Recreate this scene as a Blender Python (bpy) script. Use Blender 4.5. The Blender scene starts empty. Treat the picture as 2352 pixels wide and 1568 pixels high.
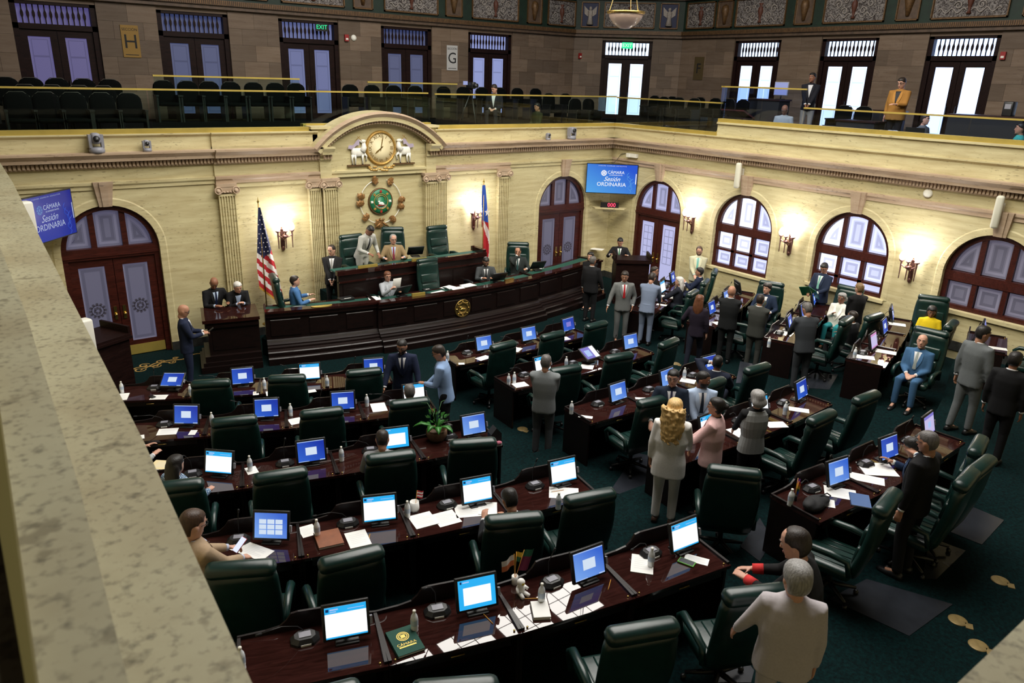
import bpy, bmesh, math, random
from mathutils import Vector, Matrix, Euler
random.seed(7)
PI = math.pi
R = math.radians
scene = bpy.context.scene
COL = scene.collection

# ------------------------------------------------------------------ camera
IW, IH, FPX = 2352.0, 1568.0, 1721.63
ZC = 6.113                      # camera height above the front floor
def cam_axes(yaw, pitch, roll):
    cy, sy, cp, sp, cr, sr = math.cos(yaw), math.sin(yaw), math.cos(pitch), math.sin(pitch), math.cos(roll), math.sin(roll)
    f = Vector((sy*cp, cy*cp, -sp)); r = Vector((cy, -sy, 0)); u = r.cross(f)
    return cr*r + sr*u, -sr*r + cr*u, -f
CR, CU, CB = cam_axes(R(37.218), R(19.357), R(1.776))
cam_data = bpy.data.cameras.new('camera')
cam_data.sensor_width = 36.0
cam_data.lens = FPX/IW*36.0
cam_data.clip_start = 0.05
cam_data.clip_end = 200
cam_data.dof.use_dof = True
cam_data.dof.focus_distance = 14.0
cam_data.dof.aperture_fstop = 3.2
cam = bpy.data.objects.new('camera', cam_data)
COL.objects.link(cam)
cam.matrix_world = Matrix(((CR.x, CU.x, CB.x, 0), (CR.y, CU.y, CB.y, 0), (CR.z, CU.z, CB.z, ZC), (0, 0, 0, 1)))
scene.camera = cam

def ray(px, py):
    return CR*((px-IW/2)/FPX) + CU*(-(py-IH/2)/FPX) - CB
def at(px, py, z):
    d = ray(px, py); return d*((z-ZC)/d.z) + Vector((0, 0, ZC))
def on_y(px, py, Y):
    d = ray(px, py); return d*(Y/d.y) + Vector((0, 0, ZC))
def on_x(px, py, X):
    d = ray(px, py); return d*(X/d.x) + Vector((0, 0, ZC))
def azim(px, py=800):
    d = ray(px, py); return math.degrees(math.atan2(d.x, d.y))

# ------------------------------------------------------------------ world and exposure
world = bpy.data.worlds.new('world'); scene.world = world
world.use_nodes = True
wb = world.node_tree.nodes['Background']
wb.inputs[0].default_value = (0.55, 0.62, 0.9, 1)
wb.inputs[1].default_value = 0.012
scene.view_settings.view_transform = 'Standard'
scene.view_settings.look = 'None'
scene.view_settings.gamma = 1.0
scene.view_settings.use_curve_mapping = False
scene.view_settings.exposure = -0.18

def add_light(name, kind, loc, energy, color, target=None, **kw):
    ld = bpy.data.lights.new(name, kind); ld.energy = energy; ld.color = color
    for k, v in kw.items(): setattr(ld, k, v)
    o = bpy.data.objects.new(name, ld); COL.objects.link(o); o.location = loc
    if target is not None:
        o.rotation_euler = (Vector(target)-Vector(loc)).to_track_quat('-Z', 'Y').to_euler()
    return o
WARM = (1.0, 0.92, 0.60)
# ceiling track spotlights washing the two stone walls and the parapets
for i, x in enumerate((2.6, 5.8, 9.0, 12.2, 15.4)):
    add_light('track_spot_light', 'SPOT', (x, 6.0, 11.4), (420, 720, 950, 950, 850)[i], WARM, (x, 17.5, 2.2), spot_size=R(46), spot_blend=0.75, shadow_soft_size=0.25)
for i, y in enumerate((3.4, 6.4, 9.5, 12.6, 15.6)):
    add_light('track_spot_light', 'SPOT', (5.2, y, 11.4), (420, 700, 900, 900, 800)[i], WARM, (17.04, y, 2.2), spot_size=R(46), spot_blend=0.75, shadow_soft_size=0.25)

# ------------------------------------------------------------------ materials
MATS = {}
def newmat(name):
    m = bpy.data.materials.new(name); m.use_nodes = True; MATS[name] = m
    return m, m.node_tree.nodes, m.node_tree.links, m.node_tree.nodes['Principled BSDF']
def pbr(name, col, rough=0.5, metal=0.0, spec=0.5, var=0.0, scale=20, coat=0.0, bump=0.0, bscale=60, stretch=None, ior=None, trans=0.0, sheen=0.0):
    m, N, L, B = newmat(name)
    B.inputs['Base Color'].default_value = (*col, 1)
    B.inputs['Roughness'].default_value = rough
    B.inputs['Metallic'].default_value = metal
    B.inputs['Specular IOR Level'].default_value = spec
    if coat: B.inputs['Coat Weight'].default_value = coat; B.inputs['Coat Roughness'].default_value = 0.04
    if ior: B.inputs['IOR'].default_value = ior
    if trans: B.inputs['Transmission Weight'].default_value = trans
    if sheen: B.inputs['Sheen Weight'].default_value = sheen
    if var or bump:
        tc = N.new('ShaderNodeTexCoord'); mp = N.new('ShaderNodeMapping')
        L.new(tc.outputs['Object'], mp.inputs[0])
        if stretch: mp.inputs['Scale'].default_value = stretch
        if var:
            n = N.new('ShaderNodeTexNoise'); n.inputs['Scale'].default_value = scale; n.inputs['Detail'].default_value = 4
            L.new(mp.outputs[0], n.inputs['Vector'])
            r = N.new('ShaderNodeValToRGB')
            r.color_ramp.elements[0].position = 0.3; r.color_ramp.elements[1].position = 0.7
            r.color_ramp.elements[0].color = (*[c*(1-var) for c in col], 1)
            r.color_ramp.elements[1].color = (*[min(1, c*(1+var)) for c in col], 1)
            L.new(n.outputs['Fac'], r.inputs[0]); L.new(r.outputs[0], B.inputs['Base Color'])
        if bump:
            n2 = N.new('ShaderNodeTexNoise'); n2.inputs['Scale'].default_value = bscale; n2.inputs['Detail'].default_value = 3
            L.new(mp.outputs[0], n2.inputs['Vector'])
            b = N.new('ShaderNodeBump'); b.inputs['Strength'].default_value = bump; b.inputs['Distance'].default_value = 0.01
            L.new(n2.outputs['Fac'], b.inputs['Height']); L.new(b.outputs[0], B.inputs['Normal'])
    return m
def emit(name, col, strength, base=(0.02, 0.02, 0.02)):
    m, N, L, B = newmat(name)
    B.inputs['Base Color'].default_value = (*base, 1); B.inputs['Roughness'].default_value = 0.25
    B.inputs['Emission Color'].default_value = (*col, 1); B.inputs['Emission Strength'].default_value = strength
    return m
def travertine(name, col, dark, rnd=0.0, pits=0.5, blotch=0.0):
    m, N, L, B = newmat(name)
    tc = N.new('ShaderNodeTexCoord'); mp = N.new('ShaderNodeMapping'); mp.inputs['Scale'].default_value = (1, 1, 9)
    geo = N.new('ShaderNodeNewGeometry')
    L.new(geo.outputs['Position'], mp.inputs[0])
    n = N.new('ShaderNodeTexNoise'); n.inputs['Scale'].default_value = 1.3; n.inputs['Detail'].default_value = 6; n.inputs['Roughness'].default_value = 0.62
    L.new(mp.outputs[0], n.inputs['Vector'])
    r = N.new('ShaderNodeValToRGB'); r.color_ramp.elements[0].position = 0.3; r.color_ramp.elements[1].position = 0.72
    r.color_ramp.elements[0].color = (*[c*f for c, f in zip(col, (0.78, 0.72, 0.66))], 1); r.color_ramp.elements[1].color = (*[min(1, c*1.08) for c in col], 1)
    L.new(n.outputs['Fac'], r.inputs[0])
    # dark pits, elongated along the bed
    mp2 = N.new('ShaderNodeMapping'); mp2.inputs['Scale'].default_value = (6, 6, 26); L.new(geo.outputs['Position'], mp2.inputs[0])
    n2 = N.new('ShaderNodeTexNoise'); n2.inputs['Scale'].default_value = 1.4; n2.inputs['Detail'].default_value = 3
    L.new(mp2.outputs[0], n2.inputs['Vector'])
    n3 = N.new('ShaderNodeTexNoise'); n3.inputs['Scale'].default_value = 0.9; n3.inputs['Detail'].default_value = 2; L.new(geo.outputs['Position'], n3.inputs['Vector'])
    ad = N.new('ShaderNodeMath'); ad.operation = 'MULTIPLY_ADD'; ad.inputs[1].default_value = 0.35; L.new(n3.outputs['Fac'], ad.inputs[0]); L.new(n2.outputs['Fac'], ad.inputs[2])
    r2 = N.new('ShaderNodeValToRGB'); r2.color_ramp.elements[0].position = 0.80; r2.color_ramp.elements[1].position = 0.88
    r2.color_ramp.elements[0].color = (0, 0, 0, 1); r2.color_ramp.elements[1].color = (pits, pits, pits, 1)
    L.new(ad.outputs[0], r2.inputs[0])
    mx = N.new('ShaderNodeMixRGB'); L.new(r2.outputs[0], mx.inputs[0]); L.new(r.outputs[0], mx.inputs[1]); mx.inputs[2].default_value = (*dark, 1)
    out = mx.outputs[0]
    if rnd:
        oi = N.new('ShaderNodeObjectInfo'); hs = N.new('ShaderNodeHueSaturation')
        mr = N.new('ShaderNodeMapRange'); mr.inputs['To Min'].default_value = 1-rnd; mr.inputs['To Max'].default_value = 1+rnd
        L.new(oi.outputs['Random'], mr.inputs[0]); L.new(mr.outputs[0], hs.inputs['Value']); L.new(out, hs.inputs['Color']); out = hs.outputs[0]
    if blotch:
        n4 = N.new('ShaderNodeTexNoise'); n4.inputs['Scale'].default_value = 26; n4.inputs['Detail'].default_value = 5; L.new(geo.outputs['Position'], n4.inputs['Vector'])
        r4 = N.new('ShaderNodeValToRGB'); r4.color_ramp.elements[0].position = 0.52; r4.color_ramp.elements[1].position = 0.72
        r4.color_ramp.elements[0].color = (1, 1, 1, 1); r4.color_ramp.elements[1].color = (1-blotch, 1-blotch, 1-blotch, 1)
        L.new(n4.outputs['Fac'], r4.inputs[0])
        mm = N.new('ShaderNodeMixRGB'); mm.blend_type = 'MULTIPLY'; mm.inputs[0].default_value = 1; L.new(out, mm.inputs[1]); L.new(r4.outputs[0], mm.inputs[2]); out = mm.outputs[0]
    L.new(out, B.inputs['Base Color']); B.inputs['Roughness'].default_value = 0.55; B.inputs['Specular IOR Level'].default_value = 0.3
    return m
def wood(name, col, rough=0.3, coat=0.3, var=0.45, spec=0.5):
    m, N, L, B = newmat(name)
    tc = N.new('ShaderNodeTexCoord'); mp = N.new('ShaderNodeMapping'); mp.inputs['Scale'].default_value = (2.0, 14, 14)
    L.new(tc.outputs['Object'], mp.inputs[0])
    n = N.new('ShaderNodeTexNoise'); n.inputs['Scale'].default_value = 1.6; n.inputs['Detail'].default_value = 5; n.inputs['Distortion'].default_value = 1.2
    L.new(mp.outputs[0], n.inputs['Vector'])
    r = N.new('ShaderNodeValToRGB'); r.color_ramp.elements[0].position = 0.3; r.color_ramp.elements[1].position = 0.7
    r.color_ramp.elements[0].color = (*[c*(1-var) for c in col], 1); r.color_ramp.elements[1].color = (*[min(1, c*(1+var)) for c in col], 1)
    L.new(n.outputs['Fac'], r.inputs[0]); L.new(r.outputs[0], B.inputs['Base Color'])
    B.inputs['Roughness'].default_value = rough; B.inputs['Specular IOR Level'].default_value = spec
    if coat: B.inputs['Coat Weight'].default_value = coat; B.inputs['Coat Roughness'].default_value = 0.012 if coat > .9 else .05; B.inputs['Coat IOR'].default_value = 1.62 if coat > .9 else 1.5
    return m
def carpet_mat():
    m, N, L, B = newmat('carpet')
    geo = N.new('ShaderNodeNewGeometry')
    n = N.new('ShaderNodeTexNoise'); n.inputs['Scale'].default_value = 26; n.inputs['Detail'].default_value = 6; n.inputs['Roughness'].default_value = 0.8
    L.new(geo.outputs['Position'], n.inputs['Vector'])
    r = N.new('ShaderNodeValToRGB'); r.color_ramp.elements[0].position = 0.38; r.color_ramp.elements[1].position = 0.68
    r.color_ramp.elements[0].color = (0.0005, 0.0036, 0.0042, 1); r.color_ramp.elements[1].color = (0.0022, 0.0185, 0.019, 1)
    L.new(n.outputs['Fac'], r.inputs[0]); L.new(r.outputs[0], B.inputs['Base Color'])
    b = N.new('ShaderNodeBump'); b.inputs['Strength'].default_value = 0.4; L.new(n.outputs['Fac'], b.inputs['Height']); L.new(b.outputs[0], B.inputs['Normal'])
    B.inputs['Roughness'].default_value = 0.95; B.inputs['Specular IOR Level'].default_value = 0.1
    return m
STONE = travertine('stone_travertine', (0.57, 0.51, 0.30), (0.10, 0.075, 0.045))
STONE_PINK_LIGHT = travertine('stone_pink_light', (0.46, 0.35, 0.255), (0.12, 0.08, 0.06))  # wall stone with the pinkish light under the cornices put into its colour
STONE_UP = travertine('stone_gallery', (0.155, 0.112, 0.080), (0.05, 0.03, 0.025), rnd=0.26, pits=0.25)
STONE_LEDGE = travertine('stone_ledge', (0.40, 0.375, 0.25), (0.09, 0.07, 0.035), pits=0.5, blotch=0.5)
STONE_DARK = pbr('stone_base_dark', (0.03, 0.03, 0.028), 0.4, var=0.5, scale=8)
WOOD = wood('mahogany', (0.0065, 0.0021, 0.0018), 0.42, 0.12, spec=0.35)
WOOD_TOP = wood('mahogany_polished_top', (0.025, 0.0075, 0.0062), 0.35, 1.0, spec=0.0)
WOOD_DOOR = wood('mahogany_door', (0.045, 0.0085, 0.0055), 0.4, 0.1, spec=0.3)
WOOD_DARK = wood('dark_walnut', (0.012, 0.0045, 0.0038), 0.45, 0.0, spec=0.15)
CARPET = carpet_mat()
GALL_FLOOR = pbr('gallery_carpet', (0.006, 0.006, 0.007), 0.95, spec=0.05, var=0.3, scale=30)
BRASS = pbr('brass', (0.72, 0.52, 0.16), 0.28, 1.0, var=0.12, scale=6)
BRASS_BRIGHT = pbr('brass_strip', (0.56, 0.42, 0.10), 0.42, 0.6, var=0.10, scale=3)
BRASS_OLD = pbr('brass_antique', (0.42, 0.28, 0.09), 0.4, 1.0, var=0.3, scale=30)
COPPER = pbr('copper_bronze', (0.20, 0.10, 0.085), 0.33, 0.8, var=0.25, scale=40)
CHROME = pbr('chrome', (0.7, 0.7, 0.72), 0.15, 1.0)
BLACK = pbr('black_plastic', (0.010, 0.010, 0.011), 0.4)
BLACK_M = pbr('black_matte', (0.006, 0.006, 0.007), 0.75)
GREY_P = pbr('grey_plastic', (0.24, 0.24, 0.28), 0.45)
WHITE_P = pbr('white_plastic', (0.78, 0.76, 0.68), 0.45)
PAPER = pbr('paper', (0.86, 0.85, 0.82), 0.8)
PAPER_Y = pbr('manila', (0.75, 0.63, 0.36), 0.8)
INK = pbr('ink', (0.08, 0.08, 0.09), 0.8)
LEATHER = pbr('green_leather', (0.0036, 0.0215, 0.0175), 0.33, spec=0.6, var=0.25, scale=9, bump=0.25, bscale=7)
LEATHER_BLK = pbr('black_leather', (0.012, 0.013, 0.014), 0.38, var=0.2, scale=9, bump=0.2, bscale=7)
FELT = pbr('green_felt', (0.006, 0.06, 0.042), 0.8)
MAT_PLASTIC = pbr('chair_mat_clear', (0.022, 0.025, 0.032), 0.25, spec=0.4, var=0.15, scale=4)
GLASS = pbr('rail_glass', (0.80, 0.95, 0.88), 0.02, ior=1.12, trans=1.0, spec=0.4)
BOTTLE = pbr('bottle_plastic', (0.85, 0.92, 0.97), 0.06, ior=1.25, trans=0.85)
GREEN_PAINT = pbr('frieze_green', (0.004, 0.018, 0.009), 0.6, var=0.3, scale=6)
GOLD_PAINT = pbr('gold_leaf', (0.50, 0.30, 0.08), 0.45, 0.5, var=0.3, scale=25)
GLOBE = emit('sconce_globe', (1.0, 0.93, 0.86), 16.0, (0.9, 0.9, 0.9))
def thin_glass(name, tint, refl=0.08):
    m, N, L, B = newmat(name)
    N.remove(B); out = N['Material Output']
    tr = N.new('ShaderNodeBsdfTransparent'); tr.inputs[0].default_value = (*tint, 1)
    gl = N.new('ShaderNodeBsdfGlossy'); gl.inputs['Roughness'].default_value = 0.02
    fr = N.new('ShaderNodeFresnel'); fr.inputs[0].default_value = 1.35
    mx = N.new('ShaderNodeMixShader'); L.new(fr.outputs[0], mx.inputs[0]); L.new(tr.outputs[0], mx.inputs[1]); L.new(gl.outputs[0], mx.inputs[2])
    L.new(mx.outputs[0], out.inputs[0])
    return m
GLASS = thin_glass('rail_glass', (0.70, 0.86, 0.80))
GLASS_BLUE = thin_glass('rail_glass_blue', (0.62, 0.72, 0.95))
BOTTLE = pbr('water_bottle', (0.84, 0.87, 0.90), 0.08, spec=0.8, coat=0.5)

# ------------------------------------------------------------------ mesh helpers
class MB:
    def __init__(s): s.v = []; s.f = []; s.m = []; s.sm = []; s.cur = 0; s.smooth = False; s.T = Matrix.Identity(4)
    def mat(s, i): s.cur = i; return s
    def addv(s, p): s.v.append(s.T @ Vector(p)); return len(s.v)-1
    def face(s, idx): s.f.append(tuple(idx)); s.m.append(s.cur); s.sm.append(s.smooth)
    def poly(s, pts): s.face([s.addv(p) for p in pts]); return s
    def box(s, c, d, rot=None, taper=1.0):
        hx, hy, hz = d[0]/2, d[1]/2, d[2]/2
        M = Matrix.Translation(c) @ (rot.to_4x4() if rot is not None else Matrix.Identity(4))
        ids = []
        for sz in (-1, 1):
            k = taper if sz > 0 else 1
            for sx, sy in ((-1, -1), (1, -1), (1, 1), (-1, 1)):
                ids.append(s.addv(M @ Vector((sx*hx*k, sy*hy*k, sz*hz))))
        for q in ((3, 2, 1, 0), (4, 5, 6, 7), (0, 1, 5, 4), (1, 2, 6, 5), (2, 3, 7, 6), (3, 0, 4, 7)): s.face([ids[i] for i in q])
        return s
    def b2(s, x0, x1, y0, y1, z0, z1): return s.box(((x0+x1)/2, (y0+y1)/2, (z0+z1)/2), (abs(x1-x0), abs(y1-y0), abs(z1-z0)))
    def rbox(s, c, d, r=0.02, seg=2, rot=None):
        """box with rounded edges"""
        bm = bmesh.new(); bmesh.ops.create_cube(bm, size=1.0)
        for v in bm.verts: v.co = Vector((v.co.x*d[0], v.co.y*d[1], v.co.z*d[2]))
        bmesh.ops.bevel(bm, geom=list(bm.edges), offset=min(r, min(d)*0.49), segments=seg, affect='EDGES', profile=0.5)
        M = Matrix.Translation(c) @ (rot.to_4x4() if rot is not None else Matrix.Identity(4))
        s.add_bm(bm, M, True); return s
    def add_bm(s, bm, M=None, smooth=None):
        M = M or Matrix.Identity(4)
        off = len(s.v); bm.verts.index_update()
        for v in bm.verts: s.addv(M @ v.co)
        for f in bm.faces:
            s.f.append(tuple(off+v.index for v in f.verts)); s.m.append(s.cur); s.sm.append(s.smooth if smooth is None else smooth)
        bm.free(); return s
    def rings(s, rings, cap=True, closed=False):
        """loft through rings (lists of equal length)"""
        ids = [[s.addv(p) for p in r] for r in rings]; n = len(ids[0])
        rr = range(len(ids)) if closed else range(len(ids)-1)
        for i in rr:
            a, b = ids[i], ids[(i+1) % len(ids)]
            for j in range(n): s.face((a[j], a[(j+1) % n], b[(j+1) % n], b[j]))
        if cap and not closed:
            s.face(tuple(reversed(ids[0]))); s.face(tuple(ids[-1]))
        return s
    def tube(s, path, rad, n=8, cap=True):
        path = [Vector(p) for p in path]
        if not isinstance(rad, (list, tuple)): rad = [rad]*len(path)
        rings = []; prev = None
        for i, p in enumerate(path):
            t = (path[min(i+1, len(path)-1)]-path[max(i-1, 0)])
            if t.length < 1e-9: t = Vector((0, 0, 1))
            t.normalize()
            if prev is None:
                a = t.orthogonal().normalized()
            else:
                a = (prev - t*prev.dot(t))
                a = a.normalized() if a.length > 1e-6 else t.orthogonal().normalized()
            prev = a; b = t.cross(a)
            rings.append([p + (a*math.cos(2*PI*k/n) + b*math.sin(2*PI*k/n))*rad[i] for k in range(n)])
        sm = s.smooth; s.smooth = True; s.rings(rings, cap); s.smooth = sm; return s
    def lathe(s, prof, n=16, c=(0, 0, 0), axis='Z', cap=True):
        c = Vector(c); rings = []
        for r, h in prof:
            ring = []
            for k in range(n):
                a = 2*PI*k/n; x, y = r*math.cos(a), r*math.sin(a)
                ring.append(c + (Vector((x, y, h)) if axis == 'Z' else Vector((x, -h, y)) if axis == 'Y' else Vector((h, x, y))))
            rings.append(ring)
        sm = s.smooth; s.smooth = True; s.rings(rings, cap); s.smooth = sm; return s
    def ball(s, c, r, n=12, m=8):
        r = r if isinstance(r, (tuple, list)) else (r, r, r); c = Vector(c); rings = []
        for i in range(1, m):
            t = PI*i/m
            rings.append([c + Vector((r[0]*math.sin(t)*math.cos(2*PI*k/n), r[1]*math.sin(t)*math.sin(2*PI*k/n), -r[2]*math.cos(t))) for k in range(n)])
        sm = s.smooth; s.smooth = True; s.rings(rings); s.smooth = sm; return s
    def extrude(s, pts, vec):
        """flat polygon pushed along vec"""
        vec = Vector(vec); a = [s.addv(p) for p in pts]; b = [s.addv(Vector(p)+vec) for p in pts]; n = len(a)
        s.face(tuple(reversed(a))); s.face(tuple(b))
        for j in range(n): s.face((a[j], a[(j+1) % n], b[(j+1) % n], b[j]))
        return s
    def ringpoly(s, outer, inner):
        o = [s.addv(p) for p in outer]; i = [s.addv(p) for p in inner]; n = len(o)
        for j in range(n): s.face((o[j], o[(j+1) % n], i[(j+1) % n], i[j]))
        return s
    def sweep(s, path, prof, closed=False, up=Vector((0, 0, 1))):
        """profile (offset to the left of the path seen from above, height) swept along a horizontal polyline"""
        path = [Vector(p) for p in path]; rings = []; n = len(path)
        for i, p in enumerate(path):
            if closed: d0 = (p-path[i-1]).normalized(); d1 = (path[(i+1) % n]-p).normalized()
            else:
                d0 = (p-path[i-1]).normalized() if i > 0 else (path[1]-p).normalized()
                d1 = (path[i+1]-p).normalized() if i < n-1 else d0
            n0 = up.cross(d0); n1 = up.cross(d1); nn = (n0+n1).normalized(); k = 1/max(0.3, nn.dot(n0))
            rings.append([p + nn*(o*k) + up*h for o, h in prof])
        s.rings(rings, cap=not closed, closed=closed); return s
    def mesh(s, name, mats):
        me = bpy.data.meshes.new(name); me.from_pydata([tuple(v) for v in s.v], [], s.f)
        for m in (mats if isinstance(mats, (list, tuple)) else [mats]): me.materials.append(m)
        me.polygons.foreach_set('material_index', s.m); me.polygons.foreach_set('use_smooth', s.sm)
        me.update(); return me
    def build(s, name, mats, parent=None, loc=None, rot=None):
        return obj(name, s.mesh(name, mats), parent, loc, rot)
def obj(name, me, parent=None, loc=None, rot=None):
    o = bpy.data.objects.new(name, me); COL.objects.link(o)
    if parent is not None: o.parent = parent
    if loc is not None: o.location = loc
    if rot is not None: o.rotation_euler = rot
    return o
def tag(o, label=None, cat=None, group=None, kind=None):
    if label: o['label'] = label
    if cat: o['category'] = cat
    if group: o['group'] = group
    if kind: o['kind'] = kind
    return o
def thing(name, label, cat, loc=(0, 0, 0), rz=0.0, group=None):
    o = bpy.data.objects.new(name, None); COL.objects.link(o); o.empty_display_size = 0.1
    o.location = loc; o.rotation_euler = (0, 0, rz)
    return tag(o, label, cat, group)
def struct(name, label=None, loc=(0, 0, 0)):
    o = bpy.data.objects.new(name, None); COL.objects.link(o); o.location = loc
    o['kind'] = 'structure'
    if label: o['label'] = label
    return o
class Proto:
    """parts kept as meshes; spawn() makes one thing with its own part objects that share the mesh data"""
    def __init__(s): s.parts = []
    def add(s, name, mb, mats, loc=None, rot=None, of=None, label=None):
        s.parts.append((name, mb.mesh(name, mats) if isinstance(mb, MB) else mb, loc, rot, of, label)); return len(s.parts)-1
    def spawn(s, name, label, cat, loc, rz=0.0, group=None, swap=None, skip=(), scale=None):
        root = thing(name, label, cat, loc, rz, group); made = []
        for i, (n, me, l, r, of, lb) in enumerate(s.parts):
            if n in skip: made.append(None); continue
            o = obj(n, (swap or {}).get(n, me), root if of is None else made[of], l, r)
            if lb: o['label'] = lb
            made.append(o)
        if scale: root.scale = scale
        return root
def rotz(p, a):
    c, s = math.cos(a), math.sin(a); return Vector((p[0]*c-p[1]*s, p[0]*s+p[1]*c, p[2] if len(p) > 2 else 0))
def heading(deg):
    """rotation_z that turns local +Y to the compass heading (0 = towards the rostrum wall, 90 = towards the window wall)"""
    return -R(deg)
def text_mesh(name, txt, size, extrude=0.0, shear=0.0, align='CENTER', spacing=1.0):
    cu = bpy.data.curves.new(name, 'FONT'); cu.body = txt; cu.size = size; cu.align_x = align; cu.align_y = 'CENTER'
    cu.extrude = extrude; cu.shear = shear; cu.space_character = spacing; cu.resolution_u = 3
    o = bpy.data.objects.new(name, cu); COL.objects.link(o)
    dg = bpy.context.evaluated_depsgraph_get(); dg.update()
    me = bpy.data.meshes.new_from_object(o.evaluated_get(dg)); me.name = name
    bpy.data.objects.remove(o); bpy.data.curves.remove(cu)
    return me
def put_text(name, txt, size, mat, parent, loc, rot, extrude=0.001, shear=0.0, align='CENTER', spacing=1.0):
    me = text_mesh(name, txt, size, extrude, shear, align, spacing); me.materials.clear(); me.materials.append(mat)
    return obj(name, me, parent, loc, rot)
# ================================================================== the room: tiered floor
TIER_H = 0.2
WID = 1.18; DEP = 0.68
ROWS = {  # row name: (left corner of the user's edge, headings of the desks, tier)
 'L1': ((1.63, 13.26), (-26, -24, -21, -18), 0), 'L2': ((1.35, 11.15), (-23, -20.5, -18.5, -16), 1),
 'L3': ((1.22, 8.97), (-21, -17, -13, -11), 2), 'L4': ((1.17, 6.87), (-19.5, -16, -13, -10), 3), 'L5': ((1.10, 4.82), (-18.5, -15.5, -11.5, -9), 4),
 'C1': ((7.42, 11.56), (-3, 0, 3), 0), 'C2': ((7.36, 9.58), (-3, 0, 3), 1), 'C3': ((7.29, 7.54), (-3, 0, 3), 2), 'C4': ((7.2, 5.64), (-3, 0, 3), 3), 'C5': ((7.13, 3.64), (-3, 0, 3), 4),
 'R1': ((13.3, 11.85), (25, 27, 29), 0), 'R2': ((13.3, 10.0), (20, 22, 24), 1), 'R3': ((13.31, 7.98), (18, 20, 22), 2), 'R4': ((13.08, 6.04), (17, 19, 21), 3), 'R5': ((12.95, 4.15), (17, 19, 21), 4)}
DESKS = {}
for rn, (p0, angs, tier) in ROWS.items():
    p = Vector((p0[0], p0[1], 0)); lst = []
    for a in angs:
        u = Vector((math.cos(R(a)), math.sin(R(a)), 0)); v = Vector((-u.y, u.x, 0))
        lst.append((p + u*WID/2 + v*DEP/2, R(a), tier)); p = p + u*WID
    DESKS[rn] = lst
def front_line(k):
    """front edge of tier k (just ahead of the desks of row k+1), from left wall to window wall"""
    pts = []
    for blk in 'LCR':
        for c, a, t in DESKS['%s%d' % (blk, k+1)]:
            v = Vector((-math.sin(a), math.cos(a), 0)); u = Vector((v.y, -v.x, 0))
            pts.append(c + v*(DEP/2+0.14) - u*WID/2); last = c + v*(DEP/2+0.14) + u*WID/2
        pts.append(last)
    pts = [Vector((0.0, pts[0].y+0.7, 0))] + pts + [Vector((17.2, last.y+0.35, 0))]
    return pts
LINES = [front_line(k) for k in range(1, 5)]
def floor_z(x, y):
    z = 0.0
    for ln in LINES:
        for a, b in zip(ln[:-1], ln[1:]):
            if a.x <= x <= b.x:
                yy = a.y + (b.y-a.y)*(x-a.x)/max(1e-6, b.x-a.x)
                if y < yy: z += TIER_H
                break
    return z
mb = MB(); mb.b2(-0.3, 17.4, -0.5, 17.9, -0.1, 0.0)
for k, ln in enumerate(LINES):
    pts = [Vector((p.x, p.y, TIER_H*(k+1))) for p in ln]
    for a, b in zip(pts[:-1], pts[1:]):
        mb.poly([a, b, Vector((b.x, -0.5, b.z)), Vector((a.x, -0.5, a.z))][::-1])
        mb.poly([a, b, b-Vector((0, 0, TIER_H)), a-Vector((0, 0, TIER_H))])
tag(mb.build('floor', CARPET), 'dark green patterned carpet rising in shallow tiers', kind='structure')

# ================================================================== wall with arched openings
def arch_poly(u0, u1, v0, uc, rc, vc, n=14):
    """outline of the region u0..u1, above v0, under the circle (uc, vc, rc)"""
    def top(u):
        q = rc*rc-(u-uc)**2
        return vc + math.sqrt(q) if q > 0 else vc
    pts = [(u0, v0), (u1, v0)]
    for i in range(n+1):
        u = u1 + (u0-u1)*i/n; pts.append((u, max(v0, top(u))))
    return pts
ZARCH = 2.434; RARCH = 0.94
def arched_wall(name, f, u0, u1, z1, openings, depth, mat, label):
    """f(u, z, w) -> point, w = depth into the wall"""
    m = MB(); x = u0
    for uc, hw, zs in openings:
        m.poly([f(x, 0, 0), f(uc-hw, 0, 0), f(uc-hw, z1, 0), f(x, z1, 0)])
        if zs > 0.02: m.poly([f(uc-hw, 0, 0), f(uc+hw, 0, 0), f(uc+hw, zs, 0), f(uc-hw, zs, 0)])
        n = 24
        arc = [(uc - hw*math.cos(PI*i/n), ZARCH + hw*math.sin(PI*i/n)) for i in range(n+1)]
        for (a, b), (c, d) in zip(arc[:-1], arc[1:]):
            m.poly([f(a, b, 0), f(c, d, 0), f(c, z1, 0), f(a, z1, 0)])
            m.poly([f(a, b, 0), f(a, b, depth), f(c, d, depth), f(c, d, 0)])
        for sgn in (-1, 1): m.poly([f(uc+sgn*hw, zs, 0), f(uc+sgn*hw, zs, depth), f(uc+sgn*hw, ZARCH, depth), f(uc+sgn*hw, ZARCH, 0)])
        if zs > 0.02: m.poly([f(uc-hw, zs, 0), f(uc+hw, zs, 0), f(uc+hw, zs, depth), f(uc-hw, zs, depth)])
        x = uc+hw
    m.poly([f(x, 0, 0), f(u1, 0, 0), f(u1, z1, 0), f(x, z1, 0)])
    o = m.build(name, mat); o['kind'] = 'structure'; o['label'] = label
    return o
YF, XR, XL = 17.5, 17.04, 0.30
fF = lambda u, z, w: Vector((u, YF+w, z))
fR = lambda u, z, w: Vector((XR+w, u, z))
DOOR_L, DOOR_R, DOOR_W = 2.60, 15.08, 15.43
WINS = [(12.34, 1.265), (9.23, 1.486), (6.13, 1.657), (3.02, 1.86)]
wall_front = arched_wall('wall_front', fF, XL, XR+0.4, 4.41, [(DOOR_L, RARCH, 0), (DOOR_R, RARCH, 0)], 0.4, STONE, 'cream travertine rostrum wall with pilasters and pediment')
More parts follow.
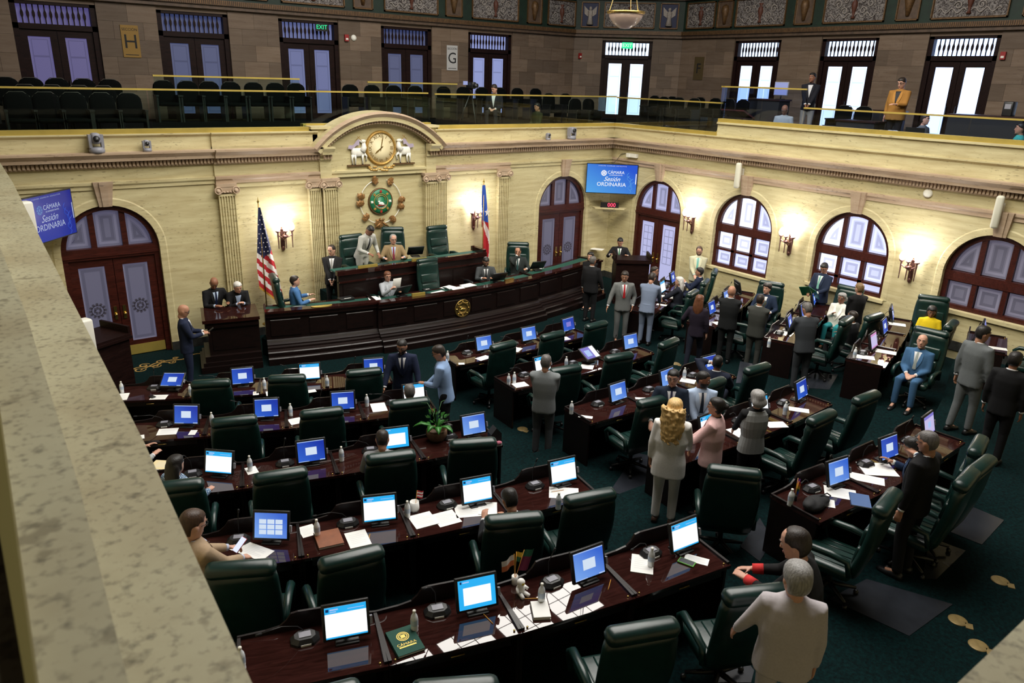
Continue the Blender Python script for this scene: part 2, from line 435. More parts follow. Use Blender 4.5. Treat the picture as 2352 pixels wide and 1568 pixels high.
wall_right = arched_wall('wall_right', fR, -0.5, YF+0.4, 4.41, [(y, RARCH, z) for y, z in reversed(WINS)]+[(DOOR_W, RARCH, 0)], 0.4, STONE, 'cream travertine wall with tall arched windows')
m = MB(); m.b2(XL-0.3, XL, -0.5, YF, 0, 4.3)
tag(m.build('wall_left', STONE), 'travertine wall under the side gallery', kind='structure')
m = MB(); m.b2(XL, XR, -0.6, -0.5, 0, 4.3)
tag(m.build('wall_back', STONE), 'travertine wall under the rear gallery', kind='structure')

# ------------------------------------------------------------------ mouldings
def run(path, prof, name, mat, parent, kind=None):
    mm = MB(); mm.sweep(path, prof); o = mm.build(name, mat, parent)
    if kind: o['kind'] = kind
    return o
def dentils(path, zb, zt, out, step, wid, name, parent):
    mm = MB()
    for a, b in zip(path[:-1], path[1:]):
        a = Vector(a); b = Vector(b); d = (b-a); n = int(d.length/step); d.normalize(); nrm = Vector((0, 0, 1)).cross(d)
        rot = Matrix((d, nrm, Vector((0, 0, 1)))).transposed()
        for i in range(n):
            c = a + d*(i+0.5)*step + nrm*(out/2+0.02); mm.box((c.x, c.y, (zb+zt)/2), (wid, out, zt-zb), rot)
    o = mm.build(name, STONE_PINK_LIGHT, parent); o['kind'] = 'stuff'; return o
CY = 8.88
# bays of the front wall: projecting bay 4.84..12.97 (out 0.06) broken by the pediment 7.28..10.55
def front_path(off, x0, x1): return [Vector((x1, YF-off, 0)), Vector((x0, YF-off, 0))]
# left hand normal of a path running towards -x is (0,-1): out of the wall
CORN = [(-0.02, 4.13), (0.05, 4.13), (0.05, 4.27), (0.20, 4.27), (0.20, 4.33), (0.28, 4.41), (0.28, 4.45), (-0.02, 4.45)]
STRING = [(-0.02, 3.70), (0.03, 3.70), (0.03, 3.76), (0.06, 3.80), (0.06, 3.85), (-0.02, 3.87)]
PARA = [(-0.32, 4.40), (0.0, 4.40), (0.0, 4.72), (0.05, 4.77), (0.05, 4.80), (-0.32, 4.80)]
trim = struct('trim_1', 'dentilled stone cornice and string course of the rostrum wall')
wallsegs = [(XL, 4.84, 0.0), (4.84, 7.28, 0.06), (10.50, 12.97, 0.06), (12.97, XR, 0.0)]
for x0, x1, off in wallsegs:
    pth = front_path(off, x0, x1)
    run(pth, CORN, 'cornice', STONE_PINK_LIGHT, trim)
    run(pth, STRING, 'string_course', STONE_PINK_LIGHT if off else STONE, trim)
    run(pth, PARA, 'parapet', STONE, trim)
    dentils([Vector((x1, YF-off, 0)), Vector((x0, YF-off, 0))], 4.16, 4.25, 0.09, 0.075, 0.045, 'dentil_row', trim)
    if off:
        mm = MB(); mm.b2(x0, x1, YF-off, YF+0.02, 3.60, 4.5); mm.build('frieze_block', STONE, trim)
# right wall
trim2 = struct('trim_2', 'dentilled stone cornice and string course of the window wall')
pth = [Vector((XR, -0.5, 0)), Vector((XR, YF, 0))]
run(pth, CORN, 'cornice', STONE_PINK_LIGHT, trim2)
run(pth, STRING, 'string_course', STONE_PINK_LIGHT, trim2)
run(pth, PARA, 'parapet', STONE, trim2)
dentils(pth, 4.16, 4.25, 0.09, 0.075, 0.045, 'dentil_row', trim2)
# raised parapet of the press gallery
YST = 13.55
mm = MB(); mm.b2(XR+0.0, XR+0.34, -0.5, YST, 4.80, 5.13); mm.b2(XR-0.05, XR+0.34, -0.5, YST, 5.11, 5.16); mm.build('raised_parapet', STONE, trim2)
# baseboards
for nm, a in (('baseboard_front', [(XL, DOOR_L-RARCH), (DOOR_L+RARCH, DOOR_R-RARCH), (DOOR_R+RARCH, XR)]),):
    mm = MB()
    for x0, x1 in a: mm.b2(x0, x1, YF-0.03, YF, 0, 0.2)
    tag(mm.build(nm, STONE_DARK), 'dark marble skirting along the rostrum wall', kind='structure')
mm = MB()
for y0, y1 in ((-0.5, DOOR_W-RARCH), (DOOR_W+RARCH, YF)):
    n = 10
    for i in range(n):
        a = y0+(y1-y0)*i/n; b = y0+(y1-y0)*(i+1)/n; z = floor_z(XR-0.05, (a+b)/2); mm.b2(XR-0.03, XR, a, b, z, z+0.2)
tag(mm.build('baseboard_right', STONE_DARK), 'dark marble skirting along the window wall', kind='structure')
# archivolts round the openings and keystones
def archivolt(f, uc, zs, key=True):
    mm = MB(); n = 24; r0, r1, r2 = RARCH, RARCH+0.13, RARCH+0.16
    def pt(r, i): return (uc - r*math.cos(PI*i/n), ZARCH + r*math.sin(PI*i/n))
    for i in range(n):
        for ra, rb, w0, w1 in ((r0, r1, -0.015, -0.015), (r1, r2, -0.015, 0.001)):
            a, b, c, d = pt(ra, i), pt(ra, i+1), pt(rb, i+1), pt(rb, i)
            mm.poly([f(*a, w0), f(*b, w0), f(*c, w1), f(*d, w1)])
        a, b = pt(r0, i), pt(r0, i+1); mm.poly([f(*a, -0.015), f(*a, 0.01), f(*b, 0.01), f(*b, -0.015)])
    for sg in (-1, 1):
        u0, u1, u2 = uc+sg*r0, uc+sg*r1, uc+sg*r2
        mm.poly([f(u0, zs, -0.015), f(u1, zs, -0.015), f(u1, ZARCH, -0.015), f(u0, ZARCH, -0.015)])
        mm.poly([f(u1, zs, -0.015), f(u2, zs, 0.001), f(u2, ZARCH, 0.001), f(u1, ZARCH, -0.015)])
    return mm
def keystone(f, uc):
    mm = MB(); z0, z1 = ZARCH+RARCH-0.02, 3.86
    for a, b, o in ((-1.0, -0.45, 0.10), (-0.45, 0.45, 0.13), (0.45, 1.0, 0.10)):
        pts = []
        for z, w, oo in ((z0, 0.12, o*0.6), (z1-0.12, 0.17, o), (z1, 0.19, o+0.02)):
            pts.append([f(uc+a*w, z, -oo), f(uc+b*w, z, -oo), f(uc+b*w, z, 0.02), f(uc+a*w, z, 0.02)])
        mm.rings(pts)
    return mm
ks = {}
for uc, zs, f, tr in ((DOOR_L, 0.2, fF, trim), (DOOR_R, 0.2, fF, trim), (DOOR_W, 0.2, fR, trim2), *[(y, z, fR, trim2) for y, z in WINS]):
    archivolt(f, uc, zs).build('archivolt', STONE, tr)
    keystone(f, uc).build('keystone', STONE_PINK_LIGHT, tr)

# ------------------------------------------------------------------ pilasters
def pilaster(x, w, out, name='pilaster'):
    o = struct(name, 'fluted stone pilaster with ionic capital on the rostrum wall', (x, YF, 0))
    m = MB(); n = 6; m.b2(-w/2, w/2, -out, 0.02, 0, 0.35); m.b2(-w/2+0.01, w/2-0.01, -out+0.035, 0.02, 0.35, 3.45)
    fw = (w-0.02)/n
    for i in range(n+1):
        xx = -w/2+0.01+fw*i; m.b2(max(-w/2, xx-0.010), min(w/2, xx+0.010), -out, -out+0.036, 0.35, 3.42)
    m.b2(-w/2, w/2, -out, 0.02, 3.42, 3.47); m.build('shaft', STONE, o)
    c = MB(); c.b2(-w/2-0.04, w/2+0.04, -out-0.03, 0.02, 3.63, 3.70); c.b2(-w/2, w/2, -out-0.02, 0.02, 3.50, 3.63)
    for s in (-1, 1):
        c.lathe([(0.085, -0.0), (0.085, 0.05), (0.065, 0.05), (0.065, 0.035), (0.045, 0.035), (0.045, 0.055), (0.0, 0.055)], 14, (s*(w/2+0.01), -out-0.005, 3.555), 'Y')
    for i in range(5): c.ball((-w/2+w*(i+0.5)/5, -out-0.02, 3.52), (0.025, 0.02, 0.03), 6, 4)
    c.build('capital', STONE_PINK_LIGHT, o)
    return o
for x, w, out in ((5.05, 0.37, 0.12), (7.12, 0.30, 0.12), (7.50, 0.37, 0.19), (10.33, 0.37, 0.19), (10.70, 0.30, 0.12), (12.75, 0.37, 0.12)): pilaster(x, w, out)

# ------------------------------------------------------------------ pediment with tympanum
ped = struct('trim_3', 'round arched stone pediment over the clock')
m = MB()
PR_OUT, PZC = 2.45, 2.80      # outer radius and centre height of the segmental arch
xs = 1.82; a0 = math.acos(xs/PR_OUT)
def ped_arc(r, y): 
    n = 36; return [Vector((CY + r*math.cos(PI-a0-(PI-2*a0)*i/n), y, PZC + r*math.sin(PI-a0-(PI-2*a0)*i/n))) for i in range(n+1)]
layers = [(PR_OUT, YF-0.30, PR_OUT-0.05, YF-0.42), (PR_OUT-0.05, YF-0.42, PR_OUT-0.13, YF-0.34), (PR_OUT-0.13, YF-0.34, PR_OUT-0.22, YF-0.34), (PR_OUT-0.22, YF-0.34, PR_OUT-0.22, YF-0.20), (PR_OUT-0.22, YF-0.20, PR_OUT-0.30, YF-0.14), (PR_OUT-0.30, YF-0.14, PR_OUT-0.30, YF-0.02), (PR_OUT, YF+0.3, PR_OUT, YF-0.30)]
for i, (ra, ya, rb, yb) in enumerate(layers):
    m.mat(1 if i in (0, 1, 3, 4) else 0)
    A, B = ped_arc(ra, ya), ped_arc(rb, yb)
    for j in range(len(A)-1): m.poly([A[j], A[j+1], B[j+1], B[j]])
m.build('arch_moulding', [STONE, STONE_PINK_LIGHT], ped)
m = MB(); A = ped_arc(PR_OUT-0.02, YF-0.05); zb = 3.86
for j in range(len(A)-1): m.poly([A[j], A[j+1], Vector((A[j+1].x, YF-0.05, zb)), Vector((A[j].x, YF-0.05, zb))])
A = ped_arc(PR_OUT-0.02, YF-0.05); 
m.build('tympanum', STONE, ped)
m = MB(); n = 50
for i in range(n):
    a = PI-a0-(PI-2*a0)*(i+0.5)/n; r = PR_OUT-0.255
    m.box((CY+r*math.cos(a), YF-0.22, PZC+r*math.sin(a)), (0.05, 0.07, 0.07), Matrix.Rotation(-a+PI/2, 3, 'Y'))
o = m.build('dentil_row', STONE_PINK_LIGHT, ped); o['kind'] = 'stuff'
# cornice returns either side of the pediment
for x0, x1 in ((7.28, 8.02), (9.76, 10.50)):
    pth = front_path(0.12, x0 if x0 < 8 else x0+0.45, x1 if x0 > 8 else x1-0.45)
    run(pth, CORN, 'cornice', STONE, ped); dentils(pth, 4.16, 4.25, 0.09, 0.075, 0.045, 'dentil_row', ped)
    mm = MB(); xa, xb = min(p.x for p in pth), max(p.x for p in pth); mm.b2(xa, xb, YF-0.12, YF, 3.60, 4.2); mm.build('frieze_block', STONE, ped)
pth = front_path(0.05, 7.28, 10.50); run(pth, STRING, 'string_course', STONE, ped)
# pedestals flanking the arch top
for x in (7.36, 10.36):
    mm = MB(); mm.b2(x-0.2, x+0.2, YF-0.06, YF+0.3, 4.45, 4.86); mm.b2(x-0.25, x+0.25, YF-0.12, YF+0.3, 4.84, 4.90); mm.build('pedestal', STONE, ped)
mm = MB(); mm.b2(7.28, 10.5, YF+0.02, YF+0.3, 4.3, 4.80); mm.build('parapet', STONE, ped)

# ------------------------------------------------------------------ brass strips, glass and rails along the gallery edge
def rail_run(name, label, path, z0, zr, mat=GLASS, strip=0.09, offs=-0.12, panel=1.9, zs=None):
    """glass balustrade: brass shoe, glass panels, brass top rail"""
    o = struct(name, label); a, b = Vector(path[0]), Vector(path[1]); d = (b-a); L = d.length; d.normalize(); nn = Vector((0, 0, 1)).cross(d)
    m = MB(); m.sweep([a, b], [(0.02, z0), (0.02, z0+strip), (offs-0.04, z0+strip), (offs-0.04, z0)]); m.build('brass_shoe', BRASS_BRIGHT, o)
    n = max(1, round(L/panel))
    for i in range(n):
        p = a + d*(L*i/n+0.012) + nn*offs; q = a + d*(L*(i+1)/n-0.012) + nn*offs
        m = MB(); m.poly([p+Vector((0, 0, z0+strip)), q+Vector((0, 0, z0+strip)), q+Vector((0, 0, zr)), p+Vector((0, 0, zr))]); m.build('glass_panel', mat, o)
    if zr:
        m = MB(); m.sweep([a+nn*offs, b+nn*offs], [(0.022, zr-0.018), (0.022, zr+0.018), (-0.022, zr+0.018), (-0.022, zr-0.018)]); m.build('top_rail', BRASS_BRIGHT, o)
    return o
rail_run('trim_4', 'brass capped glass balustrade above the left half of the rostrum wall', [(7.10, YF, 0), (XL, YF, 0)], 4.80, 5.67)
rail_run('trim_5', 'brass capped glass balustrade behind the pediment', [(10.62, YF+0.35, 0), (7.10, YF+0.35, 0)], 4.82, 5.67, strip=0.12)
rail_run('trim_6', 'brass capped glass balustrade above the right half of the rostrum wall', [(XR+0.1, YF, 0), (10.62, YF, 0)], 4.80, 5.66)
rail_run('trim_7', 'brass capped glass balustrade at the corner of the window wall', [(XR, YST, 0), (XR, YF+0.1, 0)], 4.80, 5.64)
rail_run('trim_8', 'brass capped glass balustrade on the raised press gallery', [(XR, -0.5, 0), (XR, 11.1, 0)], 5.16, 5.63, GLASS_BLUE)
rail_run('trim_9', 'taller glass screen at the near end of the press gallery', [(XR, 11.1, 0), (XR, YST, 0)], 5.16, 6.06, GLASS_BLUE, panel=1.2)
rail_run('trim_10', 'glass screen across the press gallery', [(XR, YST, 0), (XR+2.2, YST, 0)], 4.9, 6.06, GLASS_BLUE, strip=0.03, offs=0.0, panel=1.1)
rail_run('trim_11', 'higher glass rail around the stair opening behind the left balustrade', [(7.55, 18.9, 0), (4.15, 18.9, 0)], 4.72, 5.93, strip=0.05)
rail_run('trim_12', 'higher glass rail around the stair opening behind the pediment', [(12.2, 18.9, 0), (9.4, 18.9, 0)], 4.72, 5.90, strip=0.05)

# ------------------------------------------------------------------ near ledges beside the camera
led = struct('trim_13', 'mottled travertine ledge of the near side gallery')
def slab(pts2, z0, z1, name, mat, parent):
    mm = MB(); mm.extrude([Vector((x, y, z0)) for x, y in pts2], (0, 0, z1-z0)); return mm.build(name, mat, parent)
slab([(0.43, -0.5), (0.464, 1.815), (0.547, 3.6), (0.683, 8.66), (0.82, 13.4), (0.88, YF-0.02), (-0.2, YF-0.02), (-0.2, -0.5)], 4.28, 4.43, 'cornice_shelf', STONE_LEDGE, led)
slab([(0.115, -0.6), (0.127, 1.47), (0.17, 2.4), (0.223, 4.48), (0.26, 9.0), (0.28, YF-0.02), (-0.3, YF-0.02), (-0.3, -0.6)], 4.28, 4.88, 'parapet_block', STONE_LEDGE, led)
slab([(-0.030, -0.6), (-0.030, 1.4), (0.02, 3.2), (0.05, 9.0), (0.06, YF-0.02), (-0.04, YF-0.02), (-0.045, -0.6)], 4.88, 4.97, 'brass_shoe', pbr('brass_shoe_dark', (0.16, 0.13, 0.03), .5, .5), led)
led2 = struct('trim_14', 'mottled travertine ledge of the rear gallery')
slab([(0.3, 0.60), (17.0, 0.66), (17.0, -0.5), (0.3, -0.5)], 4.28, 4.43, 'cornice_shelf', STONE_LEDGE, led2)
# ================================================================== doors and windows
PANE = {}
def pane_mat(key, col, s, col2=None):
    PANE[key] = (emit('frosted_pane_'+key, col, s, (0.09, 0.09, 0.11)), emit('etched_band_'+key, col2 or col, s*0.72, (0.07, 0.07, 0.09)), emit('etched_light_'+key, col2 or col, s*1.25, (0.14, 0.14, 0.17)))
pane_mat('bright', (0.76, 0.80, 1.0), 1.5)
pane_mat('mid', (0.62, 0.66, 1.0), 1.2)
pane_mat('dim', (0.46, 0.42, 0.62), 0.20)
pane_mat('lilac', (0.44, 0.42, 0.74), 0.15)
pane_mat('doorw', (0.58, 0.60, 1.0), 0.62)
def glazing(m, f, poly_fn, w, rings=((0.05, 0.10, 2), (0.13, 0.19, 1))):
    """pane with etched concentric bands; poly_fn(inset) -> outline in (u, v)"""
    m.mat(0); m.poly([f(u, v, w) for u, v in poly_fn(0.0)])
    for a, b, k in rings:
        A, B = poly_fn(a), poly_fn(b)
        if A and B: m.mat(k); m.ringpoly([f(u, v, w-0.002) for u, v in A], [f(u, v, w-0.002) for u, v in B])
def rect_fn(u0, u1, v0, v1):
    def fn(d):
        if u1-u0 < 2*d+0.02 or v1-v0 < 2*d+0.02: return None
        return [(u0+d, v0+d), (u1-d, v0+d), (u1-d, v1-d), (u0+d, v1-d)]
    return fn
def arch_fn(u0, u1, v0, uc, rc, vc):
    def fn(d):
        if u1-u0 < 2*d+0.03: return None
        return arch_poly(u0+d, u1-d, v0+d, uc, rc-d, vc)
    return fn
def bar(m, f, u0, u1, v0, v1, w0, w1):
    P = [f(u0, v0, w0), f(u1, v0, w0), f(u1, v1, w0), f(u0, v1, w0)]; Q = [f(u0, v0, w1), f(u1, v0, w1), f(u1, v1, w1), f(u0, v1, w1)]
    m.rings([P, Q])
def arch_frame(m, f, uc, r_out, r_in, zs, w0, w1):
    n = 24; out, inn = [], []
    for i in range(n+1):
        c, s = math.cos(PI*i/n), math.sin(PI*i/n); out.append((uc-r_out*c, ZARCH+r_out*s)); inn.append((uc-r_in*c, ZARCH+r_in*s))
    out = [(uc-r_out, zs)] + out + [(uc+r_out, zs)]; inn = [(uc-r_in, zs)] + inn + [(uc+r_in, zs)]
    for i in range(len(out)-1):
        m.poly([f(*out[i], w0), f(*out[i+1], w0), f(*inn[i+1], w0), f(*inn[i], w0)]); m.poly([f(*inn[i], w0), f(*inn[i+1], w0), f(*inn[i+1], w1), f(*inn[i], w1)])
def fanlight(o, f, uc, key, keys=None):
    v0 = ZARCH+0.02; ri = RARCH-0.11; mw = 0.055; third = 0.30
    cols = [(uc-ri, uc-third-mw), (uc-third+mw, uc+third-mw), (uc+third+mw, uc+ri)]
    for i, (a, b) in enumerate(cols):
        m = MB(); glazing(m, f, arch_fn(a, b, v0+0.03, uc, ri, ZARCH), 0.20); m.build('pane', PANE[(keys or [key]*3)[i]], o)
    for s in (-1, 1):
        m = MB(); u = uc+s*third; bar(m, f, u-mw, u+mw, v0, ZARCH+math.sqrt(ri*ri-third*third)+0.04, 0.12, 0.24); m.build('mullion', WOOD_DOOR, o)
def make_window(idx, uc, zs, keys, label):
    o = struct('window_%d' % idx, label); f = fR
    m = MB(); arch_frame(m, f, uc, RARCH, RARCH-0.11, zs, 0.10, 0.30); m.build('frame', WOOD_DOOR, o)
    m = MB(); bar(m, f, uc-RARCH, uc+RARCH, 2.27, ZARCH+0.04, 0.09, 0.26); m.build('transom', WOOD_DOOR, o)
    m = MB(); bar(m, f, uc-RARCH, uc+RARCH, zs, zs+0.10, 0.09, 0.28); m.build('bottom_rail', WOOD_DOOR, o)
    m = MB(); bar(m, f, uc-RARCH-0.08, uc+RARCH+0.08, zs-0.07, zs+0.005, -0.06, 0.3); m.build('window_sill', STONE, o)
    fanlight(o, f, uc, None, keys[:3])
    third = 0.30; mw = 0.05; ri = RARCH-0.10
    for s in (-1, 1):
        m = MB(); u = uc+s*third; bar(m, f, u-mw, u+mw, zs, 2.30, 0.11, 0.24); m.build('mullion', WOOD_DOOR, o)
    levels = [2.27, 1.77, 1.27]; k = 3
    tops = [z for z in levels if z > zs+0.16]
    for r, zt in enumerate(tops):
        zb = tops[r+1] if r+1 < len(tops) else zs+0.06
        if r > 0: m = MB(); bar(m, f, uc-RARCH, uc+RARCH, zt-0.03, zt+0.03, 0.11, 0.25); m.build('glazing_bar', WOOD_DOOR, o)
        for a, b in ((uc-ri, uc-third-mw), (uc-third+mw, uc+third-mw), (uc+third+mw, uc+ri)):
            m = MB(); glazing(m, f, rect_fn(a+0.01, b-0.01, zb+0.04, zt-0.04), 0.20, ((0.04, 0.085, 2), (0.085, 0.145, 1))); m.build('pane', PANE[keys[min(k, len(keys)-1)]], o); k += 1
    return o
# the panes run from far (large y) to near along the wall, so the list is given for increasing y
make_window(1, WINS[0][0], WINS[0][1], ['mid', 'bright', 'bright', 'mid', 'bright', 'bright', 'mid', 'mid', 'mid'], 'arched mahogany window with nine bright frosted panes beside the street door')
make_window(2, WINS[1][0], WINS[1][1], ['mid', 'mid', 'bright', 'mid', 'mid', 'bright', 'mid', 'mid', 'mid'], 'arched mahogany window with a low strip of panes along its foot')
make_window(3, WINS[2][0], WINS[2][1], ['dim']*9, 'arched mahogany window with dim grey frosted panes')
make_window(4, WINS[3][0], WINS[3][1], ['dim']*9, 'arched mahogany window behind the last desks')

CREST = pbr('etched_crest_dark', (0.07, 0.065, 0.10), 0.5); PLANT = pbr('plant_green', (0.02, 0.10, 0.02), 0.6)
def crest(m, f, u, v, r, w):
    n = 20
    m.ringpoly([f(u+r*math.cos(2*PI*i/n), v+r*math.sin(2*PI*i/n), w) for i in range(n)], [f(u+r*.82*math.cos(2*PI*i/n), v+r*.82*math.sin(2*PI*i/n), w) for i in range(n)])
    for i in range(12):
        a = 2*PI*i/12; cu, cv = u+r*1.12*math.cos(a), v+r*1.12*math.sin(a)
        m.poly([f(cu+0.03*math.cos(b), cv+0.03*math.sin(b), w) for b in (0, 1.05, 2.1, 3.14, 4.2, 5.2)])
    for i in range(7):
        a = 0.7+2*PI*i/7; cu, cv = u+r*.45*math.cos(a), v+r*.45*math.sin(a); m.poly([f(cu-.022, cv-.03, w), f(cu+.022, cv-.03, w), f(cu+.02, cv+.03, w), f(cu-.02, cv+.03, w)])
def make_door(idx, f, uc, key, label, grid=False):
    o = struct('door_%d' % idx, label)
    m = MB(); arch_frame(m, f, uc, RARCH, RARCH-0.11, 0, 0.08, 0.30); m.build('frame', WOOD_DOOR, o)
    m = MB(); bar(m, f, uc-RARCH, uc+RARCH, 2.25, ZARCH+0.05, 0.07, 0.26); bar(m, f, uc-RARCH, uc+RARCH, 2.30, 2.36, 0.05, 0.1); m.build('transom', WOOD_DOOR, o)
    fanlight(o, f, uc, key)
    for s in (-1, 1):
        a, b = (uc-RARCH+0.10, uc-0.005) if s < 0 else (uc+0.005, uc+RARCH-0.10)
        leaf = MB()
        bar(leaf, f, a, a+0.17, 0.01, 2.25, 0.12, 0.18); bar(leaf, f, b-0.17, b, 0.01, 2.25, 0.12, 0.18)
        bar(leaf, f, a+0.17, b-0.17, 2.08, 2.25, 0.12, 0.18); bar(leaf, f, a+0.17, b-0.17, 0.01, 0.34, 0.12, 0.18)
        lf = leaf.build('door_leaf', WOOD_DOOR, o)
        g0, g1 = a+0.17, b-0.17; m = MB()
        if grid:
            m.mat(2); m.poly([f(g0, 0.34, 0.15), f(g1, 0.34, 0.15), f(g1, 2.08, 0.15), f(g0, 2.08, 0.15)]); m.mat(1)
            for i in range(3): u = g0+0.08+(g1-g0-0.16)*i/2; m.poly([f(u-.012, 0.9, 0.148), f(u+.012, 0.9, 0.148), f(u+.012, 1.95, 0.148), f(u-.012, 1.95, 0.148)])
            for i in range(6): v = 0.9+1.05*i/5; m.poly([f(g0+.07, v-.012, 0.147), f(g1-.07, v-.012, 0.147), f(g1-.07, v+.012, 0.147), f(g0+.07, v+.012, 0.147)])
        else:
            glazing(m, f, rect_fn(g0, g1, 0.34, 2.08), 0.15, ((0.0, 0.025, 2), (0.045, 0.10, 1)))
        m.build('pane', PANE[key], lf)
        if not grid:
            m = MB(); crest(m, f, (g0+g1)/2, 1.12, 0.13, 0.146); m.build('etched_crest', CREST, lf)
        m = MB(); u = b-0.085 if s < 0 else a+0.085; bar(m, f, u-0.03, u+0.03, 0.88, 1.18, 0.105, 0.121); m.ball(f(u, 1.0, 0.075), 0.032, 8, 6); m.build('door_handle', BRASS, lf)
        m = MB(); bar(m, f, a+0.02, b-0.02, 0.02, 0.24, 0.110, 0.121); m.build('kick_plate', BRASS_BRIGHT, lf)
    return o
make_door(1, fF, DOOR_L, 'lilac', 'arched double door with etched glass and brass kick plate left of the rostrum')
make_door(2, fF, DOOR_R, 'lilac', 'arched double door with etched glass right of the rostrum')
make_door(3, fR, DOOR_W, 'doorw', 'arched double door with bright frosted glass in the window wall', grid=True)
# back wall behind the doorways so nothing shows through
m = MB(); m.b2(XL, XR+0.5, YF+0.40, YF+0.46, 0, 4.3); m.b2(XR+0.40, XR+0.46, -0.5, YF+0.46, 0, 4.3)
tag(m.build('wall_outer', STONE_DARK), 'outer wall core', kind='structure')

# ================================================================== gallery
YG, XG, GZ = 21.6, 21.4, 4.70
m = MB()
m.b2(-4, XG+0.2, YF+0.05, YG+0.2, GZ-0.35, GZ-0.10); m.b2(XR+0.05, XG+0.2, -2, YG+0.2, GZ-0.35, GZ-0.10)
for k in range(2):   # shallow seating steps
    m.b2(-4, XG, YF+1.6+1.2*k, YG, GZ-0.10, GZ-0.10+0.12*(k+1))
m.b2(XR+1.5, XG, -2, YF+1.6, GZ-0.10, GZ+0.02)
tag(m.build('gallery_floor', GALL_FLOOR), 'dark carpeted stepped floor of the upper gallery', kind='structure')
ZFR = 7.56                      # underside of the painted frieze
def gal_wall(name, A, B, doors, label):
    """wall from A to B (seen from inside, left to right) with rectangular door openings; stone blocks laid one by one"""
    A = Vector((*A, 0)); B = Vector((*B, 0)); d = (B-A); L = d.length; d.normalize(); nn = Vector((d.y, -d.x, 0))    # towards the hall
    o = struct(name, label)
    hw, zt = 0.875, 7.46
    m = MB(); x = 0
    F = lambda u, z, w: A + d*u - nn*w + Vector((0, 0, z))
    cuts = sorted(doors)
    for c in cuts:
        bar(m, F, x, c-hw, GZ-0.3, ZFR+0.1, 0.03, 0.35); bar(m, F, c-hw, c+hw, zt, ZFR+0.1, 0.03, 0.35); x = c+hw
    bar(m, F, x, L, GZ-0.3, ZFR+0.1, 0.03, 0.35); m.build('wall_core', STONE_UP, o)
    # stone facing blocks
    ch = 0.405; rows = 7; blk = {}
    spans = []; x = 0
    for c in cuts: spans.append((x, c-hw)); x = c+hw
    spans.append((x, L))
    rot = Matrix((d, -nn, Vector((0, 0, 1)))).transposed()
    for r in range(rows):
        z0 = GZ + r*ch; z1 = min(z0+ch, ZFR)
        for a, b in spans:
            n = max(1, round((b-a)/0.66)); w = (b-a)/n
            edges = [a] + [a + w*(i+ (0.5 if (r % 2 and n > 1) else 0)) for i in range(0 if (r % 2 and n > 1) else 1, n)] + [b]
            for e0, e1 in zip(edges[:-1], edges[1:]):
                key = (round(e1-e0, 2), round(z1-z0, 3))
                if key not in blk:
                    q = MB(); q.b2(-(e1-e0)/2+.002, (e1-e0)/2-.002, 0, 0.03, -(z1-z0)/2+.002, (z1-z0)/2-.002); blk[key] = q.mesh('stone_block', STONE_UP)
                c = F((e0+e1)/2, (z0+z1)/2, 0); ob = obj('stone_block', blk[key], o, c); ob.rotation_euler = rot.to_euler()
    return o, F
def gal_door(idx, F, c, key, label, exit_sign=False):
    hw, zt = 0.875, 7.46; o = struct('door_%d' % idx, label)
    m = MB(); bar(m, F, c-hw, c-hw+.12, GZ-.1, zt, 0.05, 0.3); bar(m, F, c+hw-.12, c+hw, GZ-.1, zt, 0.05, 0.3); bar(m, F, c-hw, c+hw, zt-.07, zt, 0.05, 0.3); bar(m, F, c-hw, c+hw, 6.86, 6.98, 0.05, 0.3); m.build('frame', WOOD_DARK, o)
    m = MB(); m.poly([F(c-hw, 6.95, .22), F(c+hw, 6.95, .22), F(c+hw, zt, .22), F(c-hw, zt, .22)]); m.build('transom_pane', PANE[key][0], o)
    n = 13
    for i in range(1, n):
        u = c-hw+.12+(2*hw-.24)*i/n; m = MB(); mid = 0.5*(6.98+zt-.07); pts = [(6.97, .012), (mid-.09, .014), (mid-.03, .032), (mid+.03, .032), (mid+.09, .014), (zt-.06, .012)]
        L0 = [F(u-w, z, .16) for z, w in pts] + [F(u+w, z, .16) for z, w in reversed(pts)]; m.poly(L0); L1 = [F(u-w, z, .18) for z, w in pts] + [F(u+w, z, .18) for z, w in reversed(pts)]; m.ringpoly(L0, L1); m.build('baluster', WOOD_DARK, o)
    for s in (-1, 1):
        a, b = (c-hw+.12, c-.005) if s < 0 else (c+.005, c+hw-.12)
        l = MB(); bar(l, F, a, a+.15, GZ-.05, 6.88, .10, .16); bar(l, F, b-.15, b, GZ-.05, 6.88, .10, .16); bar(l, F, a+.15, b-.15, 6.70, 6.88, .10, .16); bar(l, F, a+.15, b-.15, GZ-.05, GZ+.28, .10, .16)
        lf = l.build('door_leaf', WOOD_DARK, o)
        g0, g1 = a+.15, b-.15; m = MB(); glazing(m, F, rect_fn(g0, g1, GZ+.28, 6.70), .13, ((0.0, 0.012, 2), (0.05, 0.07, 1)))
        for v in (5.6, 6.25): m.mat(1); m.poly([F(g0+.06, v, .127), F(g1-.06, v, .127), F(g1-.06, v+.04, .127), F(g0+.06, v+.04, .127)])
        m.build('pane', PANE[key], lf)
        m = MB(); m.tube([F(g0-.04 if s > 0 else g1+.04, 5.2, .06), F(g0-.04 if s > 0 else g1+.04, 5.75, .06)], .015, 6); m.build('pull_handle', BLACK, lf)
    return o
pane_mat('gal1', (0.40, 0.34, 1.0), 0.20); pane_mat('gal2', (0.26, 0.36, 1.0), 0.13); pane_mat('gal3', (0.34, 0.42, 1.0), 0.28); pane_mat('gal5', (0.42, 0.50, 1.0), 0.60)
pane_mat('day', (0.60, 0.74, 1.0), 2.0); pane_mat('day2', (0.42, 0.58, 1.0), 4.0)
GX = [8.95-6.2, 8.95-3.1, 8.95, 8.95+3.1, 8.95+6.2]
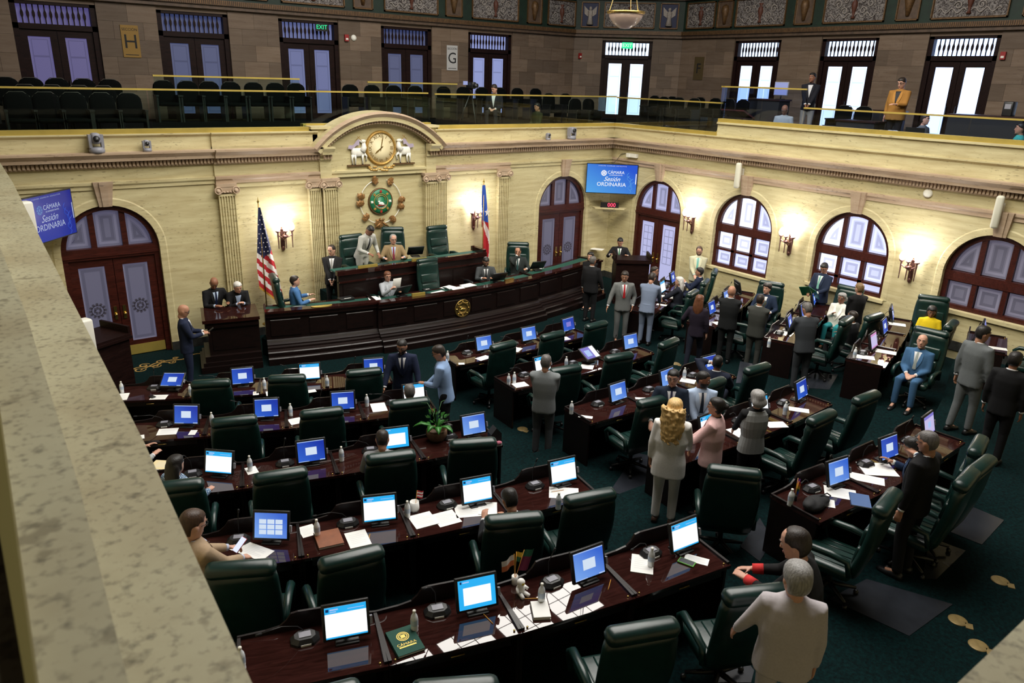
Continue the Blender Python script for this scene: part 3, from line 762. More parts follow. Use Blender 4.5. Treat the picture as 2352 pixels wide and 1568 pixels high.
w, F1 = gal_wall('wall_gallery_front', (-3, YG), (18.75, YG), [x+3 for x in GX], 'dim upper gallery wall of tinted stone blocks with five doors')
for i, (x, k, lb) in enumerate(zip(GX, ('gal1', 'gal2', 'gal3', 'gal2', 'gal5'), ('gallery double door with purple lit glass left of the letter H sign', 'gallery double door with dim blue glass right of the letter H sign', 'gallery double door with blue glass under an exit sign', 'gallery double door with dim blue glass left of the letter G sign', 'gallery double door with pale blue glass right of the letter G sign'))):
    gal_door(4+i, F1, x+3, k, lb)
cl = math.hypot(XG-18.75, YG-18.95)
w, F2 = gal_wall('wall_gallery_corner', (18.75, YG), (XG, 18.95), [cl/2], 'angled corner wall of the upper gallery')
gal_door(9, F2, cl/2, 'day', 'brightly lit gallery double door in the angled corner')
w, F3 = gal_wall('wall_gallery_right', (XG, 18.95), (XG, -2), [18.95-15.84, 18.95-12.72, 18.95-9.62, 18.95-6.5], 'dim upper gallery wall of tinted stone blocks with daylit doors')
for i, (y, k, lb) in enumerate(((15.84, 'day', 'gallery double door glaring with daylight beside the letter F sign'), (12.72, 'day', 'gallery double door glaring with daylight behind the man in a dark suit'), (9.62, 'day2', 'gallery double door glaring with daylight behind the man in a tan jacket'), (6.5, 'day', 'gallery double door near the end of the press gallery'))):
    gal_door(10+i, F3, 18.95-y, k, lb)

# painted frieze with relief panels
RELIEF = None
def relief_mat():
    m, N, L, B = newmat('frieze_relief')
    geo = N.new('ShaderNodeNewGeometry'); v = N.new('ShaderNodeTexNoise'); v.inputs['Scale'].default_value = 9; v.inputs['Detail'].default_value = 5; v.inputs['Distortion'].default_value = 2.5
    L.new(geo.outputs['Position'], v.inputs['Vector']); r = N.new('ShaderNodeValToRGB')
    r.color_ramp.elements[0].position = 0.42; r.color_ramp.elements[0].color = (0.045, 0.034, 0.032, 1); r.color_ramp.elements[1].position = 0.55; r.color_ramp.elements[1].color = (0.24, 0.215, 0.20, 1)
    L.new(v.outputs['Fac'], r.inputs[0]); L.new(r.outputs[0], B.inputs['Base Color'])
    b = N.new('ShaderNodeBump'); b.inputs['Strength'].default_value = 0.9; b.inputs['Distance'].default_value = 0.05; L.new(v.outputs['Fac'], b.inputs['Height']); L.new(b.outputs[0], B.inputs['Normal'])
    return m
RELIEF = relief_mat()
TERRA = pbr('terracotta', (0.09, 0.025, 0.012), 0.6); BLUE_PAINT = pbr('frieze_blue', (0.006, 0.010, 0.05), 0.6); TAN_PAINT = pbr('frieze_tan', (0.085, 0.052, 0.032), 0.6, var=0.3, scale=8)
GOLDBR = pbr('frieze_frame_gold', (0.12, 0.062, 0.022), 0.5, 0.3, var=0.4, scale=20)
def frieze(name, A, B, panels, label):
    A = Vector((*A, 0)); B = Vector((*B, 0)); d = (B-A); L = d.length; d.normalize(); nn = Vector((d.y, -d.x, 0))
    F = lambda u, z, w: A + d*u + nn*w + Vector((0, 0, z))
    o = struct(name, label); z0 = ZFR
    m = MB(); bar(m, F, -0.05, L+0.05, z0, z0+0.09, -0.2, 0.10); bar(m, F, -0.06, L+0.06, z0+0.09, z0+0.22, -0.2, 0.15); m.build('lower_moulding', TAN_PAINT, o)
    m = MB()
    n = int(L/0.05)
    for i in range(n): u = L*(i+.5)/n; bar(m, F, u-.014, u+.014, z0+0.10, z0+0.21, 0.15, 0.165)
    q = m.build('moulding_ribs', GOLDBR, o); q['kind'] = 'stuff'
    m = MB(); bar(m, F, 0, L, z0+0.22, z0+1.20, -0.2, 0.02); m.build('frieze_field', GREEN_PAINT, o)
    m = MB(); bar(m, F, -0.1, L+0.1, z0+1.20, z0+1.29, -0.2, 0.12); bar(m, F, -0.1, L+0.1, z0+1.40, z0+1.6, -0.2, 0.30); m.build('upper_cornice', TAN_PAINT, o)
    m = MB(); n = int(L/0.1)
    for i in range(n): u = L*(i+.5)/n; bar(m, F, u-.03, u+.03, z0+1.29, z0+1.40, 0.0, 0.22)
    q = m.build('dentil_row', RELIEF, o); q['kind'] = 'stuff'
    za, zb = z0+0.30, z0+1.12
    for u, w, kind in panels:
        m = MB(); m.ringpoly([F(a, b, 0.07) for a, b in ((u-w/2, za), (u+w/2, za), (u+w/2, zb), (u-w/2, zb))], [F(a, b, 0.03) for a, b in ((u-w/2+.05, za+.05), (u+w/2-.05, za+.05), (u+w/2-.05, zb-.05), (u-w/2+.05, zb-.05))])
        for a, b in ((u-w/2, u-w/2+.03), (u+w/2-.03, u+w/2)): bar(m, F, a, b, za, zb, 0.0, 0.075)
        for a, b in ((za, za+.03), (zb-.03, zb)): bar(m, F, u-w/2, u+w/2, a, b, 0.0, 0.075)
        pnl = m.build('panel_frame', GOLDBR, o)
        m = MB(); m.poly([F(u-w/2+.04, za+.04, .035), F(u+w/2-.04, za+.04, .035), F(u+w/2-.04, zb-.04, .035), F(u-w/2+.04, zb-.04, .035)]); m.build('panel_field', RELIEF if kind == 'S' else BLUE_PAINT if kind == 'A' else TAN_PAINT, pnl)
        m = MB(); cz = (za+zb)/2
        if kind == 'S':
            prof = [(0.0, -.30), (.07, -.30), (.03, -.22), (.05, -.12), (.09, .02), (.08, .12), (.03, .18), (.08, .26), (0.0, .27)]
            m.lathe(prof, 8, F(u, cz, .035)); m.build('urn', TERRA, pnl)
            m = MB()
            for s in (-1, 1):
                for k, (du, dv, r) in enumerate(((.28, -.1, .11), (.48, .08, .13), (.26, .16, .07))):
                    if du + r < w/2-.06:
                        pts = [F(u+s*(du+r*(1-t/14)*math.cos(t*.75)), cz+dv+r*(1-t/14)*math.sin(t*.75), .05) for t in range(12)]; m.tube(pts, .016, 5)
                pts = [F(u+s*(.06+t*.05), cz-.22+.06*math.sin(t*1.1), .05) for t in range(int((w/2-.14)/.05))]; m.tube(pts, .014, 5)
            m.build('scrollwork', pbr_relief, pnl)
        elif kind == 'A':
            m.ball(F(u, cz+.2, .06), (.055, .055, .065), 8, 6); m.lathe([(.12, -.32), (.07, -.1), (.09, .1), (.03, .16)], 8, F(u, cz, .06))
            for s in (-1, 1): m.poly([F(u+s*.05, cz+.12, .06), F(u+s*.22, cz+.28, .06), F(u+s*.20, cz+.02, .06), F(u+s*.08, cz-.06, .06)])
            m.build('winged_figure', pbr_relief, pnl)
        else:
            m.lathe([(0.0, -.3), (.05, -.3), (.09, -.1), (.14, .1), (.11, .24), (0.0, .3)], 8, F(u, cz, .035)); m.build('cartouche', GOLDBR, pnl)
    return o
pbr_relief = pbr('relief_cream', (0.32, 0.28, 0.25), 0.7, var=0.3, scale=30)
ps = []
for x in [c+3 for c in GX]: ps += [(x+0.15, 1.85, 'S')]
for x in [(GX[i]+GX[i+1])/2+3 for i in range(4)] + [GX[0]-1.55+3]: ps += [(x+0.1, 0.62, 'C')]
ps += [(GX[4]+3+1.75, 0.62, 'C'), (GX[4]+3+2.95, 1.25, 'S')]
frieze('trim_15', (-3, YG), (18.75, YG), ps, 'painted green and gold frieze with relief panels above the front gallery wall')
frieze('trim_16', (18.75, YG), (XG, 18.95), [(cl/2, 1.75, 'S'), (0.52, 0.62, 'A'), (cl-0.52, 0.62, 'A')], 'painted frieze with winged figures across the angled corner')
ps = [(0.75, 1.2, 'S'), (1.75, 0.62, 'C')]
for y in (15.84, 12.72, 9.62, 6.5, 3.4): ps += [(18.95-y, 1.85, 'S'), (18.95-y+1.55, 0.62, 'C')]
frieze('trim_17', (XG, 18.95), (XG, -2), ps, 'painted green and gold frieze with relief panels above the daylit gallery doors')

# ceiling with a glazed laylight, seen only as reflections in the polished desks
ZCEIL = 12.6
m = MB(); m.b2(-4, 3.5, -4, YG+1, ZCEIL, ZCEIL+.1); m.b2(14.6, XG+1, -4, YG+1, ZCEIL, ZCEIL+.1); m.b2(3.5, 14.6, -4, 3.6, ZCEIL, ZCEIL+.1); m.b2(3.5, 14.6, 15.6, YG+1, ZCEIL, ZCEIL+.1)
m.b2(-4, XG+1, YG+.2, YG+.4, ZFR+1.5, ZCEIL); m.b2(XG+.2, XG+.4, -4, YG+1, ZFR+1.5, ZCEIL); m.b2(-4.2, -4, -4, YG+1, 4, ZCEIL); m.b2(-4, XG+1, -4.2, -4, 4, ZCEIL)
tag(m.build('ceiling', pbr('ceiling_paint', (0.07, 0.055, 0.045), 0.8)), 'coffered ceiling around the glazed laylight', kind='structure')
LAY = emit('laylight_glass', (1.0, 0.965, 0.90), 14.0)
lay = struct('window_laylight', 'glazed ceiling light of square panes')
m = MB(); gx = 3.5
while gx < 14.5:
    gy = 3.6
    while gy < 15.5:
        for i in range(3):
            for j in range(3):
                a, b = gx+0.12+i*0.52, gy+0.12+j*0.52; m.poly([(a, b, ZCEIL+.05), (a, b+.49, ZCEIL+.05), (a+.49, b+.49, ZCEIL+.05), (a+.49, b, ZCEIL+.05)])
        gy += 2.0
    gx += 1.85
q = m.build('laylight_panes', LAY, lay); q['kind'] = 'stuff'
m = MB(); m.b2(3.5, 14.6, 3.6, 15.6, ZCEIL+.08, ZCEIL+.1); m.build('laylight_frame', BLACK_M, lay)
# ================================================================== things on the walls
def wall_frame(kind, u, z, out=0.0):
    """matrix: local x along the wall, local -y out of the wall (towards the hall), z up"""
    if kind == 'F': return (u, YF-out, z), 0.0
    return (XR-out, u, z), -PI/2
# ---- sconces
sc = Proto()
m = MB(); m.box((0, -0.015, 0), (0.10, 0.03, 0.42)); m.ball((0, -0.03, 0.23), (.05, .03, .05)); m.ball((0, -.03, -.23), (.045, .03, .06)); m.box((0, -.03, -.1), (.06, .05, .16)); sc.add('wall_plate', m, COPPER)
m = MB(); m.tube([(0, -.02, .02), (0, -.10, -.02), (0, -.17, .04), (0, -.20, .10)], .018, 6)
m.lathe([(.02, -.04), (.06, -.02), (.075, .02), (.05, .05), (.02, .07)], 12, (0, -.2, .08))
for s in (-1, 1): m.tube([(0, -.2, .10), (s*.08, -.2, .07), (s*.15, -.2, .11), (s*.17, -.2, .16)], .014, 6)
sc.add('bracket', m, COPPER)
for x, y in ((-.17, -.2), (.17, -.2), (0, -.24)):
    m = MB(); m.lathe([(.006, -.30), (.012, -.27), (.010, -.22), (.016, -.05), (.022, .02), (.018, .08), (.055, .11), (.06, .13), (.0, .13)], 10, (x, y, .10)); c = sc.add('torch', m, COPPER)
    m = MB(); m.lathe([(.0, 0), (.035, .0), (.06, .04), (.065, .09), (.045, .15), (.015, .19), (0, .20)], 12, (x, y, .23)); sc.add('glass_globe', m, GLOBE, of=c)
for kind, u, lb, e in (('F', 6.28, 'copper torch sconce glowing behind the striped flag', 70), ('F', 11.78, 'copper torch sconce glowing beside the single star flag', 70), ('R', 14.02, 'copper torch sconce between the street door and the first window', 70), ('R', 10.83, 'copper torch sconce between the two bright windows', 70), ('R', 7.72, 'copper torch sconce between the bright and the dim window', 70)):
    loc, rz = wall_frame(kind, u, 2.32); s = sc.spawn('wall_sconce', lb, 'sconce', loc, rz, 'wall sconces')
    p = Vector(loc) + rotz((0, -.34, .36), rz)
    l = add_light('sconce_light', 'POINT', p, e, (1.0, 0.95, 0.93), shadow_soft_size=0.10)

# ---- clock
WH = pbr('cream_paint', (0.82, 0.80, 0.74), 0.5); CLOCKFACE = pbr('clock_face', (0.74, 0.64, 0.40), 0.5)
ck = thing('wall_clock', 'round gold clock with roman numerals under the stone pediment', 'clock', (8.93, YF-0.06, 4.36))
m = MB(); m.lathe([(.36, -.02), (.36, .03), (.385, .05), (.41, .04), (.43, .0), (.43, -.02)], 48, axis='Y'); m.build('rim', GOLD_PAINT, ck)
m = MB(); m.lathe([(.0, .0), (.37, .0), (.37, .012), (.0, .012)], 48, axis='Y'); m.build('dial', CLOCKFACE, ck)
NUM = ['XII', 'I', 'II', 'III', 'IV', 'V', 'VI', 'VII', 'VIII', 'IX', 'X', 'XI']
for i, t in enumerate(NUM):
    a = 2*PI*i/12; put_text('numeral', t, .115, BRASS_OLD, ck, (.295*math.sin(a), -.016, .295*math.cos(a)), Matrix.Rotation(a, 4, 'Y').to_euler().to_matrix().to_4x4().to_euler() if False else (Matrix.Rotation(a, 3, 'Y') @ Matrix.Rotation(PI/2, 3, 'X')).to_euler(), .002)
def hand(nm, a, l, w):
    m = MB(); m.extrude([(-w, -.024, -.07), (w, -.024, -.07), (w*1.6, -.024, l*.7), (0, -.024, l), (-w*1.6, -.024, l*.7)], (0, .004, 0)); m.build(nm, BRASS_OLD, ck, rot=(0, a, 0))
hand('hour_hand', R(232), .22, .012); hand('minute_hand', R(12), .31, .008)
m = MB()
for i in range(26):
    x = -.34+.68*i/25; m.ball((x+random.uniform(-.02, .02), -.03-random.random()*.03, -.44-.08*math.cos(x*4)+random.uniform(-.05, .05)), (.05, .02, .026), 6, 4)
m.build('laurel_spray', GOLD_PAINT, ck)
# ---- heraldic lambs either side of the clock
def lamb(x, s, lb):
    t = thing('lamb_relief', lb, 'relief', (x, YF-0.06, 3.98)); T = Matrix.Scale(s, 4, (1, 0, 0))
    m = MB(); m.T = T
    m.ball((0, -.03, .30), (.17, .045, .11)); m.ball((-.10, -.03, .30), (.09, .045, .11)); m.tube([(.10, -.03, .32), (.16, -.03, .42), (.15, -.03, .52)], [.09, .07, .045], 8); m.ball((.13, -.035, .56), (.085, .035, .045)); m.ball((.06, -.04, .57), (.03, .02, .02))
    for lx, k in ((-.15, -.02), (-.10, .02), (.11, .0)): m.tube([(lx, -.03, .24), (lx+k, -.03, .14), (lx+k*.4, -.03, .0)], [.045, .022, .016], 6)
    m.tube([(.15, -.03, .26), (.22, -.03, .20), (.20, -.03, .09)], [.04, .02, .014], 6)
    m.build('body', WH, t)
    m = MB(); m.T = T
    for lx, lz in ((-.162, .01), (-.092, .01), (.11, .01), (.20, .085)):
        m = MB(); m.T = T; m.ball((lx, -.035, lz), (.020, .017, .015), 6, 4); m.build('hoof', BLACK, t)
    m = MB(); m.T = T; m.tube([(.16, -.06, .50), (-.02, -.06, .68)], .006, 5); m.tube([(-.06, -.06, .60), (.05, -.06, .69)], .006, 5); m.build('staff', GOLD_PAINT, t)
    m = MB(); m.T = T; g = []
    for i in range(9):
        u = i/8; g.append([(.04-.30*u, -.05-.012*math.sin(u*9), .60-.16*u+.03*math.sin(u*8)), (.02-.30*u, -.05-.012*math.sin(u*9), .46-.10*u+.03*math.sin(u*8))])
    for i in range(8): m.poly([g[i][0], g[i+1][0], g[i+1][1], g[i][1]])
    m.build('banner', pbr('banner_lilac%d' % (s > 0), (0.45, 0.38, 0.50), 0.6), t)
    m = MB(); m.b2(-.30, .30, -.06, .0, -.035, 0); m.build('base_bar', GOLDBR, t)
lamb(8.30, 1, 'white lamb relief with banner left of the gold clock'); lamb(9.57, -1, 'white lamb relief with banner right of the gold clock')
# ---- round seal and wreath
GREEN_EN = pbr('seal_green', (0.01, 0.16, 0.07), 0.45); RED_EN = pbr('seal_red', (0.35, 0.02, 0.015), 0.5); LEAF = pbr('bronze_leaf', (0.25, 0.125, 0.04), 0.45, 0.4, var=0.4, scale=25)
sl = thing('seal_medallion', 'round green enamel seal with a lamb on the wall above the dais', 'emblem', (8.90, YF, 3.03))
m = MB(); m.lathe([(0, 0), (.345, 0), (.345, .04), (.325, .055), (.31, .045), (0, .045)], 40, axis='Y'); m.build('rim', GOLDBR, sl)
m = MB(); m.lathe([(.20, .04), (.31, .04), (.31, .05), (.20, .05)], 40, axis='Y'); m.lathe([(0, .045), (.185, .045), (.185, .05), (0, .052)], 40, axis='Y'); m.build('enamel', GREEN_EN, sl)
m = MB(); m.lathe([(.185, .045), (.185, .06), (.20, .06), (.20, .045)], 40, axis='Y'); m.build('inner_ring', GOLD_PAINT, sl)
for i in range(8):
    a = 2*PI*i/8; m = MB(); m.mat(0); m.box((.255*math.sin(a), -.055, .255*math.cos(a)), (.055, .012, .06), Matrix.Rotation(a, 3, 'Y')); m.box((.255*math.sin(a), -.06, .255*math.cos(a)), (.03, .014, .07), Matrix.Rotation(a+.6, 3, 'Y')); m.build('emblem', RED_EN if i % 4 == 0 else GOLD_PAINT if i % 2 else WH, sl)
m = MB(); m.ball((0, -.06, -.05), (.075, .02, .04)); m.ball((-.06, -.06, -.0), (.03, .018, .025)); m.ball((.04, -.06, -.075), (.06, .018, .02)); m.build('lamb', WH, sl)
m = MB(); m.box((0, -.055, -.095), (.19, .016, .03)); m.build('book', RED_EN, sl)
m = MB(); m.tube([(-.12, -.06, .02), (-.1, -.06, .12), (-.03, -.06, .15), (.03, -.06, .15), (.1, -.06, .12), (.12, -.06, .02)], .009, 5); m.build('yoke', GOLD_PAINT, sl)
for i, ch in enumerate('JOANNES EST NOMEN EJUS'):
    if ch == ' ': continue
    a = R(235-110*i/21+0); a = R(140 - 0) if False else R(125+ (110*(i)/21)); a = 2*PI-a+PI if False else a
    th = R(235) - R(110)*i/21
    put_text('letter', ch, .035, WH, sl, (.163*math.sin(th), -.056, .163*math.cos(th)), (Matrix.Rotation(th+PI, 3, 'Y') @ Matrix.Rotation(PI/2, 3, 'X')).to_euler(), .001)
wr = thing('laurel_wreath', 'bronze laurel wreath around the green seal', 'wreath', (8.90, YF-0.01, 3.03))
m = MB(); m.tube([(.58*math.sin(t), -.03, .56*math.cos(t)) for t in [R(18+i*(324/30)) for i in range(31)]], .010, 6); m.build('stem', WH, wr)
for a in (22, 82, 100, 140, 178, 184, 222, 262, 280, 338):
    c = Vector((.58*math.sin(R(a)), -.04, .56*math.cos(R(a))))
    for k in (-1, 0, 1):
        m = MB(); b = R(a+90+k*35); d = Vector((math.sin(b), 0, math.cos(b))); s_ = Vector((d.z, 0, -d.x))
        m.rings([[c+d*(.19*t-.02)+s_*(w_*q)+Vector((0, -.03*math.sin(t*3)-.008*z_, 0)) for q, z_ in ((-1, 0), (0, 1), (1, 0), (0, -1))] for t, w_ in ((0, .01), (.3, .055), (.65, .062), (1, .004))]); m.smooth = True; m.build('leaf', LEAF, wr)
m = MB()
for s in (-1, 1): m.tube([(s*.02, -.05, -.52), (s*.10, -.06, -.60), (s*.2, -.05, -.66)], [.02, .035, .015], 6); m.tube([(s*.02, -.05, -.5), (s*.06, -.07, -.44)], [.02, .035], 6)
m.build('ribbon', LEAF, wr)

# ---- big screens across the corners
SCR_BLUE = emit('tv_blue', (0.02, 0.16, 0.85), 0.75); SCR_BLUE_L = emit('tv_light_blue', (0.10, 0.42, 1.0), 0.95); SCR_WHITE = emit('tv_white', (1, 1, 1), 1.1); SCR_FAINT = emit('tv_faint', (0.08, 0.33, 0.95), 0.9); SCR_DEEP = emit('tv_deep_blue', (0.008, 0.03, 0.50), 0.42)
def tv(loc, rz, lb, dim=False, tilt=0.0):
    t = thing('television', lb, 'television', loc, rz); t.rotation_euler = (R(tilt), 0, rz); w, h = 1.56, 0.90
    m = MB(); m.box((0, .03, 0), (w, .05, h)); m.b2(-.25, .25, .05, .12, -.2, .2); m.build('housing', BLACK, t)
    m = MB(); n = 8
    gm = gradient_screen('tv_gradient_dim' if dim else 'tv_gradient', (0.006, 0.02, 0.42) if dim else (0.01, 0.10, 0.78), (0.012, 0.05, 0.62) if dim else (0.10, 0.45, 1.0), 0.6 if dim else 0.9)
    a, b = w/2-.02, h/2-.02
    me = m.poly([(-a, 0.003, -b), (a, 0.003, -b), (a, 0.003, b), (-a, 0.003, b)]).mesh('display', gm); uv = me.uv_layers.new(name='UVMap')
    for i, c in enumerate(((0, 0), (1, 0), (1, 1), (0, 1))): uv.data[i].uv = c
    s = obj('display', me, t)
    wht = SCR_WHITE if not dim else emit('tv_white_dim', (0.62, 0.72, 1.0), 0.62)
    put_text('lettering', 'CÁMARA', .125, wht, s, (.12, -.002, .195), (PI/2, 0, 0), .0005)
    put_text('lettering', 'DE REPRESENTANTES', .042, wht, s, (.12, -.002, .115), (PI/2, 0, 0), .0005)
    put_text('lettering', 'Sesión', .19, wht, s, (0, -.002, -.01), (PI/2, 0, 0), .0005, shear=.45)
    put_text('lettering', 'ORDINARIA', .165, wht, s, (0, -.002, -.17), (PI/2, 0, 0), .0005)
    put_text('lettering', 'VIGÉSIMA ASAMBLEA LEGISLATIVA', .034, wht, s, (0, -.002, .385), (PI/2, 0, 0), .0005, spacing=1.7)
    f = wht if not dim else emit('tv_emblem_dim', (0.1, 0.3, 0.9), .5)
    m = MB(); c = (-.245, -.001, .17)
    for r in (.085, .055): m.ringpoly([(c[0]+r*math.cos(i*PI/10), c[1], c[2]+r*math.sin(i*PI/10)) for i in range(20)], [(c[0]+(r-.012)*math.cos(i*PI/10), c[1], c[2]+(r-.012)*math.sin(i*PI/10)) for i in range(20)])
    for i in range(8): q = i*PI/4; m.box((c[0]+.07*math.cos(q), c[1], c[2]+.07*math.sin(q)), (.03, .001, .03), Matrix.Rotation(-q, 3, 'Y'))
    m.box(c, (.05, .001, .05)); m.build('round_emblem', f, s)
    m = MB(); m.box((.735, -.001, .02), (.025, .001, .31)); m.build('scroll_bar', wht, s)
    m = MB()
    for k in range(5):
        q = [(.56+.16*math.sin(k*1.3)*(i/8)*.6+.05*math.sin(i*.9), .0005, -.42+.09*k+.26*(i/8)) for i in range(9)]; m.tube(q, .006, 4)
    m.build('leaf_motif', emit('tv_motif%d' % dim, (0.10, 0.45, 1.0) if not dim else (0.02, 0.08, 0.6), 0.8), s)
    return t
def gradient_screen(name, c0, c1, s):
    m, N, L, B = newmat(name); tc = N.new('ShaderNodeTexCoord'); sep = N.new('ShaderNodeSeparateXYZ'); L.new(tc.outputs['UV'], sep.inputs[0])
    ma = N.new('ShaderNodeMath'); ma.operation = 'ADD'; L.new(sep.outputs[0], ma.inputs[0]); L.new(sep.outputs[1], ma.inputs[1])
    r = N.new('ShaderNodeValToRGB'); r.color_ramp.elements[0].position = 0.05; r.color_ramp.elements[1].position = 0.85
    hv = N.new('ShaderNodeMath'); hv.operation = 'MULTIPLY'; hv.inputs[1].default_value = 0.5; L.new(ma.outputs[0], hv.inputs[0]); L.new(hv.outputs[0], r.inputs[0])
    r.color_ramp.elements[0].color = (*c1, 1); r.color_ramp.elements[1].color = (*c0, 1)
    B.inputs['Base Color'].default_value = (0.01, 0.01, 0.01, 1); B.inputs['Roughness'].default_value = 0.2
    L.new(r.outputs[0], B.inputs['Emission Color']); B.inputs['Emission Strength'].default_value = s
    return m
c = on_y(1395.5, 410, 16.95)
tv((16.42, 16.83, c.z), R(-42), 'large blue television reading Sesión Ordinaria hung across the far corner')
tv((1.50, 16.72, 3.34), R(50), 'large dark blue television reading Sesión Ordinaria beside the left arched door', dim=True)
# ---- timer on its little shelf
LED = emit('led_red', (1.0, 0.05, 0.12), 2.5)
p = Vector((16.50, 16.92, 2.40))
t = thing('corner_shelf', 'small cream shelf in the far corner below the television', 'shelf', (p.x, p.y, p.z-.04), R(-42)); m = MB(); m.extrude([(-.55, .06, 0), (.55, .06, 0), (.45, -.16, 0), (-.45, -.16, 0)], (0, 0, .04)); m.build('shelf_board', STONE, t); m = MB(); m.b2(-.2, .2, 0, .06, -.10, 0); m.build('bracket', STONE, t)
t = thing('timer_display', 'black speech timer with red zeros on the corner shelf', 'timer', (p.x-.03, p.y-.03, p.z), R(-42)); m = MB(); m.box((0, 0, .08), (.56, .08, .16)); m.build('case', BLACK, t)
put_text('red_digits', '000', .17, LED, t, (.06, -.042, .082), (PI/2, 0, 0), .001)
# ---- slim column loudspeakers, wall box, detector
WCREAM = pbr('speaker_cream', (0.62, 0.60, 0.50), 0.5)
sp = Proto(); m = MB(); m.rbox((0, -.20, 0), (.15, .13, .66), .05, 3); sp.add('cabinet', m, WCREAM); m = MB(); m.box((0.02, -.07, .04), (.06, .16, .2)); m.box((0.02, -.01, .04), (.13, .03, .26)); sp.add('wall_bracket', m, WHITE_P)
for y, lb in ((12.60, 'slim cream column loudspeaker above the first bright window'), (6.27, 'slim cream column loudspeaker above the dim window')):
    sp.spawn('column_speaker', lb, 'speaker', (XR, y, 3.86), -PI/2+.25, 'column loudspeakers')
# on the left wall: two seen past the near ledge
for px, py, z, lb in ((82, 500, 3.3, 'cream loudspeaker edge beside the dark television'), (200, 770, 1.75, 'cream loudspeaker standing behind the left lectern')):
    pass
t = thing('wall_box', 'small white junction box on the wall above the far television', 'box', (XR, 16.6, 3.99), -PI/2); m = MB(); m.box((0, -.05, 0), (.42, .10, .11)); m.build('cover', WHITE_P, t); m = MB(); m.box((-.12, -.11, 0), (.12, .03, .12)); m.build('lens_housing', WHITE_P, t)
t = thing('ceiling_detector', 'round cream alarm sounder on the wall between windows', 'detector', (XR, 7.72, 4.02), -PI/2); m = MB(); m.lathe([(0, 0), (.10, 0), (.10, .02), (.06, .04), (.03, .05), (0, .05)], 20, axis='Y'); m.build('cover', WHITE_P, t)
m = MB(); m.tube([(XR-.02, 16.92, 4.02), (XR-.03, 17.1, 3.98), (XR-.15, 17.15, 3.8), (16.7, 17.1, 3.72)], .008, 5); tag(m.build('power_cable', BLACK), 'thin black cable looping down to the far television', 'cable')
# ---- remote cameras on the cornice
pz = Proto(); m = MB(); m.lathe([(.09, 0), (.10, .03), (.09, .07), (.06, .08), (0, .08)], 16); pz.add('base', m, GREY_P); m = MB()
m.b2(-.09, -.055, -.05, .05, .07, .24); m.b2(.055, .09, -.05, .05, .07, .24); pz.add('yoke', m, GREY_P); m = MB(); m.rbox((0, 0, .19), (.11, .15, .14), .03, 2); h = pz.add('camera_head', m, GREY_P); m = MB(); m.lathe([(.04, 0), (.04, .03), (.0, .03)], 12, (0, -.075, .19), 'Y'); pz.add('lens', m, BLACK, of=h)
for px, py, s, lb in ((223, 345, 1.5, 'large grey remote camera on the cornice left of the pediment'), (338, 342, .9, 'small grey dome camera on the cornice above the left door'), (1259, 316, .75, 'small white boxy camera on the cornice right of the pediment'), (1313, 310, 1.35, 'large grey remote camera clamped on the cornice near the far corner')):
    q = on_y(px, py, YF-.17); t = pz.spawn('remote_camera', lb, 'camera', (q.x, YF-.17, 4.45), 0, 'remote cameras on the cornice', scale=(s, s, s))
# ---- signs in the gallery
SIGN_Y = pbr('sign_yellow', (0.24, 0.13, 0.015), 0.6); SIGN_W = pbr('sign_white', (0.45, 0.44, 0.43), 0.6); SIGN_D = pbr('sign_ochre', (0.07, 0.045, 0.012), 0.6); EXITG = emit('exit_green', (0.02, 0.9, 0.35), 1.3)
def sign(letter, loc, rz, bg, lb, cap=True):
    t = thing('section_sign', lb, 'sign', loc, rz); m = MB(); m.box((0, -.01, 0), (.40, .02, .74)); m.build('board', bg, t)
    put_text('letter', letter, .46, BLACK_M, t, (0, -.022, -.02), (PI/2, 0, 0), .001)
    if cap: put_text('lettering', 'SECCIÓN', .085, BLACK_M, t, (0, -.022, .27), (PI/2, 0, 0), .001); m = MB(); m.box((0, -.022, -.31), (.3, .002, .015)); m.build('fine_print', BLACK_M, t)
q = on_y(300, 95, YG); sign('H', (q.x, YG, q.z), 0, SIGN_Y, 'yellow sign with a black letter H on the gallery wall')
q = on_y(1038, 133, YG); sign('G', (q.x, YG, q.z), 0, SIGN_W, 'white sign with a black letter G on the gallery wall')
q = on_x(1605, 157, XG); sign('F', (XG, q.y, q.z), -PI/2, SIGN_D, 'ochre sign with a black letter F on the gallery wall', False)
for F, u, lb in ((F1, GX[2]+3+.35, 'green lit exit sign above the middle gallery door'), (F2, cl/2, 'green lit exit sign above the angled corner door')):
    q = F(u, 7.30, -.03); t = thing('exit_sign', lb, 'sign', q, 0 if F is F1 else -PI/4); m = MB(); m.box((0, 0, 0), (.36, .04, .20)); m.build('case', BLACK if F is F1 else EXITG, t); put_text('lettering', 'EXIT', .16, EXITG if F is F1 else SCR_WHITE, t, (0, -.022, 0), (PI/2, 0, 0), .001)
RED = pbr('alarm_red', (0.28, 0.012, 0.012), 0.5)
for px, py, X, Y, lb in ((795, 87, None, YG, 'red fire alarm box beside the exit door'), (1363, 127, None, YG, 'red fire alarm box left of the angled corner door'), (2305, 128, XG, None, 'red fire alarm box beyond the last daylit door')):
    q = on_y(px, py, Y) if Y else on_x(px, py, X)
    if Y and q.x > 18.7: q = F2(.22, q.z-.05, 0)
    t = thing('fire_alarm', lb, 'alarm', q, 0 if Y else -PI/2); m = MB(); m.box((0, -.03, 0), (.12, .06, .18)); m.build('case', RED, t); m = MB(); m.box((0, -.062, -.03), (.07, .01, .05)); m.build('pull_bar', WHITE_P, t)
q = on_y(812, 87, YG); t = thing('alarm_sounder', 'round cream sounder beside the red fire alarm', 'alarm', q); m = MB(); m.lathe([(0, 0), (.09, 0), (.08, .03), (.04, .05), (0, .05)], 16, axis='Y'); m.build('cover', WHITE_P, t)
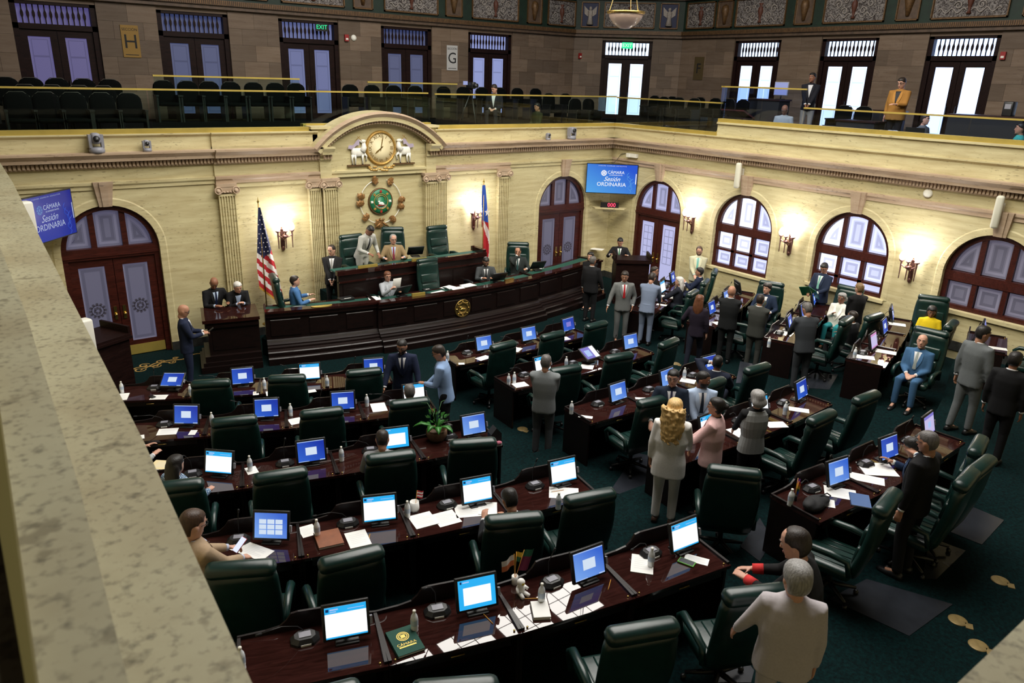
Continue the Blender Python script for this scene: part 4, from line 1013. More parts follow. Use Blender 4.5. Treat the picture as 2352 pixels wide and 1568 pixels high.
# ---- hanging bowl lamp
d = ray(1437, 40); d = d/math.hypot(d.x, d.y)*15.5; q = d+Vector((0, 0, ZC))
ALAB = emit('alabaster', (0.85, 0.62, 0.52), 0.10, (0.30, 0.22, 0.19))
t = thing('bowl_pendant', 'alabaster bowl lamp hanging on three rods before the corner frieze', 'lamp', q)
m = MB(); m.lathe([(0, -.20), (.10, -.19), (.22, -.12), (.30, -.02), (.33, .06), (.31, .06), (.27, 0), (0, -.1)], 28); m.build('bowl', ALAB, t)
m = MB(); m.lathe([(.32, .05), (.36, .07), (.36, .10), (.32, .10)], 28); m.build('rim', BRASS_OLD, t)
for k in range(3):
    a = 2*PI*k/3+.5; m = MB(); m.tube([(.32*math.cos(a), .32*math.sin(a), .1), (.05*math.cos(a), .05*math.sin(a), 1.1), (0, 0, ZCEIL-q.z)], .010, 5); m.build('rod', CHROME, t)
# ================================================================== rostrum
RC = Vector((9.9, 31.6, 0)); RR = 16.6
def arc_path(x0, x1, r, n=14):
    a0, a1 = math.asin((x0-RC.x)/RR), math.asin((x1-RC.x)/RR)
    return [Vector((RC.x + r*math.sin(a0+(a1-a0)*i/n), RC.y - r*math.cos(a0+(a1-a0)*i/n), 0)) for i in range(n+1)]
ROST_F = 0.40
def bench(name, label, x0, x1, d=0.0, green=True):
    o = thing(name, label, 'bench', arc_path(x0, x1, RR, 2)[1]); off = -Vector(o.location)
    P = [p+off for p in arc_path(x0, x1, RR+d)]
    m = MB(); m.sweep(P, [(-.36, 0), (-.36, .15), (-.34, .17), (-.30, .18), (-.30, .27), (-.28, .29), (-.17, .31), (-.17, .35), (-.11, .37), (-.11, .40), (-.05, .43), (-.03, .47), (0, .49), (0, .98), (-.04, 1.0), (-.04, 1.04), (0.0, 1.05), (.06, 1.05), (.06, 0)]); m.build('front_panel', WOOD, o)
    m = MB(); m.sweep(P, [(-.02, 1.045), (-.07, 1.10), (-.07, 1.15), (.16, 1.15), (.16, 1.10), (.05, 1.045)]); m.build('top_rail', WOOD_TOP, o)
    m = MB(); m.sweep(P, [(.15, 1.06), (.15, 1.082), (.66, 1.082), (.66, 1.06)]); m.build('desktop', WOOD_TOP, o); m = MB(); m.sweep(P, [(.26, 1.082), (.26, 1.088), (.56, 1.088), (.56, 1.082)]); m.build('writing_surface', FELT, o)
    m = MB(); m.sweep(P, [(.62, 1.06), (.62, 1.09), (.68, 1.09), (.68, 1.0), (.62, 1.0)]); m.build('edge_trim', WOOD_TOP, o)
    n = max(2, round((x1-x0)/0.85))
    for i in range(n):
        a = x0+(x1-x0)*(i+.12)/n; b = x0+(x1-x0)*(i+.88)/n
        Q = [p+off for p in arc_path(a, b, RR+d+.012, 3)]; m = MB()
        m.sweep(Q, [(0, .56), (-.008, .57), (-.008, .93), (0, .94), (.02, .94), (.02, .56)]); m.build('raised_panel', WOOD, o)
    for e, (xa, xb) in enumerate(((x0, x0+.04), (x1-.04, x1))):
        Q = [p+off for p in arc_path(xa, xb, RR+d, 1)]; m = MB(); m.sweep(Q, [(.0, 0), (.0, 1.13), (.66, 1.13), (.66, 0)]); m.build('end_panel', WOOD, o)
    return o
bench('rostrum_bench', 'curved mahogany rostrum bench in front of the man in the bright blue suit', 5.12, 7.55)
bench('rostrum_bench', 'curved mahogany rostrum bench bearing the round brass seal', 7.55, 12.3, .08)
bench('rostrum_bench', 'curved mahogany rostrum bench in front of the man resting his chin', 12.3, 15.1)
# brass seal on the bench front
q = on_y(1060, 720, 14.86); q = Vector((9.75, 0, .62)); yy = RC.y-(RR+.08)-.012
t = thing('bench_seal', 'round brass seal on the dark rostrum bench front', 'emblem', (q.x, yy, .70)); m = MB(); m.lathe([(0, 0), (.23, 0), (.23, .02), (.215, .03), (.20, .02), (.15, .02), (.145, .028), (.135, .02), (0, .02)], 36, axis='Y'); m.build('disc', BRASS_OLD, t)
m = MB()
for i in range(8): a = 2*PI*i/8; m.ball((.175*math.sin(a), -.025, .175*math.cos(a)), (.022, .012, .022), 6, 4)
q_ = m.build('emblem_ring', BRASS, t); q_['kind'] = 'stuff'
m = MB(); m.ball((0, -.025, -.03), (.08, .018, .045)); m.ball((-.06, -.025, .03), (.03, .015, .03)); m.build('lamb', BRASS, t)
# nameplates on the rail
for x, z, w, h, lb in ((6.32, 1.1, .40, .14, 'half round brass plate on the left rostrum bench'), ):
    P = arc_path(x-.1, x+.1, RR+.02, 2)[1]; t = thing('brass_plate', lb, 'plate', (P.x, P.y, 1.152), R(-10)); m = MB(); m.extrude([(.24*math.cos(PI+PI*i/12), .13*math.sin(PI+PI*i/12)+.1, 0) for i in range(13)], (0, 0, .012)); m.build('plate', BRASS_BRIGHT, t)
P = arc_path(8.5, 8.7, RR-.02, 2)[1]; t = thing('name_plate', 'brass name plate before the woman in grey on the rostrum', 'plate', (P.x, P.y, 1.152), R(-5)); m = MB(); m.box((0, 0, .035), (.34, .05, .07)); m.build('plate', BRASS_BRIGHT, t)
P = arc_path(11.2, 11.4, RR-.02, 2)[1]; t = thing('name_plate', 'dark name plate before the man writing on the rostrum', 'plate', (P.x, P.y, 1.152), R(6)); m = MB(); m.box((0, 0, .03), (.3, .05, .06)); m.build('plate', BRASS_OLD, t)
# square end block
A, B = at(487, 850, 0), at(603, 837, 0); u = (B-A).normalized(); v = Vector((-u.y, u.x, 0)); w = (B-A).length
t = thing('rostrum_end_block', 'square mahogany block at the left end of the rostrum', 'bench', A+u*w/2+v*.45, math.atan2(u.y, u.x))
m = MB()
for z0, z1, e in ((0, .14, .20), (.14, .22, .15), (.22, .34, .10), (.34, .95, 0), (.95, 1.02, .05), (1.02, 1.07, .02)): m.b2(-w/2-e, w/2, -.45-e, .45, z0, z1)
m.build('body', WOOD, t); m = MB(); m.b2(-w/2-.09, w/2+.02, -.54, .47, 1.07, 1.14); m.build('top', WOOD_TOP, t); m = MB(); m.b2(-w/2+.08, w/2-.1, -.46, -.44, .44, .88); m.build('raised_panel', WOOD, t)
# platforms
m = MB(); P = [Vector((5.15, 16.15, 0))] + arc_path(5.2, 15.0, RR-.1) + [Vector((15.0, 16.6, 0)), Vector((14.0, YF-.1, 0)), Vector((6.2, YF-.1, 0))]
m.extrude([Vector((p.x, p.y, .0)) for p in P], (0, 0, ROST_F)); tag(m.build('dais_floor', CARPET), 'green carpeted platform behind the rostrum bench', kind='structure')
m = MB(); m.b2(7.1, 11.25, 16.03, YF-.12, ROST_F, .98); tag(m.build('dais_upper_floor', CARPET), 'green carpeted upper platform of the presiding officers', kind='structure')
t = thing('presiding_bench', 'straight raised mahogany bench of the presiding officers', 'bench', (9.1, 16.05, ROST_F))
m = MB(); m.b2(-2.1, 2.05, -.06, .04, 0, 1.28); m.build('front_panel', WOOD, t); m = MB(); m.b2(-2.14, 2.09, -.10, .02, 1.24, 1.35); m.b2(-2.10, 2.05, -.09, 0, 1.05, 1.09); m.build('top_rail', WOOD_TOP, t); m = MB(); m.b2(-2.1, 2.05, .02, .42, 1.27, 1.30); m.build('writing_surface', FELT, t); m = MB(); m.b2(1.98, 2.08, -.08, .5, 1.3, 1.42); m.build('end_rail', WOOD_TOP, t)
for i in range(4): m = MB(); m.b2(-2.0+i*1.02, -2.0+i*1.02+.9, -.075, -.06, .2, 1.0); m.build('raised_panel', WOOD, t)
for px, py, z, wd, lb in ((845, 612, 1.66, .5, 'brass name plate on the left of the presiding bench'), (963, 595, 1.66, .42, 'curved brass name plate before the man in tan')):
    q = on_y(px, py, 16.0); t = thing('name_plate', lb, 'plate', (q.x, 16.0, 1.75)); m = MB(); m.box((0, 0, .03), (wd, .04, .06)); m.build('plate', BRASS_BRIGHT, t)
# corner podium and left podium
def podium(nm, lb, loc, rz, w, d, h, mat=WOOD_DARK):
    t = thing(nm, lb, 'podium', loc, rz); m = MB(); m.b2(-w/2, w/2, -d/2, d/2, .1, h-.1); m.b2(-w/2-.04, w/2+.04, -d/2-.04, d/2+.04, 0, .1); m.b2(-w/2-.05, w/2+.05, -d/2-.05, d/2+.05, h-.10, h-.05); m.build('body', mat, t)
    m = MB(); m.extrude([(-w/2-.03, -d/2-.03, h-.05), (w/2+.03, -d/2-.03, h-.05), (w/2+.03, d/2+.03, h-.05), (-w/2-.03, d/2+.03, h-.05)], (0, 0, .05)); m.build('top', mat, t); m = MB(); m.b2(-w/2-.05, -w/2, -d/2, d/2, h, h+.14); m.build('side_rail', mat, t); m = MB(); m.b2(w/2, w/2+.05, -d/2, d/2, h, h+.14); m.build('side_rail', mat, t)
    m = MB(); m.b2(-w/2+.12, w/2-.12, -d/2-.012, -d/2, .25, h-.3); m.build('raised_panel', mat, t); return t
podium('lectern_podium', 'tall dark wooden podium in the corner under the television', (15.62, 14.95, 0), R(-36), .95, .62, 1.30)
podium('lectern_podium', 'dark wooden podium beside the left arched door', (1.75, 15.55, 0), R(28), .95, .8, 1.22)
t = thing('side_cabinet', 'low dark cabinet beside the corner podium', 'cabinet', (15.3, 16.45, 0), R(-10)); m = MB(); m.b2(-.3, .3, -.3, .3, 0, .95); m.build('body', WOOD_DARK, t); m = MB(); m.b2(-.33, .33, -.33, .33, .95, 1.0); m.build('top', WOOD_TOP, t)

# ================================================================== furniture prototypes
# ---- high-backed leather swivel chair, faces +y
def cushion(m, c, d, r, rot=None): m.rbox(c, d, r, 3, rot)
def chair_proto(mat=LEATHER, wide=.60, high=1.20, base=BLACK):
    p = Proto(); tilt = Matrix.Rotation(R(9), 3, 'X')
    m = MB(); cushion(m, (0, .02, .45), (wide-.06, .56, .13), .055); s = p.add('seat', m, mat)
    m = MB()
    for i in range(5): m.tube([(-.2+.1*i, -.18, .517), (-.2+.1*i, .24, .517)], .008, 5)
    p.add('seat_piping', m, mat, of=s)
    hb = high-.50; m = MB()
    rings = []
    for k in range(9):
        t = k/8; z = .48 + t*hb; y = -.26 - .14*t - .03*math.sin(t*PI); w = (wide/2)*(.90+.12*math.sin(t*PI*.8+.3)) * (1 if t < .9 else .96); th = .065 if t < .85 else .075
        rg = []
        for j in range(16):
            a = 2*PI*j/16; ca, sa = math.cos(a), math.sin(a); e = .45
            rg.append((w*math.copysign(abs(ca)**e, ca), y + th*math.copysign(abs(sa)**.7, sa), z))
        rings.append(rg)
    m.smooth = True; m.rings(rings); b = p.add('backrest', m, mat)
    m = MB(); cushion(m, (0, -.405, high-.01), (wide*.95, .17, .14), .065, Matrix.Rotation(R(12), 3, 'X')); p.add('head_roll', m, mat, of=b)
    m = MB(); cushion(m, (0, -.27, .70), (wide*.72, .07, .24), .03, tilt); p.add('lumbar_cushion', m, mat, of=b)
    m = MB(); cushion(m, (0, -.31, .95), (wide*.76, .07, .22), .03, tilt); p.add('upper_cushion', m, mat, of=b)
    for sx in (-1, 1):
        m = MB(); x = sx*(wide/2+.0); m.tube([(x, -.26, .50), (x, -.22, .66), (x, -.05, .685), (x, .18, .68), (x, .25, .62), (x, .20, .46)], [.03, .036, .042, .042, .036, .03], 8); p.add('armrest', m, mat)
    m = MB(); m.tube([(0, 0, .12), (0, 0, .39)], .03, 8); m.box((0, 0, .385), (.26, .3, .04)); p.add('gas_column', m, base)
    for k in range(5):
        a = 2*PI*k/5+.3; d = Vector((math.cos(a), math.sin(a), 0)); m = MB(); m.tube([d*.03+Vector((0, 0, .13)), d*.30+Vector((0, 0, .085))], [.03, .018], 6); l = p.add('base_leg', m, base); m = MB(); m.ball(d*.31+Vector((0, 0, .032)), (.03, .03, .032), 8, 6); p.add('caster', m, base, of=l)
    return p
CHAIR = chair_proto(wide=.65, high=1.32); CHAIR_BLK = chair_proto(LEATHER_BLK, .54, 1.12)
TALLCHAIR = chair_proto(LEATHER, .62, 1.38)
# ---- desk, user sits at -y
def desk_proto():
    p = Proto(); w, d = WID/2-.004, DEP/2
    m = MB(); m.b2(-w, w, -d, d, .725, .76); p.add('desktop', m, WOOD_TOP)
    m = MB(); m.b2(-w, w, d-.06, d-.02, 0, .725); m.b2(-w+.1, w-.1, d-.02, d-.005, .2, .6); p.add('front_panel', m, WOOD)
    for s in (-1, 1):
        m = MB(); m.b2(s*w, s*(w-.03), -d+.05, d-.06, 0, .725); p.add('side_panel', m, WOOD)
        m = MB(); m.b2(s*w, s*(w-.028), -d+.03, d-.03, .76, .785); r = p.add('divider_rail', m, WOOD)
        m = MB(); m.ball((s*(w-.06), -d+.045, .768), .011, 6, 4); p.add('rail_stud', m, BRASS, of=r)
    m = MB()
    prof = [(-w, .76), (w, .76), (w, .79), (w-.10, .80), (w-.16, .86), (w-.22, .93), (-.08, .94), (-.14, .93), (-.18, .87), (-.24, .82), (-.36, .80), (-w, .79)]
    m.extrude([(x, d-.03, z) for x, z in prof], (0, .022, 0)); p.add('riser_board', m, WOOD)
    m = MB(); m.b2(-w+.1, w-.1, -d+.02, -d+.04, .64, .72); k = p.add('pencil_drawer', m, WOOD); m = MB(); m.tube([(-.06, -d+.01, .68), (.06, -d+.01, .68)], .008, 5); p.add('drawer_pull', m, BRASS_OLD, of=k)
    return p
DESK = desk_proto()
# ---- monitor, screen faces -y
SW, SH = .345, .270
A_BG = gradient_screen('screen_blue', (0.012, 0.045, 0.50), (0.04, 0.16, 0.80), 0.85); A_BG2 = gradient_screen('screen_blue_pale', (0.05, 0.16, 0.75), (0.22, 0.45, 1.0), 0.95)
SCW = emit('screen_white', (0.93, 0.97, 1.0), 1.25); SCD = emit('screen_dialog', (0.72, 0.84, 1.0), 1.0); CYAN = emit('screen_cyan', (0.02, 0.47, 0.98), 1.05); PURP = emit('screen_violet', (0.30, 0.26, 0.85), 0.8); PINK = emit('screen_pink', (0.75, 0.30, 0.70), 0.9); LAV = emit('screen_lavender', (0.66, 0.60, 0.95), 0.95); TASK = emit('screen_taskbar', (0.45, 0.62, 1.0), 1.0); NAVY = emit('screen_navy', (0.004, 0.03, 0.12), 1.0)
def screen_mesh(v):
    a, b = SW/2, SH/2; me = None; m = MB(); mats = []
    def quad(x0, x1, z0, z1, mat, y=0.0):
        if mat not in mats: mats.append(mat)
        m.mat(mats.index(mat)); m.poly([(x0*a, y, z0*b), (x1*a, y, z0*b), (x1*a, y, z1*b), (x0*a, y, z1*b)])
    if v in 'AaK':
        quad(-1, 1, -1, 1, A_BG2 if v == 'a' else A_BG); quad(-.42, .42, -.38, .38, SCD if v != 'K' else PURP, -.001); quad(-1, 1, .93, 1, TASK, -.001); quad(-1, -.2, -1, -.94, TASK, -.001); quad(.6, 1, -1, -.9, TASK, -.001)
    elif v == 'B':
        quad(-1, 1, -1, 1, SCW); quad(-1, 1, .58, 1, CYAN, -.001); quad(-.95, -.8, .72, .9, NAVY, -.002); quad(-.75, -.35, .78, .88, TASK, -.002); quad(-.75, -.45, .66, .72, TASK, -.002); quad(.1, .9, .74, .78, TASK, -.002); quad(-1, 1, -1, -.90, CYAN, -.001)
    elif v == 'C':
        quad(-1, 1, -1, 1, CYAN); quad(-.74, .76, -.72, .46, SCW, -.001); quad(-.9, -.8, .76, .92, NAVY, -.002); quad(-.75, -.4, .8, .88, TASK, -.002)
    elif v == 'D':
        quad(-1, 1, -1, 1, A_BG2)
        for i in range(3):
            for j in range(3): quad(-.72+.5*i, -.28+.5*i, -.7+.42*j, -.34+.42*j, SCD, -.001)
    elif v == 'E':
        quad(-1, 1, -1, 1, PURP); quad(.35, 1, -1, 1, SCW, -.001); quad(-.7, .1, -.6, .5, TASK, -.001)
    elif v == 'P':
        quad(-1, 1, -1, 1, LAV); quad(-1, 1, .7, 1, PINK, -.001); quad(-1, 1, -1, -.82, PINK, -.001)
    elif v == 'V':
        quad(-1, 1, -1, 1, LAV); quad(-1, 1, .7, 1, PURP, -.001); quad(-.3, .3, -.3, .3, TASK, -.001); quad(-1, 1, -1, -.9, PURP, -.001)
    me = m.mesh('screen', mats); uv = me.uv_layers.new(name='UVMap')
    for i, l in enumerate(me.loops): co = me.vertices[l.vertex_index].co; uv.data[i].uv = ((co.x/a+1)/2, (co.z/b+1)/2)
    return me
SCREENS = {v: screen_mesh(v) for v in 'AaKBCDEPV'}
def monitor_proto(tilt):
    p = Proto(); T = Matrix.Translation((0, 0, .20)) @ Matrix.Rotation(-R(tilt), 4, 'X')
    m = MB(); m.T = T; m.rbox((0, .02, 0), (SW+.05, .035, SH+.05), .008, 2); m.rbox((0, .045, 0), (SW-.06, .05, SH-.06), .02, 2); h = p.add('housing', m, BLACK)
    me = SCREENS['A']; p.parts.append(('screen', me, (0, .20*0, .20), (-R(tilt), 0, 0), None, None))
    m = MB(); m.T = T; m.box((SW/2+.035, .01, -.03), (.022, .03, .07)); p.add('card_reader', m, GREY_P, of=h)
    m = MB(); m.tube([(0, .05, .005), (0, .06, .12)], .028, 8); m.rbox((0, .03, .008), (.20, .19, .016), .007, 2); p.add('stand', m, BLACK)
    return p
MON = monitor_proto(16); MON_FLAT = monitor_proto(58)
# ---- microphone console with gooseneck
def mic_proto(goose):
    p = Proto(); m = MB(); oc = []
    for z, k in ((0, 1.0), (.02, 1.0), (.055, .72)): oc.append([(.12*k*x, .085*k*y, z) for x, y in ((-1, -.45), (-.55, -1), (.55, -1), (1, -.45), (1, .45), (.55, 1), (-.55, 1), (-1, .45))])
    m.rings(oc); b = p.add('console', m, BLACK); m = MB(); m.box((0, -.082, .012), (.085, .012, .016)); p.add('label_strip', m, PAPER, of=b)
    m = MB(); m.box((0, .0, .058), (.10, .07, .006)); p.add('display', m, GREY_P, of=b)
    m = MB(); m.tube(goose, .0045, 5); g = p.add('gooseneck', m, BLACK); m = MB(); e = Vector(goose[-1]); d = (e-Vector(goose[-2])).normalized(); m.tube([e, e+d*.05], [.009, .011], 6); p.add('microphone', m, BLACK_M, of=g); return p
MICS = [mic_proto([(0, .06, .05), (-.01, .05, .18), (-.06, -.02, .30), (-.13, -.10, .36)]), mic_proto([(0, .06, .05), (0, .07, .20), (.02, .03, .33)]), mic_proto([(0, .06, .05), (-.05, .04, .12), (-.18, -.02, .20), (-.34, -.1, .24)])]
# ---- water bottle
p = Proto(); m = MB(); m.lathe([(.0, 0), (.032, 0), (.034, .01), (.031, .03), (.034, .05), (.031, .08), (.034, .10), (.034, .13), (.028, .16), (.014, .185), (.013, .20), (0, .20)], 12); b = p.add('bottle_body', m, BOTTLE); m = MB(); m.lathe([(.0, 0), (.0145, 0), (.0145, .022), (0, .022)], 10, (0, 0, .193)); p.add('cap', m, WHITE_P); m = MB(); m.lathe([(.0345, .07), (.0345, .125)], 12, cap=False); p.add('paper_label', m, pbr('bottle_label', (0.50, 0.60, 0.74), .5), of=b); BOT = p
# ================================================================== desks, monitors, microphones, chairs row by row
BLK = {'L': 'left block', 'C': 'centre block', 'R': 'window block'}
SPOT = {'L': ['side wall end', 'second from side wall', 'second from aisle', 'aisle end'], 'C': ['ledge side', 'middle', 'window side'], 'R': ['aisle end', 'middle', 'window end']}
ORD = ['front', 'second', 'third', 'fourth', 'rear']
SCR = {'L1': 'AABA', 'L2': 'AAAB', 'L3': 'BACa', 'L4': 'DBBB', 'L5': 'BCaB', 'C1': 'aaK', 'C2': 'BEa', 'C3': 'aaA', 'C4': 'BBA', 'C5': 'aAV', 'R1': 'DBA', 'R2': 'AaK', 'R3': 'AAA', 'R4': 'PAA', 'R5': 'AAA'}
FLAT = {('L1', 0), ('C2', 1), ('L3', 0)}
MYAW = {('L3', 0): -22, ('L4', 0): -18, ('L2', 0): -12, ('L1', 0): -8, ('R2', 2): 35, ('R3', 0): 5}
NOTE = {'B': 'a white page under a cyan header', 'A': 'a white dialog on deep blue', 'a': 'a white dialog on pale blue', 'K': 'a dim blue desktop', 'C': 'a white panel on cyan', 'D': 'a grid of nine tiles', 'E': 'violet and white halves', 'P': 'a pink and lavender page', 'V': 'a lavender page'}
SKIP_DESK = {('R5', 0), ('R5', 1)}
ADJ = ['outer', 'second', 'third', 'inner']
DZ = .76
def desk_local(rn, i, x, y, z=0.0):
    c, a, t = DESKS[rn][i]; return c + rotz((x, y, 0), a) + Vector((0, 0, t*TIER_H+z))
random.seed(11)
for rn, lst in DESKS.items():
    for i, (c, a, t) in enumerate(lst):
        if (rn, i) in SKIP_DESK: continue
        z = t*TIER_H; row = ORD[int(rn[1])-1]; blk = BLK[rn[0]]
        DESK.spawn('legislator_desk', 'polished mahogany desk, %s row of the %s, %s' % (row, blk, SPOT[rn[0]][i]), 'desk', (c.x, c.y, z), a, 'desks in the %s row of the %s' % (row, blk))
        v = SCR[rn][i]; mp = desk_local(rn, i, .30, .06, DZ); flat = (rn, i) in FLAT
        (MON_FLAT if flat and v != 'B' else MON).spawn('desk_monitor', 'monitor showing %s, %s %s row, %s' % (NOTE[v], blk.replace(' block', ''), row, SPOT[rn[0]][i]), 'monitor', mp, a+R(MYAW.get((rn, i), random.uniform(-6, 6))), 'monitors in the %s row of the %s' % (row, blk), swap={'screen': SCREENS[v]})
        mc = desk_local(rn, i, -.04, .16, DZ); MICS[(i+int(rn[1])) % 3].spawn('microphone_console', 'gooseneck microphone console, %s row of the %s, %s' % (row, blk, SPOT[rn[0]][i]), 'microphone', mc, a+R(random.uniform(-8, 8)), 'microphones in the %s row of the %s' % (row, blk))
# chairs: (desk, sideways, back from the desk edge, turn in degrees)
CH = {}
for rn, lst in DESKS.items():
    for i in range(len(lst)): CH[(rn, i)] = (-.04, 0.36, random.uniform(-8, 8))
OCC = [('L2', 3), ('L3', 2), ('L3', 0), ('L4', 2), ('R1', 1), ('R1', 2), ('C3', 2), ('C5', 1)]
CH.update({('C5', 0): None, ('C5', 2): None, ('L1', 0): None, ('R2', 2): None, ('R2', 1): None, ('L2', 0): None, ('R3', 1): None, ('R3', 2): None, ('R4', 0): None, ('R4', 2): None, ('C4', 0): None, ('L4', 0): (0.12, 0.40, -8), ('L4', 1): (-.25, .52, 6), ('L4', 2): (.30, .44, -12), ('L3', 1): (-.16, .4, 3), ('L3', 3): (-.12, .4, -14), ('L5', 1): (-.22, .56, -14), ('L5', 2): (.04, .52, -10), ('L5', 3): (.0, .56, -16), ('L2', 1): (-.1, .36, 3), ('L2', 2): (-.12, .36, 2), ('R5', 0): None, ('R5', 1): None})
for (rn, i), v in CH.items():
    if v is None: continue
    c, a, t = DESKS[rn][i]; q = desk_local(rn, i, v[0], -DEP/2-v[1]); row = ORD[int(rn[1])-1]
    CHAIR.spawn('swivel_chair', ('occupied' if (rn, i) in OCC else 'empty') + ' green leather swivel chair, %s row of the %s, %s' % (row, BLK[rn[0]], SPOT[rn[0]][i]), 'chair', q, a+R(v[2]), 'swivel chairs in the %s row of the %s' % (row, BLK[rn[0]]))
# ================================================================== people
CLOTH = {}
def cloth(col, rough=0.85):
    k = tuple(round(c, 3) for c in col)
    if k not in CLOTH: CLOTH[k] = pbr('cloth_%d' % len(CLOTH), col, rough, spec=0.25, var=0.05, scale=60, bump=0.10, bscale=14)
    return CLOTH[k]
SKIN = {k: pbr('skin_'+k, c, 0.5, spec=0.35, var=0.07, scale=18) for k, c in dict(light=(0.58, 0.32, 0.23), tan=(0.44, 0.22, 0.14), brown=(0.27, 0.12, 0.07), dark=(0.13, 0.055, 0.035)).items()}
HAIRC = {k: pbr('hair_'+k, c, 0.5, var=0.35, scale=70, bump=0.4, bscale=90, stretch=(1, 1, .2)) for k, c in dict(black=(0.010, 0.008, 0.007), dark=(0.022, 0.014, 0.010), brown=(0.05, 0.024, 0.012), auburn=(0.13, 0.045, 0.018), blond=(0.66, 0.43, 0.17), lightbrown=(0.20, 0.12, 0.05), grey=(0.28, 0.27, 0.26), white=(0.62, 0.60, 0.57), salt=(0.11, 0.10, 0.095)).items()}
EYE_W = pbr('eye_white', (0.7, 0.68, 0.65), 0.3); EYE_D = pbr('eye_dark', (0.02, 0.012, 0.01), 0.2); LIP = pbr('lips', (0.34, 0.12, 0.10), 0.5)
HEADP = [(.118, .004, .004, .004), (.112, .034, .036, .042), (.098, .054, .062, .070), (.075, .069, .082, .090), (.045, .076, .091, .099), (.015, .077, .092, .100), (-.015, .076, .090, .096), (-.045, .071, .089, .083), (-.070, .063, .088, .060), (-.092, .051, .084, .035), (-.108, .035, .074, .010), (-.115, .012, .055, -.03)]
def head_ring(i, n=24, off=None):
    z, a, f, b = HEADP[i]; pts = []
    for k in range(n):
        t = 2*PI*k/n; c, s = math.cos(t), math.sin(t); d = f if s > 0 else b
        o = off(t, z) if off else 0.0
        pts.append(Vector(((a+o)*c, (d+o)*s if d > 0 else d + (.02*s), z + (o*.6 if z > .06 else 0))))
    return pts
def ell(cx, cy, z, w, d, n=20, e=.8):
    pts = []
    for k in range(n):
        t = 2*PI*k/n; c, s = math.cos(t), math.sin(t); pts.append(Vector((cx + w*math.copysign(abs(c)**e, c), cy + d*math.copysign(abs(s)**e, s), z)))
    return pts
PENDING = []
def remeshed(name, mb, mats, parent, voxel, smooth=3):
    me = mb.mesh(name, mats); o = obj(name, me, parent)
    r = o.modifiers.new('r', 'REMESH'); r.mode = 'VOXEL'; r.voxel_size = voxel; r.use_smooth_shade = True
    if smooth: s = o.modifiers.new('s', 'SMOOTH'); s.factor = .5; s.iterations = smooth
    PENDING.append(o); return o
def flush_pending():
    dg = bpy.context.evaluated_depsgraph_get(); dg.update(); new = []
    for o in PENDING: new.append(bpy.data.meshes.new_from_object(o.evaluated_get(dg)))
    for o, me in zip(PENDING, new):
        old = o.data; me.name = o.name; o.modifiers.clear(); o.data = me; bpy.data.meshes.remove(old)
    PENDING.clear()
ARMS = {'hang': (.25, .03, .80), 'clasp': (.035, .24, .90), 'pocket': (.23, .07, .92), 'phone': (.07, .34, 1.16), 'table': (.19, .44, .79), 'lap': (.07, .27, .64), 'fold': (.05, .30, 1.0), 'out': (.34, .22, .92), 'back': (.06, -.16, .92), 'chin': (.02, .20, 1.16), 'ear': (.12, .10, 1.20), 'deskst': (.22, .42, .86)}
def rotm(axis, deg, about):
    return Matrix.Translation(about) @ Matrix.Rotation(R(deg), 4, axis) @ Matrix.Translation(-Vector(about))
def ik(S, Wt, l1, l2, pole):
    d = Wt-S; L = d.length
    if L > (l1+l2)*.995: Wt = S + d*((l1+l2)*.995/L); d = Wt-S; L = d.length
    a = (l1*l1-l2*l2+L*L)/(2*L); h = math.sqrt(max(0, l1*l1-a*a)); dn = d.normalized()
    p = Vector(pole); p = p - dn*p.dot(dn)
    p = p.normalized() if p.length > 1e-5 else dn.orthogonal().normalized()
    return S + dn*a + p*h, Wt
def add_hand(m, W, d, n, side, curl):
    """palm, four fingers and a thumb; d finger direction, n palm normal, side +1 puts the thumb towards d x n"""
    d = d.normalized(); n = (n - d*n.dot(d)); n = n.normalized() if n.length > 1e-4 else d.orthogonal().normalized(); s = d.cross(n)*side
    rings = []
    for t, w, th in ((-.015, .026, .020), (.02, .034, .019), (.06, .041, .016), (.092, .040, .013)):
        rings.append([W + d*t + s*(w*x) + n*(th*y) for x, y in ((1, 0), (.7, .8), (0, 1), (-.7, .8), (-1, 0), (-.7, -.8), (0, -1), (.7, -.8))])
    m.rings(rings)
    for off, ln in ((.030, .072), (.010, .082), (-.010, .076), (-.030, .060)):
        p = W + d*.086 + s*off; a = curl*.6; path = [p - d*.02, p]
        for seg in (.42, .33, .25):
            p = p + (d*math.cos(a) + n*math.sin(a))*ln*seg; path.append(p); a += curl
        m.tube(path, [.0095, .0095, .009, .008, .0065], 6)
    b = W + d*.018 + s*.030; t1 = (d*.62 + s*.72 + n*.35).normalized(); t2 = (d*.8 + s*.35 + n*.6).normalized()
    m.tube([b - s*.015, b, b + t1*.035, b + t1*.035 + t2*.03], [.011, .012, .010, .0075], 6)
PEOPLE = {}
